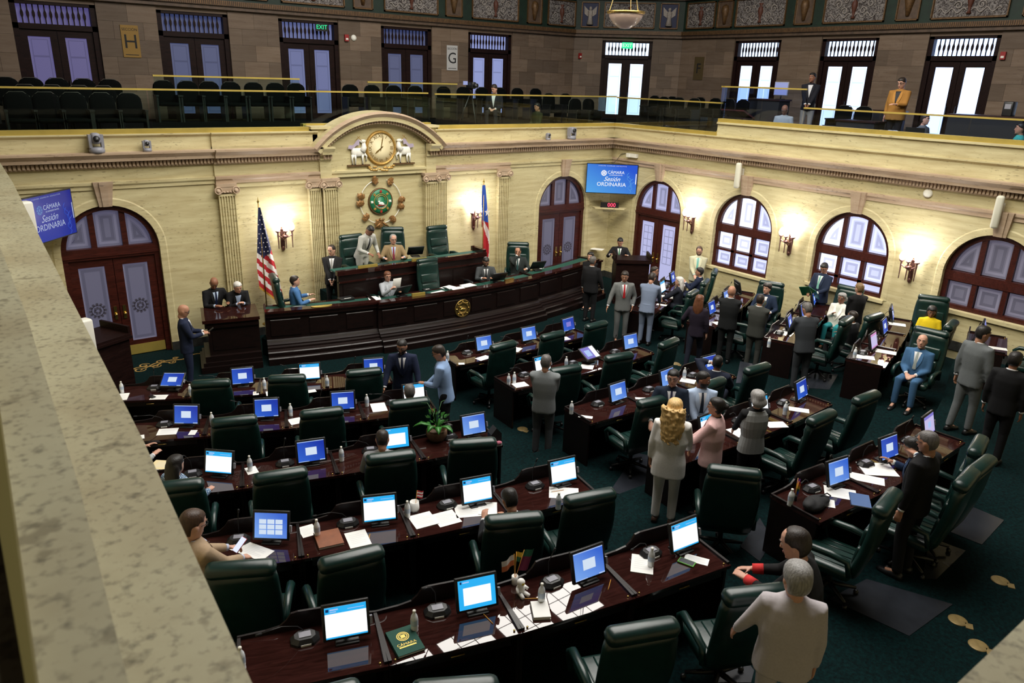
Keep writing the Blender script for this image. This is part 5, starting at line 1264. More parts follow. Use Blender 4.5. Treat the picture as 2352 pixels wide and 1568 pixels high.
def pattern_mat():
    m, N, L, B = newmat('blouse_pattern'); tc = N.new('ShaderNodeTexCoord'); v = N.new('ShaderNodeTexVoronoi'); v.inputs['Scale'].default_value = 16; L.new(tc.outputs['Object'], v.inputs['Vector'])
    w = N.new('ShaderNodeMath'); w.operation = 'SINE'; k = N.new('ShaderNodeMath'); k.operation = 'MULTIPLY'; k.inputs[1].default_value = 22; L.new(v.outputs['Distance'], k.inputs[0]); L.new(k.outputs[0], w.inputs[0])
    r = N.new('ShaderNodeValToRGB'); r.color_ramp.interpolation = 'CONSTANT'; r.color_ramp.elements[0].color = (.02, .06, .14, 1); r.color_ramp.elements[1].position = .55; r.color_ramp.elements[1].color = (.5, .6, .7, 1); e = r.color_ramp.elements.new(.25); e.color = (.08, .25, .42, 1)
    L.new(w.outputs[0], r.inputs[0]); L.new(r.outputs[0], B.inputs['Base Color']); B.inputs['Roughness'].default_value = .8; return m
PATTERN = pattern_mat()
def person(label, px, py, H=1.74, dir=0, pose='stand', lean=0, arms=('hang', 'hang'), head=(0, 0), jacket=(0.012, 0.014, 0.02), trousers=None, shirt=(0.7, 0.7, 0.72), tie=None, skin='tan', hair=('short', 'dark'), F=None, plane=None, fat=1.0, glasses=False, beard=None, curl=(.35, .35), chair=None, open_=True, hem=None, group=None, sleeves=True, vox=.0135, cuffs=True, stride=0.0, turn=0, female=False, key=None, sit_h=.53, vest=None, xy=None, hs=1.0, cuff=.15):
    hs = hs*1.06
    k = H/1.75; trousers = trousers or jacket
    sit = pose == 'sit'; pel = Vector((0, 0, (sit_h if sit else .95)))
    dz = pel.z-.95
    up = rotm('X', -lean, pel) @ Matrix.Translation((0, 0, dz)) @ rotm('Z', turn, Vector((0, 0, 0)))
    hd = up @ Matrix.Translation((0, .015, 1.632)) @ Matrix.Rotation(R(head[0]), 4, 'Z') @ Matrix.Rotation(-R(head[1]), 4, 'X') @ Matrix.Scale(hs, 4)
    if head[1]: hd = Matrix.Translation((0, 0, 0)) @ hd
    top = hd @ Vector((0, -.01, .118))
    az = azim(px, py); hdg = az + dir; rz = heading(hdg)
    # place by the crown of the head
    if plane:
        q = on_y(px, py, plane[1]) if plane[0] == 'Y' else on_x(px, py, plane[1]); fz = q.z - top.z*k
    else:
        fz = 0.0 if F is None else F
        for _ in range(3):
            q = at(px, py, fz + top.z*k); b = q - rotz((top.x*k, top.y*k, 0), rz)
            if F is None: fz = floor_z(b.x, b.y)
        q = at(px, py, fz + top.z*k)
    b = q - rotz((top.x*k, top.y*k, 0), rz)
    root = thing('person', label, 'person', (b.x, b.y, fz), rz, group); root.scale = (k, k, k)
    PEOPLE[key or label] = (root, Vector((b.x, b.y, 0)), fz, rz)
    fw = .92 if female else 1.0; f2 = fat
    # ---- joints
    S = {s: up @ Vector((s*.182*fw, -.005, 1.415)) for s in (-1, 1)}
    hips = {s: pel + Vector((s*.092, 0, -.02)) for s in (-1, 1)}
    if sit: knees = {s: Vector((s*.13, .42, sit_h+.03)) for s in (-1, 1)}; ank = {s: Vector((s*.14, .40, .09)) for s in (-1, 1)}
    else:
        knees = {s: Vector((s*.10, .02+s*stride*.35, .50)) for s in (-1, 1)}; ank = {s: Vector((s*.105, -.02+s*stride*.6, .085)) for s in (-1, 1)}
    wr = {}; el = {}
    for s, a in ((-1, arms[0]), (1, arms[1])):
        t = ARMS[a] if isinstance(a, str) else a
        if isinstance(a, str):
            w = Vector((s*t[0], t[1], t[2]))
            if sit and a in ('hang', 'clasp', 'fold', 'phone', 'out', 'pocket', 'back', 'deskst'): w.z += dz
            elif not sit and a in ('chin', 'ear', 'lap', 'table'): w.z += .42
        else: w = Vector(t)
        e, w = ik(S[s], w, .295, .255, (s*.55, -.45, -.75)); el[s] = e; wr[s] = w
    # ---- body: one surface, head to feet
    m = MB()
    hr = [[hd @ p for p in head_ring(i)] for i in range(len(HEADP))]; m.rings(hr)
    m.tube([hd @ Vector((0, .082, .022)), hd @ Vector((0, .102, -.008)), hd @ Vector((0, .108, -.024)), hd @ Vector((0, .088, -.034))], [.007, .010, .014, .008], 6)
    for s in (-1, 1):
        m.ball(hd @ Vector((s*.077, -.008, -.008)), (.011, .020, .030), 8, 6)
        m.tube([hd @ Vector((s*.012, .088, .034)), hd @ Vector((s*.045, .080, .036))], .009, 6)
    m.ball(hd @ Vector((0, .083, -.058)), (.022, .012, .011), 8, 5); m.ball(hd @ Vector((0, .080, -.100)), (.020, .014, .014), 8, 5)
    m.tube([hd @ Vector((0, -.012, -.05)), hd @ Vector((0, -.02, -.11)), up @ Vector((0, -.012, 1.47)), up @ Vector((0, -.005, 1.40))], [.056, .053, .058, .07], 12)
    m.rings([[up @ p for p in ell(0, 0, z, w*.8, d*.75)] for z, w, d in ((.93, .14, .10), (1.05, .13, .095), (1.25, .15, .10), (1.38, .15, .09), (1.44, .08, .07))])
    for s in (-1, 1):
        m.tube([S[s], el[s], wr[s]], [.04, .034, .026], 8); m.tube([pel + Vector((s*.07, 0, .02)), hips[s], knees[s], ank[s], ank[s] + Vector((0, .12, -.045))], [.07, .07, .048, .034, .03], 8)
        d = (wr[s]-el[s]).normalized(); cu = curl[0 if s < 0 else 1]; nn = Vector((-s*.8, .2, -.5)) if abs(d.z) > .7 else Vector((-s*.25, -.1, -1))
        if not isinstance(cu, (int, float)): cu, nn = cu
        add_hand(m, wr[s], d, nn, 1 if s*1 > 0 else -1, cu)
    remeshed('body', m, SKIN[skin], root, vox, 1)
    # ---- face
    for s in (-1, 1):
        e = MB(); e.mat(0); e.ball(hd @ Vector((s*.031, .079, .012)), (.014, .010, .008), 8, 6); e.mat(1); e.ball(hd @ Vector((s*.031, .086, .012)), (.0065, .005, .0065), 6, 4); e.build('eye', [EYE_W, EYE_D], root)
        e = MB(); e.tube([hd @ Vector((s*.014, .096, .036)), hd @ Vector((s*.034, .092, .041)), hd @ Vector((s*.052, .078, .034))], [.0045, .005, .003], 5); e.build('eyebrow', HAIRC[hair[1] if hair[1] not in ('white', 'blond') else 'lightbrown'], root)
    e = MB(); e.tube([hd @ Vector((-.022, .088, -.058)), hd @ Vector((0, .0965, -.056)), hd @ Vector((.022, .088, -.058))], [.003, .006, .003], 6); e.build('mouth', LIP, root)
    # ---- hair
    st, hc = hair
    if st != 'bald':
        def off(t, z):
            fr = math.sin(t)                      # 1 = face, -1 = nape
            if st == 'fringe': inside = (fr < .45 and -.07 < z < .045)
            elif fr > .55: inside = z > (.072 if st != 'receding' else .105)
            elif fr > .15: inside = z > (.040 if not female else .02)
            elif fr > -.35: inside = z > (.0 if not female else -.05)
            else: inside = z > (-.072 if not female else -.10)
            th = {'short': .009, 'crew': .004, 'fringe': .006, 'receding': .008, 'long': .018, 'curly': .016, 'bun': .010, 'bob': .022, 'pompadour': .018}[st]
            if st == 'pompadour' and z > .07: th = .026
            return th + random.uniform(-.0015, .0015) if inside else -.012
        m = MB(); m.smooth = True; m.rings([[hd @ p for p in head_ring(i, 24, off)] for i in range(len(HEADP)-1)])
        if st in ('long', 'curly', 'bob'):
            ln = {'long': .36, 'curly': .42, 'bob': .13}[st]; n = 8; w0 = .100 if st != 'curly' else .13; rr = []
            for j in range(n+1):
                t = j/n; p = hd @ Vector((0, -.055, .03)); zz = p.z - t*ln; yy = p.y - .035*math.sin(t*2.2) - (.03 if st == 'curly' else .0); jx = random.uniform(-.012, .012) if st == 'curly' else 0
                wv = w0*(1+.18*math.sin(t*PI))*(1-.35*max(0, t-.6)/.4); rr.append(ell(p.x+jx, yy, zz, wv, (.062 if st != 'curly' else .085)*(1-.3*t), 18, 1))
            m.rings(rr)
            if st == 'curly':
                for j in range(90):
                    a = random.uniform(PI*.85, PI*2.15); e_ = random.uniform(-.1, 1.2); p = hd @ Vector((.084*math.cos(a)*math.cos(e_), .100*math.sin(a)*math.cos(e_), .02+.105*math.sin(e_))); r = .012
                    m.tube([(p.x + r*math.cos(q*1.6), p.y + r*math.sin(q*1.6), p.z - q*.010) for q in range(5)], [.006, .011, .011, .010, .004], 5)
                for j in range(150):
                    t = random.random(); a = random.uniform(PI, 2*PI); p = hd @ Vector((0, -.055, .03)); x = p.x + .125*math.cos(a)*(1.1-.2*t); y = p.y - .03 + .09*math.sin(a); z = p.z + .05 - t*(ln+.04); r = random.uniform(.014, .024)
                    m.tube([(x + r*math.cos(q*1.6), y + r*math.sin(q*1.6), z - q*.014) for q in range(6)], [.006, .012, .012, .012, .010, .004], 5)
        if st == 'bun': m.ball(hd @ Vector((0, -.125, .02)), (.04, .035, .04), 10, 8)
        remeshed('hair', m, HAIRC[hc], root, .014 if st != 'curly' else .011, 1)
    if beard:
        def boff(t, z): return .006 if (math.sin(t) > -.05 and (-.115 < z < -.03) and not (abs(math.cos(t)) < .30 and -.066 < z < -.05)) else -.012
        m = MB(); m.smooth = True; m.rings([[hd @ p for p in head_ring(i, 24, boff)] for i in range(5, len(HEADP))]); m.build('beard', HAIRC[beard], root)
    if glasses:
        m = MB()
        for s in (-1, 1): m.tube([hd @ Vector((s*(.033+.023*math.cos(a)), .099-.010*abs(math.cos(a)) if s*math.cos(a) > 0 else .101, .010+.017*math.sin(a))) for a in [2*PI*i/10 for i in range(11)]], .0034, 6); m.tube([hd @ Vector((s*.055, .090, .014)), hd @ Vector((s*.079, .02, .012))], .0034, 6)
        m.tube([hd @ Vector((-.011, .103, .014)), hd @ Vector((.011, .103, .014))], .0034, 6); remeshed('glasses', m, BLACK, root, .003, 0)
    # ---- trousers and shoes
    m = MB(); m.rings([ell(0, 0, pel.z+z, w*(f2*.3+.7), d*(f2*.5+.5)) for z, w, d in ((-.11, .165, .115), (-.04, .172, .122), (.06, .160, .112), (.10, .150, .105))])
    for s in (-1, 1):
        m.tube([pel + Vector((s*.085, 0, -.0)), hips[s], hips[s].lerp(knees[s], .5), knees[s], knees[s].lerp(ank[s], .5), ank[s] + Vector((0, 0, -.005))], [.10*(f2*.4+.6), .098*(f2*.4+.6), .088, .070, .062, .056], 12)
    remeshed('trousers', m, cloth(trousers), root, .024 if vox > .01 else .018, 3)
    for s in (-1, 1):
        m = MB(); a = ank[s]; m.smooth = True; yaw = 0
        m.rings([[Vector((a.x + x*w, a.y + y, zc + zz*h)) for x, zz in ((-1, -.0), (-1, .6), (-.5, 1), (.5, 1), (1, .6), (1, 0))] for y, w, h, zc in ((-.065, .030, .07, .0), (-.03, .038, .09, .0), (.04, .040, .085, .0), (.11, .045, .055, .0), (.18, .040, .045, .0), (.215, .018, .03, .0))]); m.build('shoe', BLACK if trousers[0] < .35 else pbr('shoe_brown%d' % len(MATS), (.06, .03, .02), .4), root)
    # ---- jacket
    hm = hem if hem is not None else (.80 if not sit else .90)
    prof = [(hm, .188, .128), (.90, .182, .124), (1.05, .168 if not female else .155, .118), (1.20, .186, .126), (1.32, .200*fw, .128), (1.41, .186*fw, .108), (1.465, .118, .082), (1.50, .070, .066)]
    prof = [(z, w*(f2 if z < 1.3 else f2*.4+.6), d*(f2**1.5 if z < 1.3 else f2*.4+.6)) for z, w, d in prof if z == hm or z > hm+.02]
    m = MB(); m.rings([[up @ p for p in ell(0, .0 if z > 1.3 else .012*(f2-1)*6, z, w, d)] for z, w, d in prof])
    for s in (-1, 1):
        w_ = wr[s].lerp(el[s], .12)
        if sleeves: m.tube([up @ Vector((s*.10, 0, 1.41)), S[s], S[s].lerp(el[s], .5), el[s], el[s].lerp(w_, .5), w_], [.075, .076*(f2*.3+.7), .066, .058, .050, .042], 12)
        else: m.tube([up @ Vector((s*.10, 0, 1.41)), S[s], S[s].lerp(el[s], .65)], [.075, .072, .062], 12)
    jk = remeshed('jacket' if open_ else 'top', m, PATTERN if key == 'pattern' else cloth(jacket), root, .020 if vox > .01 else .015, 2)
    def front(x, z, o):
        for (z0, w0, d0), (z1, w1, d1) in zip(prof[:-1], prof[1:]):
            if z0 <= z <= z1:
                t = (z-z0)/(z1-z0); w = w0+(w1-w0)*t; d = d0+(d1-d0)*t; break
        else: w, d = prof[-1][1:]
        q = max(0, 1-(abs(x)/w)**2.5); return up @ Vector((x, (0 if z > 1.3 else .012*(f2-1)*6) + d*q**.4 + o, z))
    if open_:
        zb = 1.12
        def strip(name, rows, o, mat):
            m = MB(); m.smooth = True; g = []
            for z, xa, xb in rows: g.append([m.addv(front(xa+(xb-xa)*i/4, z, o - (.03 if z > 1.47 else 0))) for i in range(5)])
            for a, b in zip(g[:-1], g[1:]):
                for i in range(4): m.face((a[i], a[i+1], b[i+1], b[i]))
            return m.build(name, mat, root)
        zs = [zb + (1.49-zb)*i/7 for i in range(8)]
        strip('shirt', [(z, -.068*(z-zb)/(1.49-zb)-.003, .068*(z-zb)/(1.49-zb)+.003) for z in zs], .006, cloth(shirt))
        for s in (-1, 1): strip('lapel', [(z, s*(.068*(z-zb)/(1.49-zb)), s*(.068*(z-zb)/(1.49-zb)+.012+.05*math.sin(min(1, (z-zb)/(1.44-zb))*PI*.85))) for z in zs[:-1]], .009, cloth(tuple(min(1, c*1.3+.003) for c in jacket)))
        m = MB(); m.tube([up @ Vector((.066*math.cos(a), .060*math.sin(a)+.0, 1.487+.012*math.sin(a)*-1)) for a in [2*PI*i/14 for i in range(15)]], .012, 6); m.build('collar', cloth(shirt), root)
        if tie:
            strip('tie', [(z, -(.014+.016*max(0, (1.44-z)/.3)), .014+.016*max(0, (1.44-z)/.3)) for z in [zb+.02+(1.455-zb-.02)*i/7 for i in range(8)]], .013, cloth(tie, .5))
        if cuffs:
            for s in (-1, 1):
                m = MB(); m.tube([wr[s].lerp(el[s], cuff), wr[s].lerp(el[s], .04)], [.036 if cuff < .2 else .050, .034 if cuff < .2 else .046], 10); m.build('cuff', cloth(shirt), root)
    if vest: 
        m = MB(); m.rings([[up @ p for p in ell(0, 0, z, w+.012, d+.012)] for z, w, d in prof[:-1]]); m.build('vest', cloth(vest), root)
    if chair:
        chair.spawn('swivel_chair', 'green leather swivel chair holding the %s' % label.split(' with ')[0].split(' in ')[0] if False else 'swivel chair occupied by the %s' % ' '.join(label.split()[:9]), 'chair', (b.x + rotz((0, -.03, 0), rz).x, b.y + rotz((0, -.03, 0), rz).y, fz), rz, 'occupied swivel chairs')
    return root
def hand_world(key, s_off):
    root, b, fz, rz = PEOPLE[key]; return b
NAVY = (0.012, 0.018, 0.045); BLK_ = (0.008, 0.008, 0.010); GREY = (0.15, 0.157, 0.155); LGREY = (0.34, 0.34, 0.33); CHAR = (0.028, 0.030, 0.033); WHT = (0.74, 0.74, 0.74); LBLUE = (0.42, 0.52, 0.70)
NAVYS = NAVY
T = 'table'
# ---- front left and rostrum
person('bald man in a navy suit reading his phone beside the rostrum block', 424, 700, 1.76, 92, arms=('phone', 'phone'), head=(0, 22), jacket=NAVYS, skin='tan', hair=('bald', 'dark'), glasses=True, curl=(.8, .8), key='phone1', F=0)
person('bald man in a black suit leaning on the rostrum block', 492, 640, 1.80, 160, lean=14, arms=((-.20, .36, 1.18), (.10, .42, 1.17)), head=(-15, 22), jacket=BLK_, shirt=(.45, .55, .72), tie=(.01, .015, .05), skin='brown', hair=('bald', 'dark'), F=0)
person('white haired man in a black suit resting his elbows on the rostrum block', 545, 648, 1.76, 168, lean=30, arms=((-.05, .52, 1.20), (.06, .52, 1.20)), head=(10, -10), jacket=BLK_, shirt=(.40, .50, .72), skin='light', hair=('short', 'white'), fat=1.12, F=0)
person('man in a bright blue suit seated at the left rostrum bench', 675, 633, 1.74, 80, 'sit', arms=((-.2, .36, .80), (.2, .30, .78)), jacket=(0.06, 0.16, 0.36), tie=(.02, .02, .03), skin='light', hair=('short', 'dark'), F=ROST_F, chair=CHAIR)
person('man in a black suit standing with folded hands on the dais', 760, 563, 1.76, -172, arms=('clasp', 'clasp'), head=(-25, 15), jacket=(0.014, 0.014, 0.015), tie=(.35, .34, .33), skin='light', hair=('receding', 'dark'), fat=1.08, F=.45)
person('man in a light grey suit bending to shake hands on the dais', 855, 521, 1.76, 140, lean=28, arms=((-.22, .36, .95), (.18, .48, 1.02)), head=(0, 20), jacket=(.42, .42, .39), tie=(.015, .015, .02), skin='brown', hair=('crew', 'black'), F=.98, curl=(.5, .9))
person('man in a tan jacket seated at the presiding bench', 903, 538, 1.74, 178, 'sit', arms=((-.24, .36, .82), (.24, .36, .80)), head=(15, 8), jacket=(.27, .19, .10), shirt=(.42, .50, .68), tie=(.22, .03, .06), skin='light', hair=('receding', 'grey'), glasses=True, F=.98, fat=1.1, chair=TALLCHAIR)
person('woman in a grey jacket reading papers at the rostrum bench', 890, 623, 1.66, 150, 'sit', arms=((-.16, .34, .86), (.12, .38, .98)), head=(-10, 8), jacket=(.36, .38, .42), shirt=(.36, .38, .42), skin='light', hair=('bun', 'auburn'), glasses=True, female=True, F=ROST_F, curl=(.7, .7), key='reader', chair=CHAIR)
person('man in a grey suit writing at the rostrum bench', 1117, 592, 1.74, 172, 'sit', lean=10, arms=((-.15, .42, .82), (.12, .42, .82)), head=(0, 25), jacket=(.055, .06, .065), tie=(.01, .01, .012), skin='tan', hair=('crew', 'black'), glasses=True, beard='dark', F=ROST_F)
person('man in a dark suit resting his chin at the right rostrum bench', 1190, 567, 1.74, 180, 'sit', arms=((-.24, .34, .80), 'chin'), head=(-10, 5), jacket=(.022, .028, .028), shirt=(.7, .72, .75), tie=(.03, .08, .08), skin='tan', hair=('receding', 'dark'), glasses=True, F=ROST_F, fat=1.1, chair=CHAIR)
person('young man in a black suit with a green tie behind the corner podium', 1425, 547, 1.74, 182, arms=((-.25, .34, 1.30), (.25, .34, 1.30)), head=(0, 24), jacket=BLK_, tie=(.02, .14, .05), skin='tan', hair=('short', 'black'), F=0)
person('man in a black suit seen from behind at the end of the rostrum', 1362, 588, 1.78, 25, arms=('hang', (.30, .12, .84)), jacket=BLK_, skin='brown', hair=('crew', 'salt'), F=0, fat=1.08)
person('woman in black with long dark hair at the end of the rostrum', 1357, 579, 1.64, -160, arms=('clasp', 'clasp'), jacket=BLK_, trousers=BLK_, open_=False, skin='light', hair=('long', 'black'), female=True, F=0)
# ---- right hand floor
person('man in a grey suit and red tie resting a hand on the front desk', 1436, 623, 1.80, 172, arms=('pocket', (.40, .16, .82)), head=(-12, 14), jacket=GREY, tie=(.42, .015, .02), skin='tan', hair=('short', 'dark'), F=0, fat=1.05)
person('man in a blue grey suit leaning over the front window desks', 1500, 626, 1.80, 14, lean=16, arms=((-.16, .46, .96), (.18, .46, .94)), head=(0, 15), jacket=(.17, .21, .30), skin='tan', hair=('short', 'dark'), F=0)
person('man in black with glasses beyond the blue grey suit', 1503, 612, 1.68, 100, arms=('clasp', 'clasp'), jacket=BLK_, open_=False, skin='tan', hair=('short', 'dark'), glasses=True, F=0)
person('woman with long silver hair seated in a dark jacket', 1562, 636, 1.66, -78, 'sit', arms=(T, T), head=(10, 0), jacket=(.014, .016, .026), skin='light', hair=('long', 'white'), female=True, chair=None, F=0, sit_h=.64)
person('man in a navy suit seated with a raised hand by the silver haired woman', 1609, 614, 1.76, -78, 'sit', arms=((-.14, .34, .98), T), jacket=NAVYS, skin='tan', hair=('short', 'black'), F=0, sit_h=.60)
person('bearded man in a cream jacket looking down beside the first window', 1607, 567, 1.80, -178, arms=('clasp', 'fold'), head=(0, 28), jacket=(.52, .50, .35), trousers=(.45, .43, .36), shirt=(.50, .66, .60), tie=(.16, .45, .38), skin='light', hair=('receding', 'brown'), beard='brown', fat=1.15, F=0)
person('woman with long auburn hair walking in dark clothes', 1608, 678, 1.66, 12, arms=((-.36, .16, .98), 'hang'), jacket=(.020, .014, .026), trousers=(.012, .014, .026), open_=False, skin='light', hair=('long', 'auburn'), female=True, stride=.30)
person('bald man in a black suit seen from behind among the window desks', 1682, 657, 1.76, 8, arms=('clasp', 'clasp'), jacket=(.010, .011, .012), skin='tan', hair=('bald', 'dark'), fat=1.12)
person('man in a charcoal suit seen from behind among the window desks', 1748, 676, 1.72, 18, arms=('clasp', 'clasp'), jacket=(.040, .042, .038), skin='tan', hair=('crew', 'dark'), fat=1.08)
person('young man in a navy suit turned to talk from his seat', 1764, 651, 1.76, -168, 'sit', arms=((-.20, .30, .78), (.16, .32, .84)), head=(-18, 0), jacket=(.016, .028, .060), skin='light', hair=('pompadour', 'dark'), sit_h=.60, chair=CHAIR)
person('grey haired man in a charcoal suit working over a window desk', 1853, 694, 1.80, -28, lean=10, arms=((-.12, .44, 1.02), (.16, .44, .98)), head=(10, 15), jacket=(.032, .036, .042), skin='tan', hair=('short', 'salt'), fat=1.05)
person('man in a navy suit reading a green folder by the second window', 1893, 605, 1.76, -150, arms=((-.10, .34, 1.08), (.10, .34, 1.06)), head=(10, 28), jacket=(.014, .022, .048), shirt=(.62, .68, .66), tie=(.20, .45, .38), skin='tan', hair=('short', 'black'), glasses=True, curl=(.8, .8), fat=1.1, key='folder', F=.4)
person('woman in a white jacket with short grey hair seated near the second window', 1936, 673, 1.66, -160, 'sit', arms=((-.34, .24, .78), (.06, .26, .88)), jacket=(.74, .72, .66), trousers=(.02, .22, .24), shirt=(.60, .62, .55), skin='brown', hair=('bob', 'grey'), female=True, fat=1.35, glasses=True, chair=CHAIR, sit_h=.55, F=.4)
person('man in a black suit holding a phone to his ear in a window row chair', 1962, 714, 1.74, -62, 'sit', arms=('ear', (.16, .30, .74)), jacket=BLK_, skin='brown', hair=('crew', 'dark'), chair=CHAIR)
person('person in black with short blond hair standing by the second window', 1977, 650, 1.70, -40, arms=('clasp', 'clasp'), jacket=(.008, .008, .009), open_=False, skin='light', hair=('short', 'lightbrown'), glasses=True, F=.4)
person('woman in a yellow top with long black hair seated under the dim window', 2143, 704, 1.64, 178, 'sit', arms=((-.10, .28, .76), (.10, .28, .76)), head=(0, 18), jacket=(.78, .56, .015), trousers=(.02, .02, .03), open_=False, sleeves=False, skin='brown', hair=('long', 'black'), female=True, fat=1.1, chair=CHAIR, F=.6)
person('bald man in a blue suit seated with clasped hands', 2122, 768, 1.78, -165, 'sit', arms=('lap', 'lap'), head=(8, -4), jacket=(0.050, 0.125, 0.25), tie=(.34, .38, .36), skin='light', hair=('bald', 'dark'), chair=CHAIR, fat=1.08)
person('man in a grey suit walking past the last window desk', 2263, 748, 1.84, 35, arms=((-.26, .0, .80), (.26, .06, .82)), head=(-20, 8), jacket=(.12, .13, .135), skin='tan', hair=('short', 'black'), stride=.12)
person('man in a black suit standing behind the last window desk', 2336, 808, 1.78, 12, arms=('hang', 'hang'), jacket=(.006, .006, .007), skin='brown', hair=('short', 'black'))
# ---- centre and left floor
person('bearded man in a navy suit and glasses leaning over a front desk', 922, 781, 1.80, -175, lean=8, arms=((-.30, .26, .84), (.30, .30, .92)), head=(-15, 14), jacket=NAVYS, tie=(.012, .018, .05), skin='tan', hair=('crew', 'black'), glasses=True, beard='black', F=0)
person('man in a light blue jacket talking beside the front desks', 1003, 793, 1.78, -80, lean=8, arms=((-.06, .34, 1.10), (.10, .36, .98)), head=(0, 14), jacket=(.24, .35, .56), trousers=BLK_, shirt=(.25, .32, .46), tie=(.02, .02, .03), skin='tan', hair=('short', 'dark'), glasses=True, curl=(.12, .12))
person('man in a navy suit seated at the second row screen', 940, 882, 1.72, -6, 'sit', arms=(T, T), head=(0, 12), jacket=NAVYS, skin='light', hair=('receding', 'salt'), sit_h=.64)
person('man in a grey suit standing with his back turned at the centre desks', 1255, 814, 1.78, 8, arms=('fold', 'fold'), head=(0, 10), jacket=(.19, .205, .21), trousers=(.06, .065, .07), skin='tan', hair=('crew', 'salt'), fat=1.05)
person('man in a navy suit and glasses standing among the centre desks', 1548, 849, 1.76, 178, arms=((-.24, .22, .92), (.26, .30, 1.02)), head=(-8, 5), jacket=(.012, .020, .038), tie=(.03, .03, .07), skin='light', hair=('short', 'black'), glasses=True)
person('man in a light blue jacket and dark tie looking aside', 1618, 853, 1.74, 165, arms=('clasp', 'clasp'), head=(65, 8), jacket=(.45, .56, .75), tie=(.02, .03, .05), skin='brown', hair=('crew', 'black'), beard='black')
person('man in a navy suit seated with his back turned at the centre desks', 1650, 817, 1.76, 8, 'sit', arms=('ear', T), jacket=(.012, .016, .032), skin='brown', hair=('crew', 'black'), chair=None, sit_h=.57)
person('woman in a white suit with long curly blond hair', 1552, 917, 1.76, 5, arms=('hang', (.22, .30, .95)), jacket=(.80, .78, .76), trousers=(.72, .70, .68), open_=False, skin='tan', hair=('curly', 'blond'), female=True, hem=.70, fat=1.18, vox=.009)
person('woman in a pink blazer with tied dark hair', 1650, 914, 1.70, -78, arms=((-.08, .38, .98), (.06, .40, .94)), head=(8, 0), jacket=(.72, .46, .45), trousers=BLK_, shirt=(.02, .02, .02), skin='tan', hair=('bun', 'black'), female=True, fat=1.12, glasses=True, cuffs=False, vox=.009)
person('woman with short grey hair in a grey vest over black', 1743, 898, 1.62, -28, arms=((-.14, .36, .96), (.14, .36, .94)), jacket=(.010, .010, .011), trousers=BLK_, open_=False, skin='light', hair=('bob', 'grey'), female=True, glasses=True, vest=(.30, .31, .30))
person('man in a blue suit seated with a hand to his face over papers', 2092, 1004, 1.74, -72, 'sit', lean=14, arms=('ear', (.16, .44, .86)), head=(0, 15), jacket=(.014, .030, .072), shirt=(.6, .62, .6), tie=(.3, .36, .36), skin='tan', hair=('short', 'black'), chair=None, sit_h=.56, vox=.009)
person('man in a black suit standing over the seated man in blue', 2134, 989, 1.82, -68, arms=('hang', 'hang'), head=(0, 12), jacket=(.006, .006, .007), skin='tan', hair=('crew', 'salt'), glasses=True, fat=1.08, vox=.009)
person('man in a black jacket and red shirt leaning on a chair back', 1825, 1212, 1.76, -78, lean=14, arms=((-.10, .52, 1.16), (.10, .54, 1.14)), head=(0, 4), jacket=(.008, .008, .009), shirt=(.62, .04, .04), tie=(.02, .03, .10), skin='light', hair=('receding', 'dark'), fat=1.25, hs=1.2, vox=.008, cuff=.42)
person('grey haired man in a pale grey suit seen from behind', 1838, 1292, 1.74, -12, arms=((-.36, .22, .92), 'hang'), head=(10, 6), jacket=(.50, .46, .48), shirt=(.55, .5, .58), skin='light', hair=('short', 'grey'), fat=1.22, vox=.008, hs=1.2, F=1.0)
person('man in a grey suit seated with his back turned in the third row', 878, 986, 1.74, 4, 'sit', lean=10, arms=(T, T), head=(0, 12), jacket=(.24, .245, .255), skin='tan', hair=('crew', 'dark'), sit_h=.64)
person('woman in a blue patterned blouse with long black hair in the third row', 400, 1048, 1.64, 48, 'sit', arms=((-.2, .34, .80), (.16, .36, .82)), jacket=(.12, .24, .38), trousers=BLK_, open_=False, skin='light', hair=('long', 'black'), female=True, fat=1.15, key='pattern', vox=.009, sit_h=.64)
person('person in pale sleeves holding a phone at the end of the third row', 262, 985, 1.70, 70, 'sit', arms=((-.10, .44, .88), (.16, .42, .84)), jacket=(.42, .44, .44), skin='light', hair=('short', 'dark'))
person('man in a tan suit and glasses holding a lit phone in the fourth row', 445, 1169, 1.74, 62, arms=((-.12, .42, 1.12), (.10, .42, 1.10)), head=(0, 18), jacket=(.40, .29, .19), shirt=(.5, .55, .7), skin='light', hair=('crew', 'brown'), glasses=True, fat=1.25, hs=1.18, curl=(.8, .8), key='phone2', vox=.008)
person('man in a black suit seated over papers in the fourth row', 1167, 1120, 1.74, -25, 'sit', lean=16, arms=((-.20, .44, .84), (.10, .40, .80)), head=(0, 12), jacket=(.012, .013, .016), skin='tan', hair=('short', 'black'), fat=1.05, vox=.009)
# ---- gallery
GF = 4.62
person('man in a dark suit seated beside the tripod in the gallery', 1134, 194, 1.76, -165, 'sit', lean=8, arms=('lap', 'lap'), head=(-20, 15), jacket=(.012, .012, .016), skin='light', hair=('short', 'dark'), plane=('Y', 19.0))
person('woman in an olive top seated behind the gallery glass', 1233, 236, 1.64, -130, 'sit', arms=('lap', 'lap'), head=(0, 15), jacket=(.03, .03, .012), open_=False, skin='tan', hair=('short', 'black'), female=True, plane=('Y', 18.35))
person('old man in a grey sweatshirt seated in the press gallery', 1803, 242, 1.72, -170, 'sit', lean=8, arms=('lap', 'lap'), head=(0, 22), jacket=(.40, .42, .40), open_=False, skin='brown', hair=('fringe', 'grey'), glasses=True, plane=('X', 18.0))
person('man in a dark suit standing by the bright gallery doors', 1868, 167, 1.80, -172, arms=('clasp', 'clasp'), head=(-20, 0), jacket=(.012, .012, .018), trousers=(.30, .28, .24), skin='brown', hair=('short', 'black'), plane=('X', 19.7))
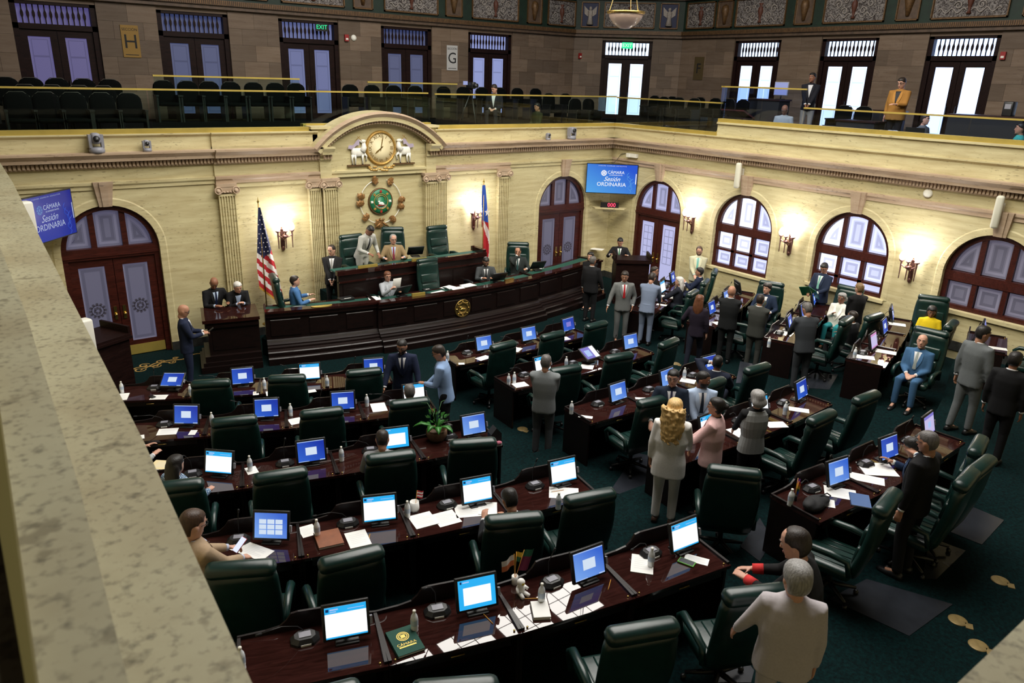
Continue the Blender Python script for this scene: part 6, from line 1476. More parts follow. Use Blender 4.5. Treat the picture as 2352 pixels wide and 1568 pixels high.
person('man in a tan jacket looking at a phone in the press gallery', 2072, 178, 1.80, -160, arms=('phone', 'hang'), head=(-10, 18), jacket=(.34, .16, .035), trousers=BLK_, shirt=(.01, .01, .012), skin='light', hair=('short', 'dark'), fat=1.2, glasses=True, plane=('X', 18.9), cuffs=False)
person('dark haired woman in grey seated at the press gallery rail', 2126, 262, 1.64, 120, 'sit', arms=('lap', 'lap'), jacket=(.13, .14, .15), open_=False, skin='light', hair=('short', 'dark'), female=True, plane=('X', 17.9))
person('person in a turquoise top at the end of the press gallery', 2349, 282, 1.66, -100, 'sit', arms=('lap', 'lap'), jacket=(.04, .34, .30), open_=False, skin='tan', hair=('short', 'black'), plane=('X', 18.2))
flush_pending()
# ================================================================== flags
F_RED = pbr('flag_red', (0.42, 0.012, 0.022), 0.7); F_WHITE = pbr('flag_white', (0.72, 0.68, 0.66), 0.7); F_NAVY = pbr('flag_navy', (0.010, 0.014, 0.06), 0.7); F_BLUE = pbr('flag_blue', (0.02, 0.08, 0.42), 0.7); FRINGE = pbr('flag_fringe', (0.55, 0.30, 0.04), 0.6)
def flag(lb, base, top, cloth_fn, outline, rz, star_fn=None):
    """outline(t) -> (left, right) offsets; cloth_fn(u, z, t) -> material index; hung from the pole"""
    t_ = thing('flag_on_pole', lb, 'flag', base, rz); H = top
    m = MB(); m.tube([(0, 0, .05), (0, 0, H)], .014, 8); m.build('pole', BRASS_OLD, t_)
    m = MB(); m.lathe([(.0, 0), (.13, 0), (.13, .02), (.05, .05), (.02, .09), (0, .09)], 16); m.build('base', BRASS_OLD, t_)
    m = MB(); m.lathe([(.0, -.02), (.02, 0), (.03, .03), (.012, .06), (.004, .12), (0, .14)], 10, (0, 0, H)); m.build('finial', BRASS, t_)
    m = MB(); m.smooth = True; n, k = 64, 30; g = []
    for i in range(n+1):
        t = i/n; row = []
        for j in range(k+1):
            s = j/k; a, b, z0, z1 = outline(t); u = a+(b-a)*s; z = z0+(z1-z0)*s
            y = -.03 - .05*math.sin(s*9+t*2.2)*min(1, t*2.5) - .03*math.sin(s*17+1.7)*t
            row.append((m.addv((u, y, z)), u, z))
        g.append(row)
    for i in range(n):
        for j in range(k):
            c = g[i][j]; d = g[i+1][j+1]; m.mat(cloth_fn((c[1]+d[1])/2, (c[2]+d[2])/2, (i+.5)/n, (j+.5)/k)); m.face((c[0], g[i+1][j][0], d[0], g[i][j+1][0]))
    fl = m.build('cloth', [F_RED, F_WHITE, F_NAVY, F_BLUE, FRINGE], t_)
    if star_fn: star_fn(fl)
    return t_
def us_out(t):
    # rows from the top: narrow at the finial, widening, the lower hem slants to the right
    left = -.02 - .17*min(1, t*1.4) + .06*max(0, t-.6); right = .03 + .46*t; zl = 2.78 - 1.85*t; zr = 2.78 - 2.50*t
    return left, right, zl, zr
def us_col(u, z, t, s):
    if t > .975: return 4
    if z > 1.60 + 1.0*abs(u-.03) and u < .36: return 2
    return 0 if ((z + 1.05*u)/.27) % 1 < .5 else 1
def us_stars(fl):
    m = MB(); 
    for r in range(10):
        for c in range(6):
            u = -.16+.085*c+(.042 if r % 2 else 0); z = 2.62-.105*r
            half = max(.0, (2.78-z)*.20); 
            if -.02-half*1.0 < u < .03+half*.95 and z > 1.66+1.0*abs(u-.03): m.poly([(u+.018*(1 if q % 2 == 0 else .45)*math.sin(q*PI/5), -.115, z+.018*(1 if q % 2 == 0 else .45)*math.cos(q*PI/5)) for q in range(10)])
    o = m.build('stars', F_WHITE, fl); o['kind'] = 'stuff'
bx = on_y(604, 600, 17.05)
flag('striped flag with white stars on navy draped beside the rostrum', (bx.x, 17.05, ROST_F), 2.88, us_col, us_out, 0, us_stars)
def pr_out(t):
    return -.07-.03*math.sin(t*5), .03+.20*min(1, t*1.6), 2.92-2.1*t, 2.92-2.35*t
def pr_col(u, z, t, s):
    if t > .975 or (s < .05 and t > .6): return 4
    if t < .46: return 3
    return 1 if .36 < (s + .35*math.sin(t*6)) % 1 < .66 else 0
def pr_star(fl):
    m = MB(); m.poly([(.05+.10*(1 if q % 2 == 0 else .4)*math.sin(q*PI/5), -.125, 2.18+.13*(1 if q % 2 == 0 else .4)*math.cos(q*PI/5)) for q in range(10)]); m.build('star', F_WHITE, fl)
bx = on_y(1110, 500, 17.15)
flag('single star flag of blue, white and red draped beside the sconce', (bx.x, 17.15, ROST_F), 2.98, pr_col, pr_out, 0, pr_star)

# ================================================================== rostrum chairs and desk things
for px, py, Fz, ch, lb, hd in ((806, 552, .98, CHAIR, 'empty tall green chair left of the light grey suit on the dais', 180), (1003, 528, .98, CHAIR, 'empty tall green chair at the right of the presiding bench', 180), (981, 594, .40, TALLCHAIR, 'empty green chair beside the woman reading papers', 180), (1077, 594, .40, CHAIR_BLK, 'black swivel chair beside the man writing', 180)):
    top = {id(TALLCHAIR): 1.42, id(CHAIR): 1.36, id(CHAIR_BLK): 1.17}[id(ch)]
    q = at(px, py, Fz+top); yy = 17.05 if Fz > .5 else q.y; xx = q.x*yy/q.y
    rz = heading(180+ (hd-180)*-.5); p = Vector((xx, yy, 0)) + rotz((0, .40, 0), rz)
    ch.spawn('rostrum_chair', lb, 'chair', (p.x, p.y, Fz), rz, 'chairs on the rostrum')
def rost(px, py, z=1.09): return at(px, py, z)
def sheet(px, py, z, w=.216, h=.28, rot=0, mat=PAPER, lb='white sheet of paper', thick=.003, lines=True, nm='paper_sheet', grp='papers'):
    q = at(px, py, z); t = thing(nm, lb, 'paper', (q.x, q.y, z), heading(rot), grp); m = MB(); m.b2(-w/2, w/2, -h/2, h/2, 0.001, thick); m.build('page', mat, t)
    if lines:
        m = MB()
        for i in range(6): m.poly([(-w*.36, h*(.28-.11*i), thick+.0006), (w*(.36 if i % 3 else .15), h*(.28-.11*i), thick+.0006), (w*(.36 if i % 3 else .15), h*(.28-.11*i)+.006, thick+.0006), (-w*.36, h*(.28-.11*i)+.006, thick+.0006)])
        o = m.build('print', pbr_print, t); o['kind'] = 'stuff'
    return t
pbr_print = pbr('grey_print', (0.68, 0.68, 0.69), 0.8)
for i, (px, py, rot) in enumerate(((1010, 672, 80), (1030, 660, 75), (1052, 662, 100), (1075, 655, 85), (1062, 668, 95), (860, 685, 20))): sheet(px, py, 1.09+.004*i, .28, .36, rot, lb='one of the white papers spread on the middle rostrum bench', grp='papers on the rostrum')
RM = Proto(); m = MB(); m.rbox((0, 0, .17), (.42, .03, .30), .01, 2, Matrix.Rotation(R(38), 3, 'X')); RM.add('housing', m, BLACK); m = MB(); m.rbox((0, .05, .02), (.22, .18, .03), .01, 2); RM.add('stand', m, BLACK)
for px, py, z, rz, lb in ((928, 675, 1.09, R(8), 'black monitor tilted before the woman on the rostrum'), (1148, 643, 1.09, R(-8), 'black monitor tilted before the man writing'), (1238, 615, 1.09, R(-12), 'black monitor tilted before the man resting his chin'), (957, 583, 1.70, R(-14), 'black monitor seen from behind on the presiding bench')):
    q = at(px, py+8, z); RM.spawn('rostrum_monitor', lb, 'monitor', (q.x, q.y+.05, z), rz, 'monitors on the rostrum')
for px, py, w, h, lb in ((795, 688, .34, .22, 'open laptop lid lying on the left rostrum bench'), (980, 668, .2, .12, 'small black box on the middle rostrum bench')):
    q = at(px, py, 1.09); t = thing('desk_device', lb, 'device', (q.x, q.y, 1.087)); m = MB(); m.rbox((0, 0, .03), (w, h, .06), .008, 2); m.build('case', BLACK, t); m = MB(); m.box((0, -h/2+.02, .062), (w*.5, .02, .003)); m.build('label', PAPER, t)
q = at(1180, 668, 1.09); t = thing('document_stack', 'small stack of green and white papers on the right rostrum bench', 'papers', (13.0, 16.05, 1.087), .3); 
for i in range(3): m = MB(); m.b2(-.12, .12, -.16, .16, .004*i, .004*i+.003); o = m.build('page', FELT if i % 2 else PAPER, t, rot=(0, 0, .15*i))
sheet(1372, 572, 1.002, .4, .28, 60, lb='white papers on the cabinet by the corner podium')
q = PEOPLE['reader'][1]; rr = PEOPLE['reader'][3]; t = thing('held_papers', 'sheaf of white papers held up by the woman in grey', 'papers', q + rotz((-.02, .40, 0), rr) + Vector((0, 0, ROST_F+.92)), rr); m = MB(); m.rbox((0, 0, .12), (.22, .012, .30), .004, 1, Matrix.Rotation(R(-15), 3, 'X')); m.build('sheets', PAPER, t)
# ---- phones and folder in hands
PHONE_ON = emit('phone_screen', (0.75, 0.80, 1.0), 1.2)
for key, lb, on, z in (('phone1', 'dark phone held by the man in navy beside the rostrum', False, 1.20), ('phone2', 'bright white phone screen held by the man in tan', True, 1.17)):
    root, b, fz, rz = PEOPLE[key]; q = b + rotz((0, .46, 0), rz) + Vector((0, 0, fz+z)); t = thing('mobile_phone', lb, 'phone', q, rz); t.rotation_euler = (R(-52), 0, rz); m = MB(); m.rbox((0, 0, 0), (.08, .012, .16), .005, 1); m.build('case', BLACK if not on else RED, t); m = MB(); m.box((0, -.0065, 0), (.072, .001, .15)); m.build('screen', PHONE_ON if on else BLACK, t)
root, b, fz, rz = PEOPLE['folder']; GREENF = pbr('folder_green', (0.01, 0.16, 0.07), .5)
t = thing('open_folder', 'open green folder with white pages held by the man in navy', 'folder', b + rotz((0, .45, 0), rz) + Vector((0, 0, fz+1.10)), rz); t.rotation_euler = (R(-40), 0, rz)
for s in (-1, 1): m = MB(); m.box((s*.12, 0, 0), (.24, .006, .32), Matrix.Rotation(s*R(18), 3, 'Z')); m.build('cover', GREENF, t)
m = MB(); m.box((-.115, -.006, 0), (.20, .004, .29), Matrix.Rotation(-R(18), 3, 'Z')); m.build('page', PAPER, t)

# ================================================================== things on the desks
def desk_near(p):
    best = min(((Vector((c.x, c.y, 0))-Vector((p.x, p.y, 0))).length, rn, i) for rn, l in DESKS.items() for i, (c, a, t) in enumerate(l)); rn, i = best[1:]
    return '%s row desk, %s, %s' % (ORD[int(rn[1])-1], BLK[rn[0]], SPOT[rn[0]][i])
def dz_of(row): return (int(row)-1)*TIER_H + DZ + .001
BOTT = [(281, 902, 1), (438, 908, 1), (608, 893, 1), (752, 888, 1), (301, 992, 2), (488, 976, 2), (668, 955, 2), (843, 933, 2), (575, 1080, 3), (785, 1058, 3), (348, 1108, 3), (729, 1232, 4), (556, 1535, 5), (952, 1448, 5), (1243, 1384, 5), (1494, 1300, 5), (1282, 1168, 4), (1168, 884, 2), (1181, 880, 2), (1300, 843, 2), (1028, 829, 1), (1312, 950, 3), (1571, 870, 3), (1802, 952, 4), (1722, 958, 4), (1814, 1160, 5), (1765, 797, 3), (1962, 822, 4), (936, 1188, 4)]
for px, py, r in BOTT:
    q = at(px, py, dz_of(r)); BOT.spawn('water_bottle', 'clear plastic water bottle on the %s' % desk_near(q), 'bottle', (q.x, q.y, dz_of(r)), random.random()*3, 'water bottles on the %s row desks' % ORD[r-1])
# papers: px, py, row, width, height, heading, material
PAP = [(277, 912, 1, .24, .30, 20), (365, 912, 1, .26, .2, 30), (588, 903, 1, .1, .16, 20), (706, 900, 1, .3, .12, 10), (622, 903, 1, .16, .2, 15), (385, 991, 2, .28, .22, 24), (318, 1005, 2, .16, .13, 10), (443, 993, 2, .1, .16, 30), (683, 966, 2, .25, .22, 5), (785, 903, 1, .16, .2, 30),
       (578, 1080, 3, .14, .2, 5), (384, 1068, 3, .42, .24, 40), (822, 1238, 4, .23, .3, 12), (707, 1219, 4, .17, .22, 5), (575, 1262, 4, .48, .2, 62), (972, 1195, 4, .27, .28, 8), (1025, 1190, 4, .27, .28, 8), (1075, 1172, 4, .3, .28, 25), (1120, 1168, 4, .22, .26, 35), (1295, 1132, 4, .36, .26, 40),
       (870, 935, 2, .24, .34, 18), (1195, 884, 2, .26, .2, 10), (1110, 822, 1, .3, .18, -8), (1060, 835, 1, .12, .1, 30), (1185, 803, 1, .2, .26, 60), (1292, 778, 1, .32, .2, 10), (1345, 842, 2, .3, .22, 50), (1410, 828, 2, .24, .1, 50), (1345, 957, 3, .22, .09, 50), (1473, 915, 3, .2, .08, 40), (1580, 875, 3, .26, .2, 60), (1835, 941, 4, .3, .16, 55), (1783, 975, 4, .3, .2, 30), (1695, 993, 4, .22, .28, 10),
       (1930, 1132, 5, .36, .26, 55), (1985, 1098, 5, .46, .2, 60), (2015, 1078, 5, .42, .34, 40), (1985, 820, 4, .36, .22, 55), (2035, 808, 4, .36, .22, 65), (2060, 745, 4, .34, .2, 60), (1800, 765, 3, .36, .3, 70), (1647, 742, 2, .16, .22, 20), (1535, 682, 1, .4, .2, 60), (1520, 700, 1, .26, .14, 60), (2292, 800, 5, .3, .16, 60), (1475, 1296, 5, .22, .3, 48), (1600, 1285, 5, .24, .12, 60), (1890, 1145+8, 5, .18, .26, -35)]
for i, (px, py, r, w, h, rot) in enumerate(PAP):
    sheet(px, py, dz_of(r), w, h, azim(px)*.0+rot, lb='white papers on the %s' % desk_near(at(px, py, dz_of(r))), thick=.002+.006*(i % 3 == 0), grp='papers on the %s row desks' % ORD[r-1], mat=PAPER if i not in (11, 40) else PAPER_Y if i == 11 else PAPER)
LEATH_BR = pbr('brown_leather', (0.22, 0.07, 0.028), 0.45, var=.15, scale=12); PEN = pbr('pencil', (0.6, 0.28, 0.04), .5); BLUEF = pbr('blue_folder', (0.06, 0.12, 0.28), .5)
def book(px, py, r, w, h, th, rot, mat, lb, nm='notebook', pages=True):
    z = dz_of(r); q = at(px, py, z); t = thing(nm, lb, 'notebook', (q.x, q.y, z), heading(rot)); m = MB(); m.b2(-w/2, w/2, -h/2, h/2, .002+th*.7, th); m.b2(-w/2, w/2, -h/2, h/2, 0, .003); m.b2(-w/2, -w/2+.004, -h/2, h/2, 0, th); m.build('cover', mat, t)
    m = MB(); m.b2(-w/2+.006, w/2-.004, -h/2+.004, h/2-.004, .003, th*.7); m.build('pages', PAPER, t); return t
book(755, 1240, 4, .27, .30, .03, 12, LEATH_BR, 'brown leather portfolio lying on a fourth row desk', 'portfolio')
t = book(930, 1475, 5, .24, .32, .025, 8, FELT, 'dark green portfolio with a gold crest and the word Cámara', 'portfolio')
m = MB()
for r_ in (.055, .04): m.ringpoly([(r_*math.cos(i*PI/12), .05+r_*math.sin(i*PI/12), .0262) for i in range(24)], [((r_-.008)*math.cos(i*PI/12), .05+(r_-.008)*math.sin(i*PI/12), .0262) for i in range(24)])
m.box((0, .05, .0262), (.04, .04, .0008)); m.build('gold_crest', BRASS_BRIGHT, t)
put_text('lettering', 'CÁMARA', .042, BRASS_BRIGHT, t, (0, -.045, .0258), (0, 0, 0), .0005); m = MB(); m.box((0, -.075, .0262), (.15, .014, .0008)); m.build('gold_line', BRASS_BRIGHT, t)
book(1241, 1404, 5, .16, .22, .03, 30, PAPER, 'small white notebook on a rear row desk'); book(1975, 1150, 5, .22, .3, .015, 55, BLUEF, 'blue folder beside a black bag on the rear row desk', 'portfolio'); book(1320, 838, 2, .24, .32, .012, 50, FELT, 'green folder lying on the second row centre desk', 'portfolio')
m_ = [(1400, 1342), (1215, 1375), (1120, 1420), (857, 1020), (848, 1235), (1280, 1128)]
for px, py in m_:
    r = 5 if py > 1300 else 4 if py > 1100 else 3; q = at(px, py, dz_of(r)); t = thing('pencil', 'yellow pencil lying on a %s row desk' % ORD[r-1], 'pencil', (q.x, q.y, dz_of(r)+.004), random.uniform(0, 3), 'pencils on the desks'); m = MB(); m.tube([(-.085, 0, 0), (.07, 0, 0)], .004, 6); m.build('shaft', PEN, t); m = MB(); m.tube([(.07, 0, 0), (.09, 0, 0)], [.004, .0008], 6); m.build('tip', INK, t)
q = at(1577, 1292, dz_of(5)); t = thing('mobile_phone', 'phone in a lime green case lying on a rear row desk', 'phone', (q.x, q.y, dz_of(5)), heading(-20)); m = MB(); m.rbox((0, 0, .008), (.09, .17, .014), .005, 2); m.build('case', pbr('lime', (.12, .40, .05), .5), t); m = MB(); m.box((0, 0, .0155), (.074, .15, .001)); m.build('screen', BLACK, t)
q = at(350, 912, dz_of(1)); t = thing('mobile_phone', 'black phone lying on white paper in the front row', 'phone', (q.x, q.y, dz_of(1)+.009), .3); m = MB(); m.rbox((0, 0, .006), (.075, .12, .01), .004, 1); m.build('case', BLACK, t)
# white mug with a little flag
q = at(952, 1172, dz_of(4)); t = thing('pen_mug', 'white faceted mug holding a little striped flag', 'mug', (q.x, q.y, dz_of(4))); m = MB(); m.lathe([(0, 0), (.05, 0), (.06, .04), (.055, .12), (.048, .12), (.045, .02), (0, .02)], 8); m.build('mug_body', PAPER, t)
def mini_flag(t, base, tip, cols, w=.12, h=.08, sw=1):
    base, tip = Vector(base), Vector(tip); m = MB(); m.tube([base, tip], .003, 5); st = m.build('stick', PEN, t); d = (tip-base).normalized(); n = len(cols)
    m = MB(); ms = []
    for i, c in enumerate(cols):
        if c not in ms: ms.append(c)
        m.mat(ms.index(c)); g0, g1 = [], []
        for j in range(7):
            u = j/6; off = Vector((sw*w*u, .012*math.sin(u*7), -.03*u)); g0.append(tip - d*(.005+h*i/n) + off); g1.append(tip - d*(.005+h*(i+1)/n) + off)
        for j in range(6): m.poly([g0[j], g0[j+1], g1[j+1], g1[j]])
    m.build('cloth', ms, st)
mini_flag(t, (.01, 0, .03), (.05, .02, .24), [F_RED, F_WHITE, F_RED, F_WHITE, F_RED], .09, .09)
F_GREEN = pbr('flag_green', (.01, .12, .06), .7); F_MAR = pbr('flag_maroon', (.16, .01, .05), .7); F_ORANGE = pbr('flag_orange', (.6, .16, .05), .7); F_YEL = pbr('flag_yellow', (.6, .42, .03), .7); F_PURP = pbr('flag_purple', (.2, .05, .4), .7)
q = at(1195, 1362, dz_of(5)); t = thing('figurine', 'white plush astronaut figurine with little flags on a rear row desk', 'figurine', (q.x, q.y, dz_of(5))); m = MB(); m.ball((0, 0, .05), (.045, .04, .05)); m.build('torso', PAPER, t); m = MB(); m.ball((0, -.005, .125), .04); m.build('helmet', PAPER, t); m = MB(); m.ball((0, -.03, .125), (.025, .015, .022)); m.build('visor', F_YEL, t)
for s in (-1, 1): m = MB(); m.tube([(s*.035, 0, .07), (s*.06, -.04, .05)], [.018, .014], 6); m.build('arm', PAPER, t); m = MB(); m.tube([(s*.02, -.02, .02), (s*.035, -.09, .015)], [.022, .018], 6); m.build('leg', PAPER, t)
q2 = at(1188, 1345, dz_of(5)); t = thing('flag_cup', 'cup of small coloured flags beside the astronaut figurine', 'cup', (q2.x, q2.y+.04, dz_of(5))); m = MB(); m.lathe([(0, 0), (.03, 0), (.032, .09), (.027, .09), (0, .01)], 12); m.build('cup_body', PAPER, t)
mini_flag(t, (0, 0, .04), (-.02, .0, .34), [F_WHITE, F_ORANGE], .14, .12, -1); mini_flag(t, (0, 0, .04), (.10, .0, .34), [F_GREEN, F_MAR, F_MAR], .13, .22, 1); mini_flag(t, (0, 0, .04), (.03, .03, .33), [F_YEL, F_GREEN], .08, .1, 1)
q2 = at(1830, 1150, dz_of(5)); t = thing('flag_cup', 'small rainbow and purple flags on the rear centre desk', 'cup', (q2.x, q2.y+.03, dz_of(5))); m = MB(); m.lathe([(0, 0), (.025, 0), (.026, .07), (.02, .07), (0, .01)], 10); m.build('cup_body', BLACK, t); mini_flag(t, (0, 0, .03), (.03, .0, .24), [F_RED, F_ORANGE, F_YEL, F_GREEN, F_BLUE, F_PURP], .05, .18, 1); mini_flag(t, (0, 0, .03), (.05, .03, .26), [F_PURP, F_YEL], .06, .12, 1)
q = at(560-65, 858, dz_of(1)); 
# black bag
q = at(1860, 1165, dz_of(5)); t = thing('shoulder_bag', 'soft black bag slumped on the rear centre desk', 'bag', (q.x+.05, q.y-.02, dz_of(5)), .2); m = MB(); m.ball((0, 0, .05), (.20, .12, .06)); m.ball((.14, -.03, .045), (.12, .09, .05)); m.ball((-.1, .02, .07), (.10, .08, .055)); o = remeshed('body', m, BLACK_M, t, .015, 2); m = MB(); m.tube([(.1, 0, .09), (.2, -.06, .12), (.28, -.08, .06), (.3, -.05, .01)], .008, 5); m.build('strap', BLACK_M, t)
# orchid planter, speaker, ribboned box
q = at(1003, 1008, dz_of(3)); POT = pbr('basket', (.10, .05, .02), .7, var=.3, scale=30); LEAFG = pbr('orchid_leaf', (.03, .16, .02), .4, var=.2, scale=10); LEAFD = pbr('fern_leaf', (.02, .09, .015), .5)
t = thing('potted_orchid', 'potted orchid with broad green leaves on a third row desk', 'plant', (q.x, q.y, dz_of(3))); t.scale = (1.3, 1.3, 1.3); m = MB(); m.lathe([(0, 0), (.09, 0), (.12, .06), (.115, .12), (.10, .12), (.09, .08), (0, .08)], 12); m.build('pot', POT, t)
random.seed(5)
for k in range(5):
    a = (2.6, 3.6, 5.0, .4, 4.3)[k]; ln = (.26, .18, .24, .16, .2)[k]; m = MB(); m.smooth = True; d = Vector((math.cos(a), math.sin(a), 0)); s_ = Vector((-d.y, d.x, 0))
    m.rings([[Vector((0, 0, .11)) + d*(ln*u) + Vector((0, 0, .12*math.sin(u*2.4)-.04*u)) + s_*(w_*x) + Vector((0, 0, .004*z_)) for x, z_ in ((-1, 0), (0, 1), (1, 0), (0, -1))] for u, w_ in ((0, .012), (.3, .038), (.65, .042), (.9, .022), (1, .003))]); m.build('broad_leaf', LEAFG, t)
for k in range(26):
    a = random.uniform(0, 6.28); h = random.uniform(.12, .34); r_ = random.uniform(.02, .11); c = Vector((r_*math.cos(a), r_*math.sin(a), .1+h*.6)); d = Vector((math.cos(a), math.sin(a), .6)).normalized(); s_ = d.orthogonal().normalized(); m = MB(); m.poly([c, c+d*.025+s_*.013, c+d*.055, c+d*.025-s_*.013]); m.build('small_leaf', LEAFD if k % 2 else LEAFG, t)
for a in (.6, 1.9, 4.0): m = MB(); m.tube([(0, 0, .1), (.05*math.cos(a), .05*math.sin(a), .3), (.13*math.cos(a), .13*math.sin(a), .40), (.22*math.cos(a), .22*math.sin(a), .38)], .004, 5); m.build('flower_stem', LEAFD, t)
q = at(1030, 1003, dz_of(3)); t = thing('small_speaker', 'small black loudspeaker with a wooden edge beside the orchid', 'speaker', (q.x, q.y, dz_of(3)), .3); m = MB(); m.rbox((0, 0, .10), (.085, .09, .20), .008, 2); m.build('cabinet', BLACK, t); m = MB(); m.box((0, -.046, .1), (.07, .004, .17)); m.build('grille', BLACK_M, t)
q = at(1142, 1018, dz_of(3)); t = thing('house_box', 'black house shaped box with a pink ribbon at the aisle end', 'box', (q.x-.05, q.y, dz_of(3)), -.2); t.scale = (1.35, 1.35, 1.35); m = MB(); m.extrude([(-.06, -.05, 0), (.06, -.05, 0), (.06, -.05, .14), (0, -.05, .21), (-.06, -.05, .14)], (0, .10, 0)); m.build('body', BLACK_M, t); m = MB(); m.ball((-.05, -.06, .05), (.04, .02, .025)); m.ball((.02, -.06, .04), (.04, .02, .025)); m.ball((-.015, -.065, .06), .018); m.build('ribbon', pbr('ribbon_pink', (.75, .22, .32), .6), t); m = MB(); m.b2(-.065, .065, -.056, -.05, 0, .03); m.build('white_trim', PAPER, t)

BRASS_DULL = pbr('brass_dull', (.26, .185, .07), .5, .35, var=.2, scale=20)
# ================================================================== floor pieces
def floor_quad(nm, pts, z, mat, lb, cat, grp=None, th=.006):
    P = [at(x, y, z) for x, y in pts]; c = sum(P, Vector())/len(P); lb = lb % desk_near(c) if '%' in lb else lb; t = thing(nm, lb, cat, (c.x, c.y, z), 0, grp); m = MB(); m.extrude([Vector((p.x-c.x, p.y-c.y, .001)) for p in P], (0, 0, th)); m.build('sheet', mat, t); return t
for pts, z in (([(2181, 1221), (2226, 1161), (2306, 1195), (2255, 1251)], .8), ([(2118, 1328), (2135, 1235), (2218, 1265), (2151, 1330)], .8), ([(1905, 1375), (1990, 1330), (2188, 1388), (2088, 1461)], .8), ([(1660, 1500), (1682, 1475), (1732, 1540), (1725, 1568), (1640, 1568)], .8), ([(1700, 1255), (1745, 1190), (1775, 1240), (1745, 1290)], .8), ([(1835, 890), (1860, 855), (1925, 860), (1905, 895)], .4), ([(1400, 1130), (1460, 1040), (1560, 1060), (1500, 1150)], .4), ([(1690, 880), (1700, 830), (1750, 840), (1745, 880)], .4)):
    floor_quad('chair_mat', pts, z, MAT_PLASTIC, 'grey chair mat on the carpet near the %s', 'mat', 'chair mats on the carpet')
for px, py, z, lb in ((2297, 1333, .8, 'nearest the pale chair mats'), (2200, 1424, .8, 'behind the pale grey suit'), (2247, 1482, .8, 'beside the rear stone ledge'), (1552, 835, .2, 'behind the walking woman in dark clothes'), (1200, 985, .2, 'under the second row centre desk')):
    q = at(px, py, z); q.z = floor_z(q.x, q.y); q = at(px, py, q.z); t = thing('floor_outlet', 'open round brass floor outlet on the carpet %s' % lb, 'outlet', q, .5); m = MB(); m.lathe([(0, 0), (.095, 0), (.095, .004), (.08, .008), (0, .008)], 24); m.build('lid', BRASS_DULL, t); m = MB(); m.box((-.06, -.10, .004), (.09, .07, .008)); m.build('hinge_plate', BRASS_DULL, t)
# gold scroll border woven into the carpet
m = MB(); GOLDC = pbr('carpet_gold', (.34, .20, .05), .9, var=.3, scale=30)
def ribbon(pts, w):
    P = [Vector(p) for p in pts]
    for i in range(len(P)-1):
        d = (P[i+1]-P[i]).normalized(); n = Vector((-d.y, d.x, 0))*w*(0.6+.5*math.sin(PI*i/(len(P)-1))); m.poly([P[i]-n, P[i]+n, P[i+1]+n, P[i+1]-n])
a, b = at(300, 850, .004), at(487, 806, .004); d = (b-a); L_ = d.length; d.normalize(); n_ = Vector((-d.y, d.x, 0))
ribbon([a + d*(L_*i/40) + n_*(.07*math.sin(i*.45)) for i in range(41)], .022); ribbon([a + d*(L_*i/40) + n_*(.07*math.sin(i*.45+2.2)) for i in range(22)], .018)
for k in range(6):
    c = a + d*(.15+.17*k) + n_*(.10 if k % 2 else -.10); r0 = .13-.012*k; ribbon([c + (d*math.cos(q*.5) + n_*math.sin(q*.5)*(1 if k % 2 else -1))*r0*(1-q/20) for q in range(17)], .016)
o = m.build('carpet_border', GOLDC, bpy.data.objects['floor']); o['kind'] = 'stuff'

q = at(1715, 1078, .6+1.36); CHAIR.spawn('swivel_chair', 'green leather swivel chair with its back turned behind the pink blazer', 'chair', (q.x+.2, q.y+.36, .6), heading(azim(1715)-8), 'swivel chairs in the fourth row of the centre block')
for px, py, hd, lb in ((2045, 1146, -12, 'before the standing man in black'), (2228, 1092, -8, 'behind the standing man in black'), (2252, 1018, -14, 'at the window side end')):
    q = at(px, py, .8+1.36); rz = heading(hd); p = q + rotz((0, .42, 0), rz); CHAIR.spawn('swivel_chair', 'green leather swivel chair of the rear centre desks, %s' % lb, 'chair', (p.x, p.y, .8), rz, 'swivel chairs in the rear row of the centre block')
# ================================================================== gallery seating and gear
SEATC = pbr('gallery_seat_fabric', (.0012, .0018, .0018), .85, spec=.08, var=.2, scale=12); SEATF = pbr('gallery_seat_frame', (.05, .045, .035), .5)
gs = Proto(); m = MB(); m.smooth = True
rg = [[(w*math.copysign(abs(math.cos(t))**.7, math.cos(t)), .20+.05*k/6+.035*math.sin(t), z) for t in [2*PI*j/14 for j in range(14)]] for k, (z, w) in enumerate(((.38, .22), (.55, .245), (.72, .25), (.85, .24), (.92, .19), (.955, .10), (.96, .02)))]
m.rings(rg); gs.add('backrest', m, SEATC); m = MB(); m.rbox((0, .0, .42), (.46, .42, .09), .04, 2); gs.add('seat', m, SEATC)
m = MB(); m.tube([(-.25, .25, .40), (-.255, .25, .74), (-.22, .26, .88), (-.12, .27, .965), (.12, .27, .965), (.22, .26, .88), (.255, .25, .74), (.25, .25, .40)], .009, 5); gs.add('back_hoop', m, SEATF)
for s in (-1, 1): m = MB(); m.b2(s*.25-.02, s*.25+.02, -.15, .22, 0, .60); m.b2(s*.25-.03, s*.25+.03, -.18, .2, .60, .635); gs.add('arm_standard', m, BLACK)
def gfloor(y): return GZ-.10 + (.12 if y > YF+1.6 else 0) + (.12 if y > YF+2.8 else 0)
def seat_row(pxs, py, Y, lb):
    for px in pxs:
        q = on_y(px, py, Y); gs.spawn('gallery_seat', lb, 'seat', (q.x, Y-.2, gfloor(Y-.2)), PI*0, lb.replace('dark upholstered gallery seat', 'gallery seats'))
seat_row([10, 68, 128, 190, 250], 172, 20.7, 'dark upholstered gallery seat in the back row below the letter H sign')
seat_row([60, 122, 184, 240], 215, 19.4, 'dark upholstered gallery seat in the middle row below the letter H sign')
seat_row([45, 110, 172, 238, 300], 256, 18.5, 'dark upholstered gallery seat in the row at the left balustrade')
seat_row([375, 430, 480, 530, 582, 632, 680], 190, 20.7, 'dark upholstered gallery seat between the second and third gallery doors')
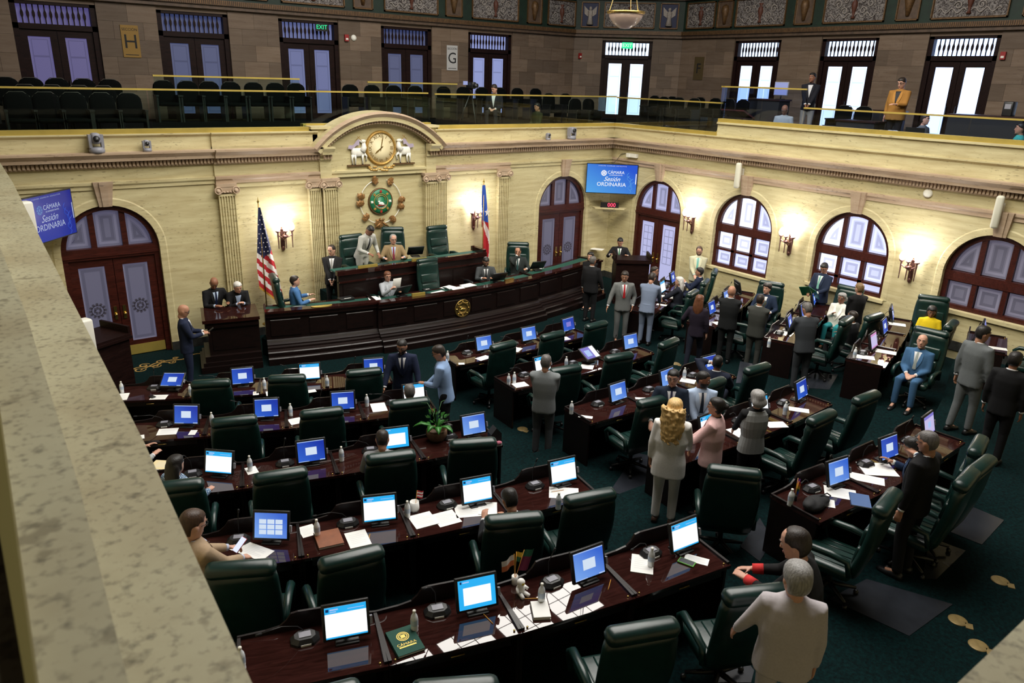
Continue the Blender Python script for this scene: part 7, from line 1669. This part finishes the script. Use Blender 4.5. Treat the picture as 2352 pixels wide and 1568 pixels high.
seat_row([805, 855, 905, 955], 196, 20.7, 'dark upholstered gallery seat between the third and fourth gallery doors')
seat_row([1020, 1065, 1108, 1150, 1190, 1232], 198, 20.7, 'dark upholstered gallery seat right of the letter G sign')
seat_row([1262, 1300], 228, 19.5, 'dark upholstered gallery seat behind the woman in olive')
seat_row([1322, 1352], 250, 18.5, 'dark upholstered gallery seat at the corner balustrade')
for px, py, X in ((1608, 213, 20.6), (1644, 213, 20.6), (1675, 214, 20.6), (1708, 215, 20.6), (1735, 217, 20.6), (1520, 262, 19.0), (1555, 262, 19.0), (1590, 262, 19.0), (1500, 248, 19.9), (1540, 248, 19.9)):
    q = on_x(px, py, X); gs.spawn('gallery_seat', 'dark upholstered gallery seat %s' % ('below the letter F sign' if X > 20.5 else 'in the row at the angled corner balustrade' if X < 19.5 else 'in the middle row right of the angled corner door'), 'seat', (X-.2, q.y, GZ+.02), -PI/2, 'gallery seats')
for px in (1940, 1985): q = on_x(px, 240, 19.4); gs.spawn('gallery_seat', 'dark seat beside the standing man in the tan jacket', 'seat', (19.2, q.y, GZ+.02), -PI/2, 'gallery seats')
# tripod with video camera
q = on_y(1082, 200, 18.7); t = thing('video_tripod', 'video camera on a black tripod in the gallery', 'camera', (q.x, 18.7, gfloor(18.7)))
for k in range(3): a = 2*PI*k/3+.4; m = MB(); m.tube([(.42*math.cos(a), .42*math.sin(a), 0), (.03*math.cos(a), .03*math.sin(a), 1.05)], .016, 6); m.build('tripod_leg', BLACK, t)
m = MB(); m.rbox((0, 0, 1.28), (.14, .34, .18), .03, 2); c_ = m.build('camera_body', BLACK, t); m = MB(); m.lathe([(.05, 0), (.06, .12), (0, .12)], 12, (0, -.17, 1.28), 'Y'); m.build('lens', BLACK, c_); m = MB(); m.box((-.16, .05, 1.34), (.14, .02, .10)); m.build('viewfinder_screen', PANE['gal5'][0], c_); m = MB(); m.tube([(0, 0, 1.03), (0, 0, 1.2)], .03, 8); m.build('head', BLACK, t)
# press gallery furniture
DKW = pbr('press_desk', (.020, .006, .006), .35)
q = on_x(1695, 258, 18.0); t = thing('slant_lectern', 'slanted reddish lectern behind the press gallery glass', 'lectern', (18.0, q.y, GZ-.05), -PI/2); m = MB(); m.b2(-.35, .35, -.2, .25, 0, .62); m.build('body', DKW, t); m = MB(); m.box((0, 0, .70), (.78, .56, .04), Matrix.Rotation(R(-22), 3, 'X')); m.build('reading_board', pbr('lectern_red', (.07, .012, .010), .3), t); sheet2 = MB(); sheet2.box((.1, 0, .727), (.2, .28, .004), Matrix.Rotation(R(-22), 3, 'X')); sheet2.build('page', GREY_P, t)
def pbox(lb, px, py, X, w, d, h, rails=True):
    q = on_x(px, py, X); t = thing('press_desk', lb, 'desk', (X, q.y, GZ-.05), -PI/2); m = MB(); m.b2(-w/2, w/2, -d/2, d/2, 0, h-.04); m.build('body', BLACK_M, t); m = MB(); m.b2(-w/2-.03, w/2+.03, -d/2-.03, d/2+.03, h-.04, h); m.build('top', DKW, t); return t
pbox('tall dark desk behind the old man in the press gallery', 1768, 235, 18.9, .95, .5, 1.12); pbox('dark equipment desk beside the standing suit in the press gallery', 1975, 290, 18.6, 1.0, .5, .72); pbox('long reddish desk at the end of the press gallery', 2275, 270, 18.5, 1.5, .6, 1.0); pbox('dark desk below the bright gallery doors', 2040, 240, 20.2, .8, .5, .95)
q = on_x(1796, 196, 18.9); t = thing('desk_monitor', 'pale backed monitor on the tall press gallery desk', 'monitor', (18.9, q.y, GZ-.05+1.12), -PI/2); m = MB(); m.rbox((0, 0, .28), (.44, .04, .36), .01, 2); m.build('housing', GREY_P, t); m = MB(); m.box((0, -.022, .28), (.40, .002, .32)); m.build('screen', PANE['gal5'][0], t); m = MB(); m.b2(-.1, .1, -.08, .08, 0, .02); m.tube([(0, .02, 0), (0, .02, .14)], .02, 6); m.build('stand', BLACK, t)
q = on_x(1905, 285, 17.6); t = thing('laptop', 'open black laptop on the press gallery rail', 'laptop', (17.75, q.y, 5.16-.16), -PI/2); m = MB(); m.box((0, 0, .01), (.36, .25, .02)); m.build('keyboard', BLACK, t); m = MB(); m.box((0, -.13, .13), (.36, .015, .24), Matrix.Rotation(R(12), 3, 'X')); m.build('lid', BLACK, t)
q = on_x(2112, 285, 17.6); t = thing('laptop', 'open black laptop before the dark haired woman in the press gallery', 'laptop', (17.6, q.y, 5.05), -PI/2); m = MB(); m.box((0, 0, .01), (.42, .25, .02)); m.build('keyboard', BLACK, t); m = MB(); m.box((0, -.13, .15), (.42, .015, .28), Matrix.Rotation(R(12), 3, 'X')); m.build('lid', BLACK, t)
q = on_x(2320, 245, 18.5); t = thing('water_dispenser', 'small black appliance on the reddish press desk', 'appliance', (18.5, q.y, GZ-.05+1.0), -PI/2); m = MB(); m.rbox((0, 0, .15), (.2, .22, .30), .02, 2); m.build('case', BLACK, t); m = MB(); m.box((0, -.112, .2), (.12, .004, .1)); m.build('panel', GREY_P, t)
q = on_x(2040, 292, 17.5); t = thing('white_cloth', 'crumpled white cloth on the press gallery rail', 'cloth', (17.45, q.y, 5.17)); m = MB()
for k in range(7): m.ball((random.uniform(-.06, .06), random.uniform(-.2, .2), .02+random.random()*.03), (.06, .09, .035), 8, 5)
remeshed('fabric', m, PAPER, t, .02, 2)
# cream loudspeakers glimpsed past the near ledge
for px, py, Y, z, h, lb in ((85, 500, 15.2, 3.0, .55, 'cream loudspeaker seen past the ledge before the dark television'), (205, 785, 13.2, .95, .75, 'cream panel loudspeaker seen past the ledge near the left podium')):
    q = on_y(px-(30 if Y > 14 else 12), py, Y); t = thing('wall_speaker', lb, 'speaker', (q.x, Y, q.z), .4); m = MB(); m.rbox((0, 0, 0), (.30, .2, h), .04, 3); m.build('cabinet', WHITE_P, t); m = MB(); m.box((-.6, .0, 0), (.9, .05, .06)); m.build('wall_arm', WHITE_P, t)
flush_pending()
